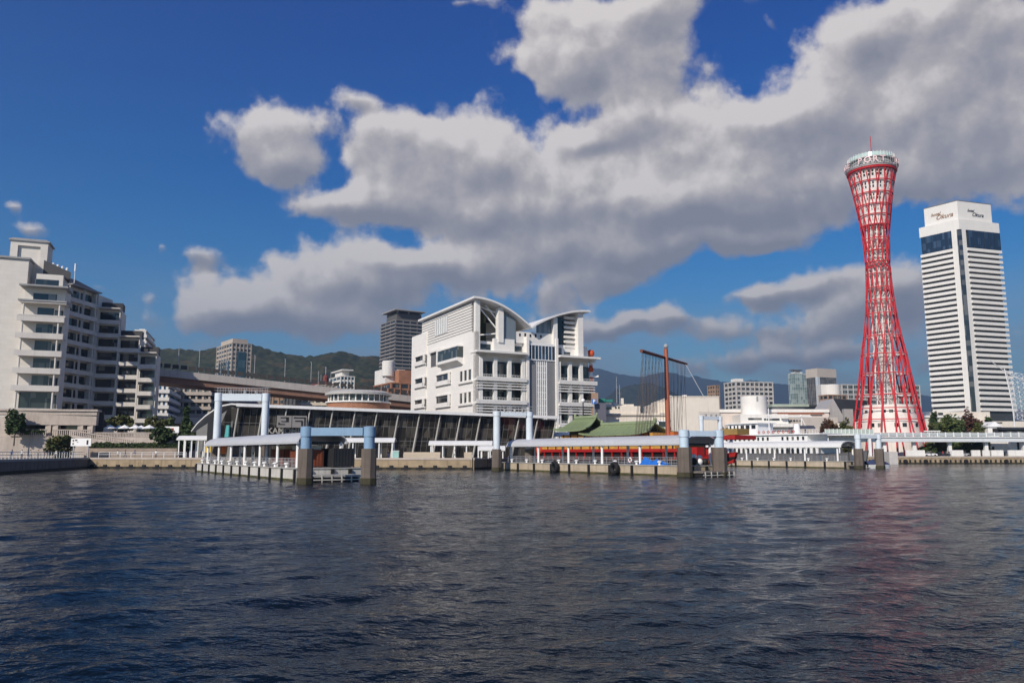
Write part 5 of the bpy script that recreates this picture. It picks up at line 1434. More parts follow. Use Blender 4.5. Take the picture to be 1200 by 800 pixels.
# ================================================================ tall white hotel tower
def hotel_tower():
    Y = 437.
    A_, C_, B_ = P(1078.5, 290, 456), P(1126, 290, 437), P(1173, 290, 446)
    t = thing('hotel_tower', 'tall white hotel tower with stacked balcony bands and dark glass top', 'hotel tower', (C_.x, C_.y, QZ))
    a, c, b = (A_.x, A_.y), (C_.x, C_.y), (B_.x, B_.y); d = (a[0] + b[0] - c[0], a[1] + b[1] - c[1])
    w = M('tower_hotel_white', (.70, .68, .64), .65, .05, .1, .1)
    zr = GZ(256.5, Y); z0 = GZ(484, Y); zg = GZ(289.5, Y)
    def ins(pts, k):                                                  # shrink the plan towards its middle
        mx = sum(p[0] for p in pts) / len(pts); my = sum(p[1] for p in pts) / len(pts)
        return [(p[0] + (mx - p[0]) * k, p[1] + (my - p[1]) * k) for p in pts]
    plan = [a, c, b, d]
    MB().prism(ins(plan, .07), QZ, zr - .5).w('core', M('tower_core', (.05, .055, .06), .3, .2, .3), t)
    MB().prism(ins(plan, .0), zg + 10.6, zr).w('crown', w, t)
    pl = ins(plan, .16); zt = GZ(239.5, 446)
    MB().prism(pl, zr - .2, zt).w('sign_block', w, t)
    MB().prism(ins(plan, .15), zt, zt + .4).w('parapet', M('coping_dark', (.16, .15, .14), .6), t)
    # centre stripe between two white piers
    u = Vector((a[0] - c[0], a[1] - c[1])).normalized(); v = Vector((b[0] - c[0], b[1] - c[1])).normalized()
    for dvec, l in ((u, 1.5), (v, 1.5)):
        p0 = Vector(c) + dvec * 1.6; p1 = p0 + dvec * 3.0
        MB().prism([tuple(p0), tuple(p1), tuple(p1 + Vector((.6, 4)))] if dvec is v else [tuple(p1), tuple(p0), tuple(p0 + Vector((.2, 4)))], QZ, zg + 10.6).w('pier', w, t)
    gp = [tuple(Vector(c) + u * 1.6), tuple(Vector(c) + v * 1.6), (c[0] + .5, c[1] + 5)]
    MB().prism(gp, QZ, zr - 2.5).w('stair_stripe', GLASS('stripe_glass', (.018, .022, .028), (2, 2.9), (.10, .10, .10), .5), t)
    fl = 31; fh = (zg - z0) / fl
    for (p, q, f0, f1) in ((a, c, .0, .80), (c, b, .16, 1.0)):
        p_, q_ = lerp(p, q, f0), lerp(p, q, f1)
        for i in range(fl):
            zz = z0 + (i + 1) * fh
            m = MB(); L = math.hypot(q[0] - p[0], q[1] - p[1]); n = (-(q[1] - p[1]) / L, (q[0] - p[0]) / L)
            e = .0
            m.prism([(p_[0] - n[0] * .5, p_[1] - n[1] * .5), (q_[0] - n[0] * .5, q_[1] - n[1] * .5), (q_[0] + n[0] * 2.2, q_[1] + n[1] * 2.2), (p_[0] + n[0] * 2.2, p_[1] + n[1] * 2.2)], zz - fh * .53, zz)
            m.w('balcony_band', w, t)
        g = MB(); gq, gr = (lerp(p, q, .04), lerp(p, q, .78)) if p is a else (lerp(p, q, .2), lerp(p, q, .985))
        g.slab(gq, gr, .5, zg + .4, zg + 10.6); g.w('top_glass', blue_glass, t)
        f = MB()
        for k in range(7): x = lerp(gq, gr, k / 6); f.box(x[0] - .12, x[0] + .12, x[1] - .5, x[1] - .2, zg + .4, zg + 10.6)
        f.w('top_frame', M('frame_navy', (.02, .03, .05), .5), t)
        ang = math.atan2(q[1] - p[1], q[0] - p[0])
        s0 = lerp(pl[0], pl[1], .5) if p is a else lerp(pl[1], pl[2], .5)
        nn = Vector((math.sin(ang), -math.cos(ang)))
        col = M('script_brown', (.22, .09, .03), .5) if p is a else M('script_dark', (.04, .045, .06), .5)
        l = t.location
        for word, sz, du, dz in (('hotel', 2.3, -3.2, 6.4), ('Okura', 3.3, 1.8, 4.2)):
            dv = Vector((math.cos(ang), math.sin(ang))) * du
            text_obj('sign_lettering', word, sz * (1.15 if p is a else 1), col, t, (s0[0] + dv.x + nn.x * .12 - l.x, s0[1] + dv.y + nn.y * .12 - l.y, zr + dz - l.z), (math.pi / 2, 0, ang), .06, .45, .02)
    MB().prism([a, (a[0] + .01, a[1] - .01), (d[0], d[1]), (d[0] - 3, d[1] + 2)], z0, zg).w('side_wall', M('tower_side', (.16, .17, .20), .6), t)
hotel_tower()

# ================================================================ buildings of the town
def town(label, name, px0, pxc, px1, ytop, Y, deg, wall, fh, style='row', glass=None, piers=(3, 4), roof=None, cat='building', zbase=QZ, trim=None, Dmax=40):
    """two-faced block whose near edge stands at pxc; right face turned by deg"""
    A = R(deg); C = P(pxc, ytop, Y); C.z = zbase
    t = thing(name, label, cat, (C.x, C.y, zbase), A)
    c, s = math.cos(A), math.sin(A); dy = ray(600, ytop)[1]
    def kk(px): return (px - 600) / 920. / dy
    k = kk(px1); Wd = (k * C.y - C.x) / (c - k * s)
    k = kk(px0); Dp = (C.x - k * C.y) / (s + k * c) if px0 < pxc else 12
    if Dp <= 0 or Dp > Dmax: Dp = Dmax
    H = GZ(ytop, Y) - zbase
    glass = glass or dark_glass; trim = trim or wall
    MB().box(.35, Wd - .35, .35, Dp - .35, 0, H - .6).build('wall' if style != 'band' else 'wall', wall, t)
    MB().box(-.1, Wd + .1, -.1, Dp + .1, H - .7, H).build('cornice', trim, t)
    nf = max(2, int((H - 1.5) / fh))
    if style == 'glass':
        MB().box(0, Wd, 0, Dp, 0, H - .8).build('glass_wall', glass, t)
        for i in range(nf): z = H - 1.2 - i * fh; MB().box(-.1, Wd + .1, -.1, Dp + .1, z - .25, z).build('floor_line', trim, t)
        n = piers[1]
        for i in range(n + 1): x = i * Wd / n; MB().box(x - .14, x + .14, -.16, .05, 0, H - .8).build('mullion', trim, t)
        n = piers[0]
        for i in range(n + 1): y = i * Dp / n; MB().box(-.16, .05, y - .14, y + .14, 0, H - .8).build('mullion', trim, t)
    else:
        for i in range(nf):
            z1 = H - 1.2 - i * fh; z0 = z1 - fh * (.52 if style != 'slot' else .42)
            if z0 < .5: break
            MB().box(.28, Wd - .28, .28, Dp - .28, z0, z1).build('window_row', glass, t)
            if style == 'band':
                MB().box(-.7, Wd + .5, -.7, Dp, z0 - fh * .42, z0 + .1).build('balcony', trim, t)
        n = piers[1]
        for i in range(n + 1):
            x = .5 + i * (Wd - 1.0) / n; MB().box(x - .4, x + .4, -.02, .34, 0, H - .65).build('pier', trim, t)
        n = piers[0]
        for i in range(n + 1):
            y = .5 + i * (Dp - 1.0) / n; MB().box(-.02, .34, y - .4, y + .4, 0, H - .65).build('pier', trim, t)
    if roof:
        for (x0, x1, y0, y1, h, mt) in roof: MB().box(Wd * x0, Wd * x1, Dp * y0, Dp * y1, H - .05, H + h).build('roof_house', mt or wall, t)
    return t, Wd, Dp, H
beige = M('town_beige', (.40, .345, .29), .8, .06, .1, .12); brown_t = M('town_brown', (.30, .20, .14), .8, .08, .1, .12)
brick_o = BRICK('brick_orange', (.36, .165, .09), (.31, .135, .075), (.25, .17, .12), 1.2, .4)
white_t = M('town_white', (.66, .64, .60), .75, .05, .1, .15); grey_t = M('town_grey', (.30, .295, .29), .8, .06, .1, .15); dark_t = M('town_dark', (.095, .09, .088), .7, .08, .1, .1)
town('white apartment block seen just over the stepped roof of the shaded hotel wing', 'apartment_block', 142, 158, 171.5, 386, 420, 18, white_t, 3.2, 'band', roof=[(.2, .7, .2, .8, 1.6, white_t)])
t, Wd, Dp, H = town('tall beige tower with tall blue glass strips, rising above the motorway', 'office_tower', 250.5, 272, 295.5, 401, 650, 38, beige, 3.7, 'row', None, (6, 5), roof=[(.12, .88, .12, .88, 4.0, beige)])
MB().box(Wd * .28, Wd * .72, -.3, .2, H * .42, H * .92).build('blue_glass', GLASS('teal_strip', (.02, .05, .07), (3, 6), (.05, .09, .11), .4), t)
for i in range(5): MB().box(-.3, .2, Dp * (.12 + .15 * i), Dp * (.12 + .15 * i) + 3.0, H * .48, H * .84).build('blue_glass', GLASS('teal_strip', (.02, .05, .07), (3, 6), (.05, .09, .11), .4), t)
t, Wd, Dp, H = town('small white tower with a flat cap on a stalk, against the green hills', 'office_tower', 386, 399, 416, 440, 700, 30, white_t, 4.0, 'row', GLASS('teal_strip', (.02, .05, .07), (3, 6), (.05, .09, .11), .4), (3, 4), roof=[(.25, .75, .2, .8, 5.0, white_t)])
MB().box(Wd * .12, Wd * .88, 0, Dp, H + 5.0, H + 6.0).build('cap', white_t, t)
t, Wd, Dp, H = town('low building with dark red pitched roof and little turret behind the motorway', 'red_roofed_building', 356, 372, 394, 450, 470, 25, beige, 3.5, 'row', None, (3, 5))
rr_ = M('roof_dark_red', (.16, .04, .035), .7, .15)
m = MB(); m.prism([(0, 0), (Wd, 0), (Wd, Dp), (0, Dp)], H, H + .4); m.add([(0, 0, H + .4), (Wd, 0, H + .4), (Wd, Dp, H + .4), (0, Dp, H + .4), (2, Dp / 2, H + 3.2), (Wd - 2, Dp / 2, H + 3.2)], [(0, 1, 5, 4), (2, 3, 4, 5), (1, 2, 5), (3, 0, 4)]); m.build('roof', rr_, t)
MB().lathe([(1.7, H), (1.7, H + 4.5), (.1, H + 6.5)], 10, (Wd * .45, 1.5)).build('turret', rr_, t)
MB().tube((Wd * .45, 1.5, H + 6), (Wd * .45, 1.5, H + 11), .25, 6).build('aerial', steel_grey, t)
for x, h in ((.06, 8), (.2, 6), (.72, 8)): MB().tube((Wd * x, 1, H), (Wd * x, 1, H + h), .16, 5).build('aerial', steel_grey, t)
t, Wd, Dp, H = town('orange brick building with a white drum on its roof, left of the white harbour office', 'brick_building', 437, 458, 500, 447.5, 420, 30, brick_o, 4.2, 'slot', None, (2, 4), roof=[(.0, .55, .3, .9, 8.0, white_t), (.25, .95, .05, .5, 7.0, brick_o)])
MB().lathe([(3.4, H + 4), (3.4, H + 12), (3.0, H + 12.4)], 20, (Wd * .1, Dp * .35)).build('roof_drum', white_t, t)
town('beige apartment block with long balconies framed between the two motorway decks', 'apartment_block', 205, 207, 248, 443, 335, 8, beige, 3.1, 'band', None, (2, 5))
town('grey apartment block with narrow balconies just right of the beige one under the motorway', 'apartment_block', 247, 249, 263, 443, 345, 8, grey_t, 3.0, 'band', None, (2, 3))
town('grey slab building behind the tall mooring gate, under the motorway deck', 'apartment_block', 262, 264, 318, 449, 385, 6, grey_t, 3.0, 'slot', None, (2, 9))
town('brown brick block with dark gaps under the motorway, right of the tall gate', 'brick_building', 317, 319, 335, 450, 370, 10, brown_t, 3.2, 'slot', None, (2, 2))
town('dark office block squeezed beside the brown one under the motorway', 'office_block', 330, 332, 347, 456, 366, 10, dark_t, 3.0, 'row', None, (2, 3))
town('cream and yellowish apartment block with horizontal balconies under the motorway', 'apartment_block', 341, 353, 386, 458, 400, 14, M('town_cream', (.60, .52, .40), .8, .05, .1), 3.1, 'band', None, (2, 4))
town('stacked blue and white block with rounded balconies beside the hotel wing', 'apartment_block', 178, 184, 198, 448, 300, 16, white_t, 3.0, 'band', GLASS('sky_strip', (.05, .12, .2), (2, 3), (.1, .18, .28), .3), (1, 2))
town('plain orange-brown wall block left of the beige apartments under the motorway', 'warehouse', 196, 198, 206.5, 447, 340, 8, brown_t, 6.0, 'slot', None, (1, 1))
# dark tower with roof canopy
t, Wd, Dp, H = town('dark grey apartment tower topped by a flat canopy on columns', 'apartment_tower', 444.5, 463.5, 506, 374, 620, 32, dark_t, 2.95, 'band', GLASS('tower_dark_glass', (.02, .02, .022), (3, 3), (.05, .05, .05), .3), (3, 5), trim=M('tower_slab_grey', (.19, .18, .175), .75, .05, .1), Dmax=30)
MB().box(Wd * .08, Wd * .75, Dp * .1, Dp * .8, H, H + 6).build('plant_room', dark_t, t)
MB().box(-1, Wd * .82, -1, Dp * .9, H + 7.6, H + 8.4).build('canopy', grey_t, t)
for x in (.1, .4, .72):
    for y in (.12, .78): MB().box(Wd * x - .5, Wd * x + .5, Dp * y - .5, Dp * y + .5, H, H + 7.7).build('canopy_post', grey_t, t)
# round brick pavilion behind the terminal
p = P(420, 470, 246); h = lambda y: GZ(y, 240) - QZ
t = thing('round_pavilion', 'round brick pavilion with a ring of windows showing over the terminal roof', 'building', (p.x, p.y, QZ))
MB().lathe([(9.7, 0), (9.7, h(471.5))], 40).build('wall', brick_o, t)
MB().lathe([(10.1, h(471.5)), (10.1, h(469.8)), (9.0, h(469.8))], 40).build('ledge', white_wall, t)
MB().lathe([(9.0, h(470.5)), (9.0, h(462))], 40).build('window_band', dark_glass, t)
m = MB()
for i in range(30): a = 6.2832 * i / 30; m.tube((9.15 * math.cos(a), 9.15 * math.sin(a), h(470)), (9.15 * math.cos(a), 9.15 * math.sin(a), h(462)), .2, 5)
m.build('mullion_frame', white_wall, t)
MB().lathe([(9.0, h(462.2)), (10.3, h(462.2)), (10.3, h(459.5)), (8.5, h(457)), (.5, h(456))], 40).build('roof', M('pavilion_roof', (.42, .41, .39), .6, .05), t)
# ---- cream harbour warehouse and the buildings at its right
def plain(name, label, parts, loc, cat='building', rz=0):
    t = thing(name, label, cat, loc, rz)
    for nm, mt, boxes in parts:
        m = MB()
        for b in boxes: m.box(*b)
        m.w(nm, mt, t) if rz == 0 else m.build(nm, mt, t)
    return t
Y = 268.
X_ = lambda px: GX(px, Y); Z_ = lambda py: GZ(py, Y)
t = plain('port_warehouse', 'long cream port warehouse with stepped roof behind the red ship', [
    ('wall', cream_wall, [(X_(709), X_(783), Y, Y + 40, QZ, Z_(484)), (X_(708), X_(752), Y + .8, Y + 36, Z_(484) - 1, Z_(475.5))]),
    ('parapet', cream_wall, [(X_(712), X_(745), Y + 2, Y + 30, Z_(475.6), Z_(473))]),
    ('roof_house', cream_wall, [(X_(773), X_(783), Y + 1.5, Y + 30, Z_(484) - .1, Z_(470.5))]),
    ('chimney', cream_wall, [(X_(732), X_(735), Y + 6, Y + 9, Z_(474), Z_(465))]),
    ('roof_house', cream_wall, [(X_(722), X_(727), Y + 6, Y + 12, Z_(474), Z_(470.5))]),
    ('ledge', M('ledge_grey', (.42, .38, .33), .8), [(X_(709) - .3, X_(783), Y - .5, Y, Z_(487), Z_(485.5))]),
    ('window', dark_glass, [(X_(722), X_(724), Y + .7, Y + .79, Z_(478.5), Z_(476.2))]), ('window', dark_glass, [(X_(725.5), X_(727.5), Y + .7, Y + .79, Z_(478.5), Z_(476.2))]),
    ('window', dark_glass, [(X_(712), X_(718), Y + .7, Y + .79, Z_(479.5), Z_(476.5))]), ('window', grey_roof, [(X_(775), X_(783), Y - .1, Y - .02, Z_(488), Z_(483.8))])], ((X_(709) + X_(783)) / 2, Y, QZ), 'warehouse')
m = MB()
for i in range(24): x = X_(712) + i * (X_(745) - X_(712)) / 23; m.box(x - .04, x + .04, Y + 1.6, Y + 1.7, Z_(475.6), Z_(473))
t = plain('window_bay', 'white bay with a band of windows on the cream wall beside the red mast', [('frame', white_paint, [(X_(768), X_(783), 262, 266, Z_(504), Z_(501)), (X_(768), X_(783), 262, 266, Z_(494.5), Z_(493)), (X_(767.5), X_(769), 262, 266, Z_(503), Z_(493.5))]), ('window', shade_glass, [(X_(769), X_(782), 262.5, 266, Z_(501), Z_(494.5))]), ('base', cream_wall, [(X_(770), X_(783), 262.6, 266, QZ, Z_(504))])], (X_(775), 264, QZ), 'building')
Y = 262.
plain('port_hall', 'tall plain cream hall wall right of the red mast', [
    ('wall', cream_wall, [(X_(785.5), X_(845), Y, Y + 34, QZ, Z_(464.8))]), ('parapet', cream_wall, [(X_(785.3), X_(845.2), Y - .15, Y + .4, Z_(465.2), Z_(464))]),
    ('roof_house', white_wall, [(X_(806), X_(810), Y + 4, Y + 8, Z_(465), Z_(461.5))]), ('roof_house', white_wall, [(X_(788), X_(791), Y + 3, Y + 6, Z_(465), Z_(462.5))]),
    ('base_band', M('ledge_grey', (.42, .38, .33), .8), [(X_(785.4), X_(845.1), Y - .3, Y - .16, QZ, Z_(515))])], (X_(815), Y, QZ), 'hall')
Y = 285.
pinkish = M('museum_wall', (.62, .55, .50), .75, .06, .2, .15); mred = M('museum_red_band', (.34, .12, .07), .7)
t = plain('harbour_museum', 'long low pale museum with a big white drum and a red-brown stripe', [
    ('wall', pinkish, [(X_(846), X_(974), Y, Y + 40, QZ, Z_(483))]), ('cornice', white_wall, [(X_(840), X_(974), Y - .5, Y + 40, Z_(483), Z_(479.5))]),
    ('stripe', mred, [(X_(913), X_(968), Y - .2, Y - .02, Z_(485), Z_(482.8))]), ('opening', black_metal, [(X_(913), X_(919), Y - .15, Y - .01, Z_(489), Z_(485.6))]), ('opening', black_metal, [(X_(952), X_(966), Y - .15, Y - .01, Z_(487), Z_(485.8))]),
    ('front_hall', white_wall, [(X_(858), X_(912), Y - 12, Y - .6, QZ, Z_(487))]), ('roof_slab', white_wall, [(X_(850), X_(915), Y - 14, Y - .7, Z_(501.5), Z_(497.5))]),
    ('window_slot', dark_glass, [(X_(866.5), X_(882), Y - 12.1, Y - 12.01, Z_(493.4), Z_(491.2))]), ('window_slot', dark_glass, [(X_(884.5), X_(902), Y - 12.1, Y - 12.01, Z_(494), Z_(491.8))]),
    ('entrance_glass', dark_glass, [(X_(872), X_(895), Y - 12.2, Y - 12.05, Z_(507), Z_(502.4))]),
    ('side_wing', M('museum_grey', (.46, .42, .38), .8, .1, .2, .2), [(X_(914), X_(972), Y - 9, Y - .6, QZ, Z_(490))]), ('window_slot', dark_glass, [(X_(952), X_(962), Y - 9.1, Y - 9.01, Z_(498.5), Z_(496.8))])], (X_(905), Y, QZ), 'museum')
dm = MB(); pc = P(883.5, 480, 281); r = (GX(898.5, 276) - GX(868, 276)) / 2
dm.lathe([(r, GZ(496, 276)), (r, GZ(463.3, 276)), (r - .4, GZ(463.3, 276)), (r - .4, GZ(464.5, 276)), (.1, GZ(464.5, 276))], 44, (pc.x, 281)); dm.w('drum', white_wall, t)
MB().box(pc.x - .35, pc.x + .25, 281 - r - .12, 281 - r + .3, GZ(470, 276), GZ(464.2, 276)).w('drum_slot', grey_roof, t)
for i in range(8): x = X_(905 + i * 3.4); MB().box(x - .35, x + .35, Y - 9.12, Y - 9.02, Z_(495), Z_(493)).w('window', dark_glass, t)
m = MB(); m.box(X_(902), X_(936), Y - 14, Y - 13, Z_(490.5), Z_(489)); m.tube((X_(925), Y - 13.5, Z_(500)), (X_(925), Y - 13.5, Z_(488)), .2, 6); m.tube((X_(929), Y - 13.5, Z_(500)), (X_(924), Y - 13.5, Z_(488)), .15, 5); m.w('roof_frame', white_paint, t)
# stone gable roof, dark slope to the right
t = thing('gable_roof_hall', 'hall with a steep grey stone gable and dark slate roof beside the red tower', 'hall', (X_(985), 292, QZ))
Y = 285.5
a0, a1, ap = P(957, 494, Y), P(992, 494, Y), P(976.5, 467, Y); b1, bp = P(1016, 494, Y + 14), P(1006, 469, Y + 10)
m = MB(); m.add([tuple(a0), tuple(a1), tuple(ap), (a0.x, Y + 12, a0.z), (a1.x, Y + 12, a1.z), (ap.x, Y + 12, ap.z)], [(0, 1, 2), (5, 4, 3), (0, 3, 4, 1), (0, 2, 5, 3), (1, 4, 5, 2)]); m.w('gable', M('gable_stone', (.34, .33, .33), .8, .12, .2, .25), t)
m = MB(); z_, ztop_ = a1.z, ap.z
m.add([(a1.x, Y + .3, z_), (b1.x, Y + 6, z_), (bp.x, Y + 4, ztop_ - .3), (ap.x + .05, Y + .3, ztop_), (a1.x, Y + 14, z_), (b1.x, Y + 16, z_), (bp.x, Y + 14, ztop_ - .3), (ap.x, Y + 12, ztop_)], [(0, 1, 2, 3), (7, 6, 5, 4), (3, 2, 6, 7), (1, 5, 6, 2), (4, 0, 3, 7), (0, 4, 5, 1)]); m.w('roof', M('slate_roof', (.035, .038, .045), .5, .15), t)
MB().box(a0.x, b1.x, Y + .5, Y + 14, QZ, a0.z + .01).w('wall', white_wall, t)
d0 = P(995, 490, 284); MB().box(d0.x - 1.6, d0.x + 1.6, 284, 286.5, QZ, GZ(479, 284)).w('dormer', M('gable_stone', (.34, .33, .33), .8), t)
# ---- town beyond on the right
town('slim brown apartment tower above the cream hall', 'apartment_tower', 828.5, 838, 843.5, 451, 600, 25, brown_t, 3.0, 'slot', None, (3, 2))
town('broad grey and white apartment block with open balconies right of the brown tower', 'apartment_block', 848, 862, 906, 446.5, 520, 14, M('town_pale_grey', (.46, .44, .42), .8, .05, .1, .1), 3.0, 'row', None, (3, 8), roof=[(.1, .3, .3, .7, 2.2, white_t)])
t, Wd, Dp, H = town('pale green glass tower with rounded look, left of the grey tower', 'glass_tower', 923.5, 929, 944.5, 437, 900, 16, white_t, 3.6, 'glass', GLASS('pale_green_glass', (.14, .20, .20), (3, 3.6), (.3, .36, .35), .5, .12), (3, 6), roof=[(.15, .8, .2, .8, 1.5, white_t)], trim=M('glass_trim', (.42, .47, .46), .5))
MB().box(Wd * .02, Wd * .75, 0, Dp * .8, H + 3.2, H + 4.2).build('cap', dark_t, t)
MB().box(Wd * .2, Wd * .6, Dp * .2, Dp * .6, H, H + 3.3).build('cap_base', white_t, t)
t, Wd, Dp, H = town('tall grey office tower with a beige stone crown and pale corner strip', 'office_tower', 944.5, 957.5, 979, 432, 850, 24, M('crown_beige', (.44, .39, .34), .8, .05, .1), 4.0, 'glass', GLASS('smoke_glass', (.06, .06, .065), (2, 4), (.13, .125, .12), .5, .2), (6, 9), trim=M('tower_mullion', (.17, .165, .16), .6))
MB().box(-.4, Wd + .4, -.4, Dp + .4, H - 9, H + .6).build('crown', M('crown_beige', (.44, .39, .34), .8), t); MB().box(-.8, 2.4, -.8, 2.4, 0, H - 9).build('corner_strip', M('strip_pale', (.46, .50, .53), .5), t)
town('brown block with a flat roof in front of the grey office tower', 'office_block', 959, 970, 992.5, 462, 560, 18, brown_t, 4.0, 'slot', None, (2, 4))
p = P(975, 460, 575); t = thing('water_tank', 'white round tank on the brown block before the grey tower', 'tank', (p.x, p.y, QZ)); MB().lathe([(5.8, 0), (5.8, GZ(450.5, 570) - QZ), (5.2, GZ(450, 570) - QZ), (.1, GZ(450, 570) - QZ)], 24).build('shell', white_t, t); MB().box(-9, -5, -3, 6, 0, GZ(450, 570) - QZ).build('stair_house', white_t, t)
town('long grey-green office block with a white roof line behind the red tower', 'office_block', 981, 986, 1078, 450, 640, 8, grey_t, 4.0, 'row', shade_glass, (3, 14), trim=M('town_pale_grey', (.46, .44, .42), .8))
p0 = P(912, 477, 320); t = plain('green_roof_hall', 'low hall with a flat pale green roof behind the museum', [('wall', grey_t, [(GX(908, 325), GX(946, 325), 325, 345, QZ, GZ(476.5, 325))]), ('roof', M('roof_pale_green', (.33, .38, .31), .7), [(GX(906, 325), GX(950, 325), 324, 346, GZ(476.5, 325), GZ(473.5, 325))])], (p0.x, 325, QZ), 'hall')
t = plain('dark_roof_hall', 'low hall with a dark flat roof behind the museum stripe', [('wall', grey_t, [(GX(946, 330), GX(975, 330), 330, 350, QZ, GZ(477, 330))]), ('roof', dark_roof, [(GX(943, 330), GX(977, 330), 329, 351, GZ(477, 330), GZ(474.5, 330))])], (GX(960, 330), 330, QZ), 'hall')
# ---- beacon with orange and white bands beside the harbour office
p = P(693, 470, 258); t = thing('signal_beacon', 'slim red-orange and white banded beacon with a ball and dish at the harbour office end', 'beacon', (p.x, p.y, QZ))
or_ = M('beacon_orange', (.58, .085, .02), .5, .06); h = lambda y: GZ(y, 258) - QZ
br = [478, 469, 462, 454.5, 448, 440.5, 436, 428, 424, 417.5]
for i in range(len(br) - 1): MB().lathe([(.62, h(br[i])), (.62, h(br[i + 1]))], 12).build('band', white_paint if i % 2 else or_, t)
MB().lathe([(.7, 0), (.7, h(478))], 12).build('base', grey_conc, t)
for y, r in ((433, .95), (414, 1.25)):
    m = MB(); m.ball((0, 0, h(y)), r, 10); m.build('ball', or_, t, True)
m = MB(); m.lathe([(.05, 0), (.7, .15), (1.15, .5)], 16); m.v = [(v[0] - 2.0, -v[2] * .8 - .3, v[1] + h(416)) for v in m.v]; m.build('dish', white_paint, t, True)
MB().tube((-2.0, 0, h(416)), (0, 0, h(417)), .1, 5).build('dish_arm', steel_grey, t)
MB().box(-1.6, 1.6, -.8, .8, h(424.5), h(423)).build('platform', white_paint, t); MB().box(-.6, 2.4, -.8, .8, h(442), h(440)).build('platform', white_paint, t)
t = plain('billboard', 'dark grey advertising board on a low pink building beside the harbour office', [('board', M('board_slate', (.10, .10, .13), .7, .1), [(GX(697, 252), GX(711, 252), 252, 252.6, GZ(492, 252), GZ(472, 252))]), ('wall', brown_t, [(GX(694, 253), GX(702, 253), 253, 262, QZ, GZ(460, 253))]), ('base', M('board_slate', (.10, .10, .13), .7), [(GX(697.5, 252), GX(710.5, 252), 252.1, 258, QZ, GZ(492, 252))])], (GX(704, 252), 252, QZ), 'billboard')
t = plain('parking_sign', 'blue parking sign with a white letter beside the dark billboard', [('panel', M('sign_blue', (.03, .13, .42), .5), [(GX(694.5, 250), GX(700, 250), 250, 250.4, GZ(473, 250), GZ(467.5, 250))]), ('post', steel_grey, [(GX(697, 250) - .1, GX(697, 250) + .1, 250.1, 250.3, QZ, GZ(473, 250))])], (GX(697, 250), 250, QZ), 'sign')
l = t.location; text_obj('lettering', 'P', 1.6, white_paint, t, (0, -.05, GZ(470.3, 250) - l.z), (math.pi / 2, 0, 0), .03, 0, .03)
plain('green_sign', 'teal green rooftop sign beam next to the blue parking sign', [('board', M('sign_teal', (.02, .20, .16), .5), [(GX(702, 262), GX(710.5, 262), 262, 262.5, GZ(471.5, 262), GZ(466.8, 262))]), ('board', M('sign_teal', (.02, .20, .16), .5), [(GX(711.5, 262), GX(719, 262), 262, 262.5, GZ(470.8, 262), GZ(468, 262))]), ('frame', steel_grey, [(GX(703, 262), GX(718, 262), 262.5, 262.8, GZ(473, 262), GZ(472, 262)), (GX(706, 262), GX(707, 262), 262.5, 262.8, QZ, GZ(470, 262))])], (GX(710, 262), 262.4, QZ), 'sign')
for px, yb, yt, Yd, l in ((727.5, 475, 451, 330, 'tall thin mast behind the cream warehouse, nearer the green sign'), (724, 475, 441, 420, 'faint thin mast far behind the cream warehouse')):
    t = thing('radio_mast', l, 'mast', (GX(px, Yd), Yd, QZ), 0); MB().tube((0, 0, 0), (0, 0, GZ(yt, Yd) - QZ), .32, 6, .12).build('pole', steel_grey, t); MB().tube((-.8, 0, GZ(yt, Yd) * .82), (.8, 0, GZ(yt, Yd) * .82), .06, 4).build('crossbar', steel_grey, t)
# raised walk by the office and its palms
t = plain('entrance_canopy', 'long white flat canopy at the foot of the harbour office', [('roof', white_paint, [(GX(628, 205), GX(678, 205), 205, 211, GZ(511, 205), GZ(506, 205))]), ('post', white_paint, [(GX(632, 206), GX(633, 206), 206, 206.3, QZ, GZ(511, 205))]), ('post', white_paint, [(GX(655, 206), GX(656, 206), 206, 206.3, QZ, GZ(511, 205))]), ('post', white_paint, [(GX(675, 206), GX(676, 206), 206, 206.3, QZ, GZ(511, 205))])], (GX(653, 205), 205, QZ), 'canopy')
def palm(label, px, Y, ytop, seed):
    h = GZ(ytop, Y) - QZ; t = thing('palm_tree', label, 'palm', (GX(px, Y), Y, QZ), 0, 'palms at the harbour office')
    MB().tube((0, 0, 0), (.1, 0, h - 1.6), .26, 8, .2).build('trunk', bark, t)
    m = MB(); rng = random.Random(seed)
    for k in range(26):
        a = rng.uniform(0, 6.28); e = rng.uniform(-.3, 1.2); L = rng.uniform(1.4, 2.0); pr = None
        for i in range(5):
            f = i / 4; x = L * f * math.cos(e * (1 - .3 * f)); z = L * f * math.sin(e) - 1.2 * f * f
            w = .26 * math.sin(math.pi * (f * .9 + .1)); c = Vector((.1 + x * math.cos(a), x * math.sin(a), h - 1.5 + z)); s = Vector((-math.sin(a) * w, math.cos(a) * w, -.05))
            if pr: m.add([pr[0] - pr[1], pr[0] + pr[1], c + s, c - s], [(0, 1, 2, 3)])
            pr = (c, s)
    m.build('crown', leaf_olive, t); return t
palm('palm with a ragged crown in front of the harbour office, nearer the gate', 645, 215, 492, 1); palm('palm with a ragged crown in front of the harbour office, nearer the black lamp', 666, 217, 494, 2)
t = thing('street_lamp', 'black lamp post with two white globes before the harbour office', 'street lamp', (GX(684, 210), 210, QZ)); h = GZ(471, 210) - QZ
MB().tube((0, 0, 0), (0, 0, h), .22, 8, .15).build('post', black_metal, t); m = MB(); m.ball((0, 0, h + .4), .55, 8); m.build('globe', white_paint, t, True); m = MB(); m.ball((-1.0, 0, h - 5.5), .5, 8); m.build('globe', white_paint, t, True); MB().tube((-1.0, 0, h - 5.9), (0, 0, h - 6.6), .07, 5).build('arm', black_metal, t)

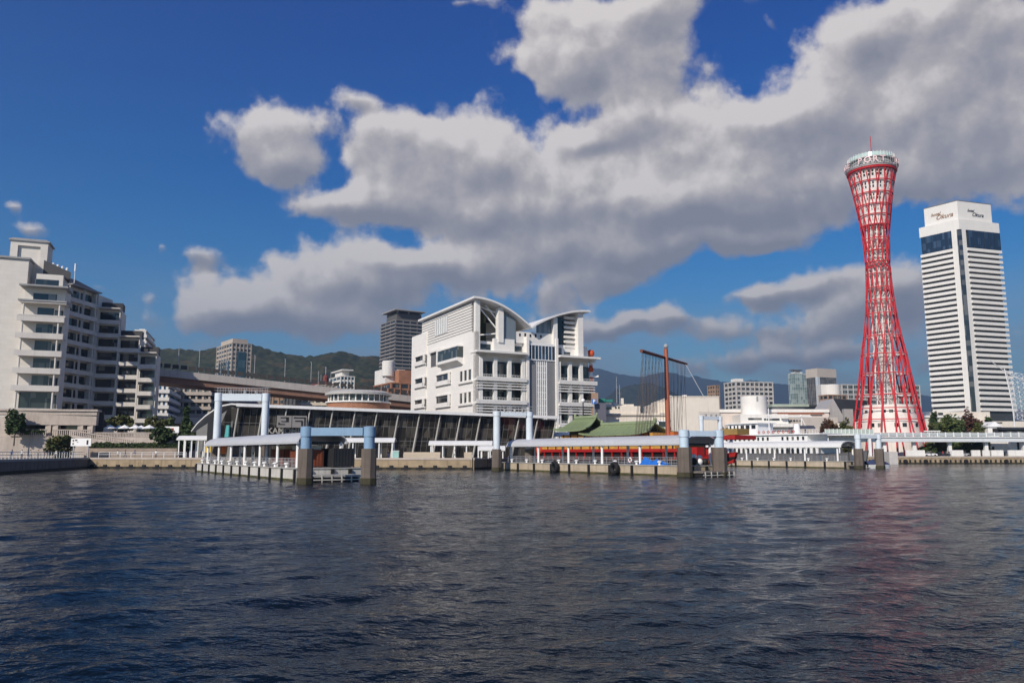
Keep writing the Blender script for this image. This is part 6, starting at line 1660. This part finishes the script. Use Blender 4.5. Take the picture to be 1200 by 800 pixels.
# ================================================================ right waterfront
Y = 249.
bx0, bx1 = GX(966, Y), GX(1262, Y)
t = thing('raised_walkway', 'long white raised walkway with railing passing in front of the red tower', 'walkway', ((bx0 + bx1) / 2, Y, QZ))
za, zb = GZ(517.5, Y), GZ(512.3, Y)
MB().box(bx0, bx1, Y, Y + 4, za, zb).w('beam', M('walkway_white', (.60, .63, .65), .5, .05, .3, .15), t)
MB().box(bx0, bx1, Y - .4, Y + 4.4, zb, zb + .25).w('deck', white_paint, t)
n = 62
for i in range(n + 1):
    x = bx0 + i * (bx1 - bx0) / n
    if i % 2 == 0: MB().box(x - .16, x + .16, Y - .32, Y - .12, zb + .25, zb + 1.6).w('rail_post', white_paint, t)
MB().box(bx0, bx1, Y - .25, Y - .2, zb + .4, zb + 1.35).w('rail_panel', M('rail_panel_grey', (.42, .46, .47), .3, .1, .5), t)
MB().box(bx0, bx1, Y - .3, Y - .15, zb + 1.4, zb + 1.5).w('hand_rail', white_paint, t)
for px in (985, 1040, 1075, 1117, 1160, 1205, 1240): MB().box(GX(px, Y) - .5, GX(px, Y) + .5, Y + 1.4, Y + 2.4, QZ, za).w('column', white_paint, t)
# glazed railing left part standing higher
t = thing('viewing_deck', 'pale viewing deck with tall greenish railing left of the red tower', 'deck', (GX(996, 246), 246, QZ))
MB().box(GX(968, 246), GX(1026, 246), 246, 248.6, GZ(510, 246), GZ(508.4, 246)).w('deck', white_paint, t)
MB().box(GX(968, 246), GX(1026, 246), 246.1, 246.2, GZ(508.4, 246), GZ(502.6, 246)).w('railing', M('rail_greenish', (.45, .52, .48), .3, .15, .6), t)
for i in range(13): x = GX(968.5 + i * 4.75, 246); MB().box(x - .1, x + .1, 245.9, 246.1, GZ(508.4, 246), GZ(502.3, 246)).w('rail_post', white_paint, t)
for px in (972, 1022): MB().box(GX(px, 246) - .4, GX(px, 246) + .4, 247, 247.8, QZ, GZ(510, 246)).w('column', white_paint, t)
t = thing('concrete_block', 'pale concrete block standing in the water at the quay corner before the red tower', 'concrete block', (GX(1044.5, 233), 233, 0)); MB().box(-1.25 * 1, 1.25, -1.2, 3.0, -1, GZ(529, 233)).build('block', M('block_pale', (.50, .48, .46), .85, .12, .8, .3), t)
m = MB()
for x in (-.6, .6): m.tube((x, -1.28, .5), (x, -1.28, .62), .16, 6)
# hedge bank and low walls
t = thing('low_wall', 'low white sea wall with gaps along the right quay', 'wall', (GX(1150, 246), 246, QZ))
for a, b in ((1062, 1084), (1115, 1129), (1139, 1149), (1152, 1160), (1162, 1176), (1182, 1230)): MB().box(GX(a, 246), GX(b, 246), 246, 246.6, QZ, GZ(527.2, 246)).w('wall_panel', white_wall, t)
t = plain('white_pavilion', 'plain white single-storey building under the raised walkway', [('wall', white_wall, [(GX(1161, 256), GX(1184, 256), 256, 268, QZ, GZ(514.5, 256))]), ('wall', white_paint, [(GX(1184.2, 255), GX(1235, 255), 255, 268, QZ, GZ(516, 255))]), ('door', black_metal, [(GX(1163, 256), GX(1165.5, 256), 255.9, 255.99, QZ, GZ(523, 256))]), ('door', black_metal, [(GX(1192.5, 255), GX(1195, 255), 254.9, 254.99, QZ, GZ(518, 255))])], (GX(1180, 256), 258, QZ), 'building')
def bush(label, px0, px1, Y, ytop, mat, seed, n, name='bush'):
    w = GX(px1, Y) - GX(px0, Y); return tree(name, label, (GX((px0 + px1) / 2, Y), Y, QZ), GZ(ytop, Y) - QZ, w, mat, seed, n, .34, 'round', .04, None, name, min(w, 7))
bush('long green hedge bank under the raised walkway right of the red tower', 1118, 1160, 258, 515.5, leaf_green, 31, 2200, 'hedge')
bush('sloping green and yellow hedge bank at the foot of the red tower', 1086, 1114, 257, 516, leaf_olive, 32, 1500, 'hedge')
bush('low grassy bush at the tower foot beside the red leg', 1080, 1096, 252, 522, leaf_green, 33, 700)
def btree(label, px0, px1, Y, ytop, mat, seed, n=1500, trunk=.12): w = GX(px1, Y) - GX(px0, Y); return tree('broadleaf_tree', label, (GX((px0 + px1) / 2, Y), Y, QZ), GZ(ytop, Y) - QZ, w, mat, seed, n, .45, 'round', trunk, None, 'tree', min(w, 12))
btree('wide dark green tree left of the reddish tree below the white hotel tower', 1101, 1130, 275, 488, leaf_green, 41, 2200)
btree('reddish-brown tall tree between two green trees below the white hotel tower', 1127, 1151, 279, 484.5, leaf_red, 42, 1700, .05)
btree('olive green tree at the right of the reddish tree below the white hotel tower', 1143, 1164, 274, 496, leaf_olive, 43, 1300)
btree('round green tree top over the small white pavilion roof', 1158, 1173, 330, 487, leaf_dark, 44, 1000)
btree('small dark round tree on the white podium left of the hotel tower', 1092, 1102, 330, 482, leaf_dark, 45, 800)
btree('dark red tree in front of the stone gable hall', 962, 975, 262, 493, leaf_red, 46, 900)
btree('brown-red taller tree at the middle of the group by the stone gable', 972, 985, 266, 489.5, M('leaf_brown', (.085, .045, .018), .8, .4, 1.2), 47, 900)
btree('olive tree between the brown-red tree and the red tower', 985, 1003, 262, 494, leaf_olive, 48, 1000)
btree('pale yellowish low tree just right of the red tower', 1085, 1100, 268, 499, leaf_olive, 49, 700)
# hotel podium and further white structures
Y = 350.
plain('hotel_podium', 'long low white podium building at the foot of the white hotel tower', [
    ('wall', cream_wall, [(GX(1082, Y), GX(1136, Y), Y, Y + 30, QZ, GZ(489, Y)), (GX(1136.1, Y), GX(1230, Y), Y + 4, Y + 30, QZ, GZ(493, Y))]), ('parapet', white_wall, [(GX(1081, Y), GX(1137, Y), Y - .6, Y + 30, GZ(489, Y), GZ(486.5, Y))]),
    ('upper_wall', cream_wall, [(GX(1090, Y), GX(1180, Y), Y + 10, Y + 30, GZ(493, Y), GZ(481, Y))]), ('window_slot', dark_glass, [(GX(1146, Y), GX(1184, Y), Y + 3.9, Y + 3.99, GZ(495.5, Y), GZ(494, Y))]), ('window_slot', dark_glass, [(GX(1117, Y), GX(1123, Y), Y + 9.9, Y + 9.99, GZ(486, Y), GZ(482, Y))])], (GX(1140, Y), Y, QZ), 'building')
t = thing('kiosk', 'little white gabled kiosk with dark openings right of the trees', 'kiosk', (GX(1168, 270), 270, QZ)); h = GZ(500, 270) - QZ; w = GX(1176, 270) - GX(1160, 270)
MB().box(-w / 2, w / 2, 0, 6, 0, h).build('wall', white_wall, t); m = MB(); m.add([(-w / 2 - .4, -.5, h), (w / 2 + .4, -.5, h), (0, -.5, h + 1.8), (-w / 2 - .4, 6.5, h), (w / 2 + .4, 6.5, h), (0, 6.5, h + 1.8)], [(0, 1, 2), (5, 4, 3), (0, 2, 5, 3), (1, 4, 5, 2), (0, 3, 4, 1)]); m.build('roof', white_paint, t); MB().box(-.8, 1.4, -.1, -.01, h - 2.6, h - .5).build('opening', black_metal, t); MB().box(w / 2 - .9, w / 2 + 0.02, -.1, 2, 0, h - .4).build('post', white_paint, t)
plain('dark_pavilion', 'dark low pavilion with glass front right of the little kiosk', [('wall', black_metal, [(GX(1177, 268), GX(1230, 268), 268, 276, QZ, GZ(503, 268))]), ('roof', M('slate_roof', (.035, .038, .045), .5), [(GX(1175, 268), GX(1232, 268), 267, 277, GZ(503, 268), GZ(500.5, 268))]), ('window', dark_glass, [(GX(1180, 268), GX(1228, 268), 267.85, 267.98, GZ(511, 268), GZ(505, 268))])], (GX(1200, 268), 268, QZ), 'building')
plain('garden_kiosk', 'small open white pergola right beside the red tower', [('roof', white_paint, [(GX(1084, 262), GX(1104, 262), 262, 266, GZ(505.6, 262), GZ(504.4, 262))]), ('back_wall', white_wall, [(GX(1084.5, 262), GX(1103.5, 262), 265, 265.8, QZ, GZ(505.6, 262))])] + [('post', white_paint, [(GX(px, 262) - .12, GX(px, 262) + .12, 262.2, 262.5, QZ, GZ(505.6, 262))]) for px in (1085, 1089, 1094, 1098, 1103)], (GX(1094, 262), 263, QZ), 'pergola')
# white space-frame sail of the museum roof
def sail():
    Y = 300.; t = thing('space_frame_roof', 'white space-frame sail roof sweeping up towards a point at the right side', 'roof structure', (GX(1190, Y), Y, QZ))
    m = MB(); wp = white_paint
    def edge(f): return P(1160 + 60 * f, 422 + 28 * f + 6 * math.sin(f * 3.1), Y + 8 * f)          # upper edge falling to the right
    def low(f): return P(1187 + 2 * math.sin(f * 1.6), 440 + 60 * f, Y - 2)
    top = [edge(i / 12) for i in range(13)]; m.path([tuple(p) for p in top], .16, 6)
    l0 = P(1178, 432, Y); left = [P(1177 + 10 * math.sin(f * 1.45) + 2 * f, 432 + 68 * f, Y) for f in [i / 12 for i in range(13)]]
    m.path([tuple(p) for p in left], .2, 6); m.w('edge_frame', wp, t)
    m = MB(); N = 10
    G = []
    for j in range(N + 1):
        row = []
        for i in range(13):
            a = left[j + 0 if j < 13 else 12]; e = P(1230, 450 + 5.2 * j, Y + 14)
            f = i / 12; p = a.lerp(e, f); q = top[min(12, 4 + int(i * .66))]
            row.append(Vector((p.x, p.y + 1.5 * math.sin(i), p.z)))
        G.append(row)
    for j in range(N + 1):
        for i in range(12):
            m.tube(G[j][i], G[j][i + 1], .06, 4)
            if j < N: m.tube(G[j][i], G[j + 1][i], .06, 4); m.tube(G[j][i], G[j + 1][i + 1], .05, 4); m.tube(G[j][i + 1], G[j + 1][i], .045, 4)
    for i in range(13): m.tube(G[0][i], edge(min(1, .28 + .72 * i / 12)), .06, 4)
    m.w('lattice', wp, t)
    for i in (0, 6, 12): pass
    MB().box(left[-1].x - .6, left[-1].x + 25, Y + 3, Y + 12, QZ, left[-1].z).w('base', white_wall, t)
sail()
# ================================================================ people on the quays
def person_mesh(name, J):
    """one continuous body grown over a jointed skeleton; J holds joints, edges and radii"""
    V, E, Rr = J
    me = bpy.data.meshes.new(name); me.from_pydata(V, E, []); me.update()
    o = bpy.data.objects.new('tmp', me); COL.objects.link(o)
    sk = o.modifiers.new('s', 'SKIN'); sb = o.modifiers.new('u', 'SUBSURF'); sb.levels = 1; sb.render_levels = 1
    for i, r in enumerate(Rr): me.skin_vertices[0].data[i].radius = (r, r)
    for i in range(len(V)): me.skin_vertices[0].data[i].use_root = (i == 0)
    bpy.context.view_layer.update()
    dg = bpy.context.evaluated_depsgraph_get()
    out = bpy.data.meshes.new_from_object(o.evaluated_get(dg)); bpy.data.objects.remove(o)
    out.name = name
    return out
def skeleton(stride=0.0, arm=0.0, lean=0.0):
    V = [(0, 0, .96), (0, -.01, 1.18), (0, -.02, 1.40), (0, -.03, 1.52), (0, -.05, 1.62), (0, -.05, 1.72)]; E = [(0, 1), (1, 2), (2, 3), (3, 4), (4, 5)]; Rr = [.135, .125, .14, .055, .088, .075]
    for s in (1, -1):
        k = stride * s; b = len(V)
        V += [(.09 * s, 0, .90), (.10 * s, -k * .16, .50), (.10 * s, -k * .30 + .03, .09), (.11 * s, -k * .30 - .13, .04)]
        E += [(0, b), (b, b + 1), (b + 1, b + 2), (b + 2, b + 3)]; Rr += [.095, .065, .045, .042]
        b = len(V); a = arm if s > 0 else 0
        V += [(.18 * s, -.02, 1.42), (.24 * s, .02 + k * .10 - a * .1, 1.15 + a * .06), (.23 * s, -.05 + k * .2 - a * .22, .92 + a * .22), (.22 * s, -.08 + k * .22 - a * .28, .82 + a * .30)]
        E += [(2, b), (b, b + 1), (b + 1, b + 2), (b + 2, b + 3)]; Rr += [.065, .048, .036, .034]
    return V, E, Rr
BODIES = [person_mesh('body_standing', skeleton(0, 0)), person_mesh('body_walking', skeleton(1.0, 0)), person_mesh('body_holding', skeleton(.2, 1.0))]
skin_m = M('skin', (.45, .27, .19), .6, .05); hair_m = M('hair_black', (.015, .012, .011), .5)
CL = {n: M('cloth_' + n, c, .85, .1, 3) for n, c in dict(white=(.72, .72, .71), black=(.022, .022, .025), navy=(.03, .045, .12), blue=(.05, .15, .42), grey=(.22, .22, .23), denim=(.06, .09, .16), beige=(.38, .31, .23), red=(.40, .04, .04), olive=(.10, .11, .05)).items()}
def person(px, Y, body, top, legs, rz, desc, z=QZ, h=1.0):
    me = BODIES[body].copy(); me.materials.clear()
    for m_ in (CL[legs], CL[top], skin_m, CL['black']): me.materials.append(m_)
    for p in me.polygons:
        c = p.center
        p.material_index = 3 if c.z < .07 else 0 if c.z < .98 and abs(c.x) < .19 else 2 if c.z > 1.49 or (abs(c.x) > .15 and c.z < .93 + .22 * (body == 2)) else 1
    me.polygons.foreach_set('use_smooth', [True] * len(me.polygons))
    x = px if isinstance(px, float) else GX(px, Y)
    o = bpy.data.objects.new('person', me); COL.objects.link(o); o.location = (x, Y, z - .002); o.rotation_euler = (0, 0, rz); o.scale = (h, h, h)
    tag(o, desc, 'person', 'people on the waterfront')
    hb_ = MB(); hb_.lathe([(.001, 1.815), (.055, 1.80), (.092, 1.755), (.104, 1.69), (.10, 1.63), (.075, 1.60)], 12, (0, -.03)); hb_.build('hair', hair_m, o, True)
    fb = MB(); fb.tube((0, -.128, 1.665), (0, -.158, 1.645), .012, 5); fb.build('nose', skin_m, o)
    return o
Q_ = QZ
LP = [(14, 160, 1, 'blue', 'denim', .8, 'person in a blue top walking behind the white railing at the left frame edge'),
      (18.5, 161, 0, 'navy', 'black', 2.4, 'person in navy standing right of the blue-topped walker by the white railing'),
      (26, 166, 0, 'white', 'black', 0, 'person in a white top standing alone behind the white railing under the clipped tree'),
      (36, 168, 1, 'white', 'denim', -1.2, 'person in a white top and jeans walking behind the middle of the white railing'),
      (45, 172, 0, 'beige', 'grey', 3, 'person in beige standing behind the railing below the podium pillars'),
      (53, 174, 2, 'black', 'black', 1.2, 'person all in black holding something behind the white railing'),
      (57, 174.5, 1, 'black', 'navy', 1.4, 'person in a black top walking just behind the one holding something'),
      (66, 176, 0, 'white', 'beige', -.4, 'person in white and beige standing in front of the broad yellow-green bush'),
      (75, 177, 2, 'navy', 'grey', .4, 'person in a navy top and grey trousers left of the white notice board')]
for a in LP: person(*a)
RP = [(133.5, 177, 0, 'white', 'grey', .3, 'person in a white top standing nearest the notice board on the tan quay'),
      (138, 177.4, 1, 'white', 'beige', -1.3, 'person in white and beige walking beside the white-topped stander on the tan quay'),
      (147, 178, 1, 'black', 'denim', 1.5, 'person in a black top walking below the long hedge'),
      (149.6, 178.3, 0, 'black', 'black', 1.2, 'person all in black walking close behind the black-topped one below the hedge'),
      (158, 178, 0, 'navy', 'beige', 0, 'person in navy and beige standing below the middle of the hedge'),
      (170.5, 178, 0, 'grey', 'white', .6, 'person in grey with pale trousers standing below the hedge near the round tree'),
      (183, 177.6, 2, 'white', 'black', .2, 'person in a white top and black trousers holding something below the round tree'),
      (210, 176.5, 1, 'grey', 'navy', 1.4, 'person in grey walking at the left end of the white shelter')]
for a in RP: person(*a)
for a in [(1070, 247.5, 1, 'red', 'black', 1.5, 'person in a red top walking at the foot of the red tower'), (1080.5, 247.8, 0, 'white', 'denim', 0, 'person in a white top standing beside the thick red tower leg'),
          (1091, 247, 1, 'black', 'black', -1.3, 'person all in black walking right of the red tower leg'), (1105, 247, 0, 'red', 'navy', .4, 'person in a red top standing in front of the hedge bank'),
          (1109, 247.3, 2, 'grey', 'black', 1.0, 'person in grey holding something beside the red-topped one by the hedge'), (1112, 247.1, 0, 'black', 'denim', -.5, 'person in a black top standing left of the walkway column'),
          (1131, 247.2, 1, 'black', 'grey', 1.5, 'person in black walking in a gap of the low white wall'), (1151, 247.2, 0, 'navy', 'navy', 0, 'person in navy standing in the second gap of the low white wall'),
          (1161, 247.1, 1, 'olive', 'black', -1.4, 'person in olive walking left of the white pavilion doors'), (1179, 247.2, 0, 'navy', 'grey', .3, 'person in navy and grey standing below the white pavilion')]: person(*a)
for a in [(276, 132, 0, 'navy', 'black', .2, 'person in navy waiting under the left pier roof by the round black board'), (297, 126, 2, 'white', 'denim', -.6, 'person in white holding something under the left pier roof')]: person(*a, z=1.57)
for a in [(455, 166, 0, 'black', 'navy', .2, 'person in black standing beside the pale teal box on the quay'), (533, 168, 1, 'white', 'grey', 1.3, 'person in white walking under the shelter before the terminal')]: person(*a)
# ---- teal bin, parked cars and small quay things
t = thing('vending_box', 'pale teal box standing on the quay right of the blue gate', 'box', (GX(464, 165), 165, QZ)); MB().box(-.65, .65, -.5, .5, 0, 1.5).build('body', M('teal_pale', (.30, .50, .46), .5), t); MB().box(-.7, .7, -.55, .55, 1.5, 1.6).build('lid', white_paint, t)
def car(label, px, Y, col, rz=0.0, z=QZ):
    t = thing('parked_car', label, 'car', (GX(px, Y), Y, z), rz, 'cars parked on the right quay'); bm_ = M('car_' + col, {'white': (.72, .72, .72), 'silver': (.40, .41, .43), 'dark': (.03, .033, .04), 'red': (.36, .03, .03)}[col], .25, .03, 1, spec=.6)
    prof = [(-2.1, .3), (-2.1, .78), (-1.7, .9), (-1.15, 1.42), (.55, 1.45), (1.1, .95), (2.0, .82), (2.15, .55), (2.15, .3)]
    for nm, pts, y, mt in (('body', [(-2.1, .3), (-2.12, .8), (-1.5, .93), (1.05, .95), (2.0, .8), (2.15, .5), (2.12, .3)], .84, bm_), ('cabin', [(-1.55, .92), (-1.15, 1.42), (.5, 1.44), (1.05, .94)], .72, dark_glass), ('roof', [(-1.15, 1.42), (-1.0, 1.48), (.35, 1.49), (.52, 1.43)], .70, bm_)):
        m = MB(); n = len(pts); m.add([(a, -y, b) for a, b in pts] + [(a, y, b) for a, b in pts], [tuple(range(n)), tuple(range(2 * n - 1, n - 1, -1))] + [(i, n + i, n + (i + 1) % n, (i + 1) % n) for i in range(n)]); m.build(nm, mt, t)
    for x in (-1.3, 1.35):
        for y in (-.78, .78): m = MB(); m.tube((x, y - .1, .32), (x, y + .1, .32), .32, 12); m.build('wheel', black_rubber, t)
    return t
car('white car parked behind the low wall below the pergola', 1089, 250.5, 'white'); car('dark car parked under the raised walkway left of its column', 1105, 251, 'dark'); car('silver car parked behind the low wall right of the walkway column', 1128, 251, 'silver'); car('dark car parked before the middle of the hedge bank', 1142, 251, 'dark')
car('small dark car parked in front of the white pavilion', 1179, 252, 'dark')
# dark umbrella and pennant poles on the right pier
t = thing('dark_umbrella', 'black mushroom umbrella on a post at the outer end of the right pier', 'umbrella', on_pier(P3, -.8, 2.2), 0); MB().lathe([(1.15, 3.3), (1.0, 3.7), (.5, 4.05), (.05, 4.15)], 14).build('canopy', black_metal, t, True); MB().tube((0, 0, 0), (0, 0, 4.0), .09, 6).build('pole', black_metal, t)
t = thing('covered_boat', 'small boat under a dark blue cover at the outer end of the right pier', 'boat', on_pier(P3, 3.6, 5.5, 0), AXA + 1.2)
m = MB(); m.strip([[(x, -w, .9), (x, -w * .6, -.2), (x, w * .6, -.2), (x, w, .9)] for x, w in ((-2.6, .8), (-1, 1.1), (1, 1.0), (2.4, .5), (3.0, .05))]); m.build('hull', white_paint, t)
m = MB(); m.strip([[(x, -w, .9), (x, 0, .9 + h), (x, w, .9)] for x, w, h in ((-2.6, .8, .5), (-1, 1.1, 1.1), (1, 1.0, .9), (2.4, .5, .4), (3.0, .05, .1))], (0, 0, -.04)); m.build('cover', M('cover_navy', (.03, .045, .11), .8), t)
# ---------------------------------------------------------------- air
hb = MB(); hb.box(-9500, 9500, -900, 9800, -1.2, 960)
hm = bpy.data.materials.new('haze_air'); hm.use_nodes = True
ht = hm.node_tree; ht.nodes.clear()
hv = ht.nodes.new('ShaderNodeVolumePrincipled'); ho = ht.nodes.new('ShaderNodeOutputMaterial')
hv.inputs['Color'].default_value = (0.52, 0.74, 1.0, 1)
hv.inputs['Density'].default_value = 0.00015
hv.inputs['Anisotropy'].default_value = 0.5
ht.links.new(hv.outputs[0], ho.inputs['Volume'])
hz_ = hb.build('haze', hm); hz_['kind'] = 'stuff'
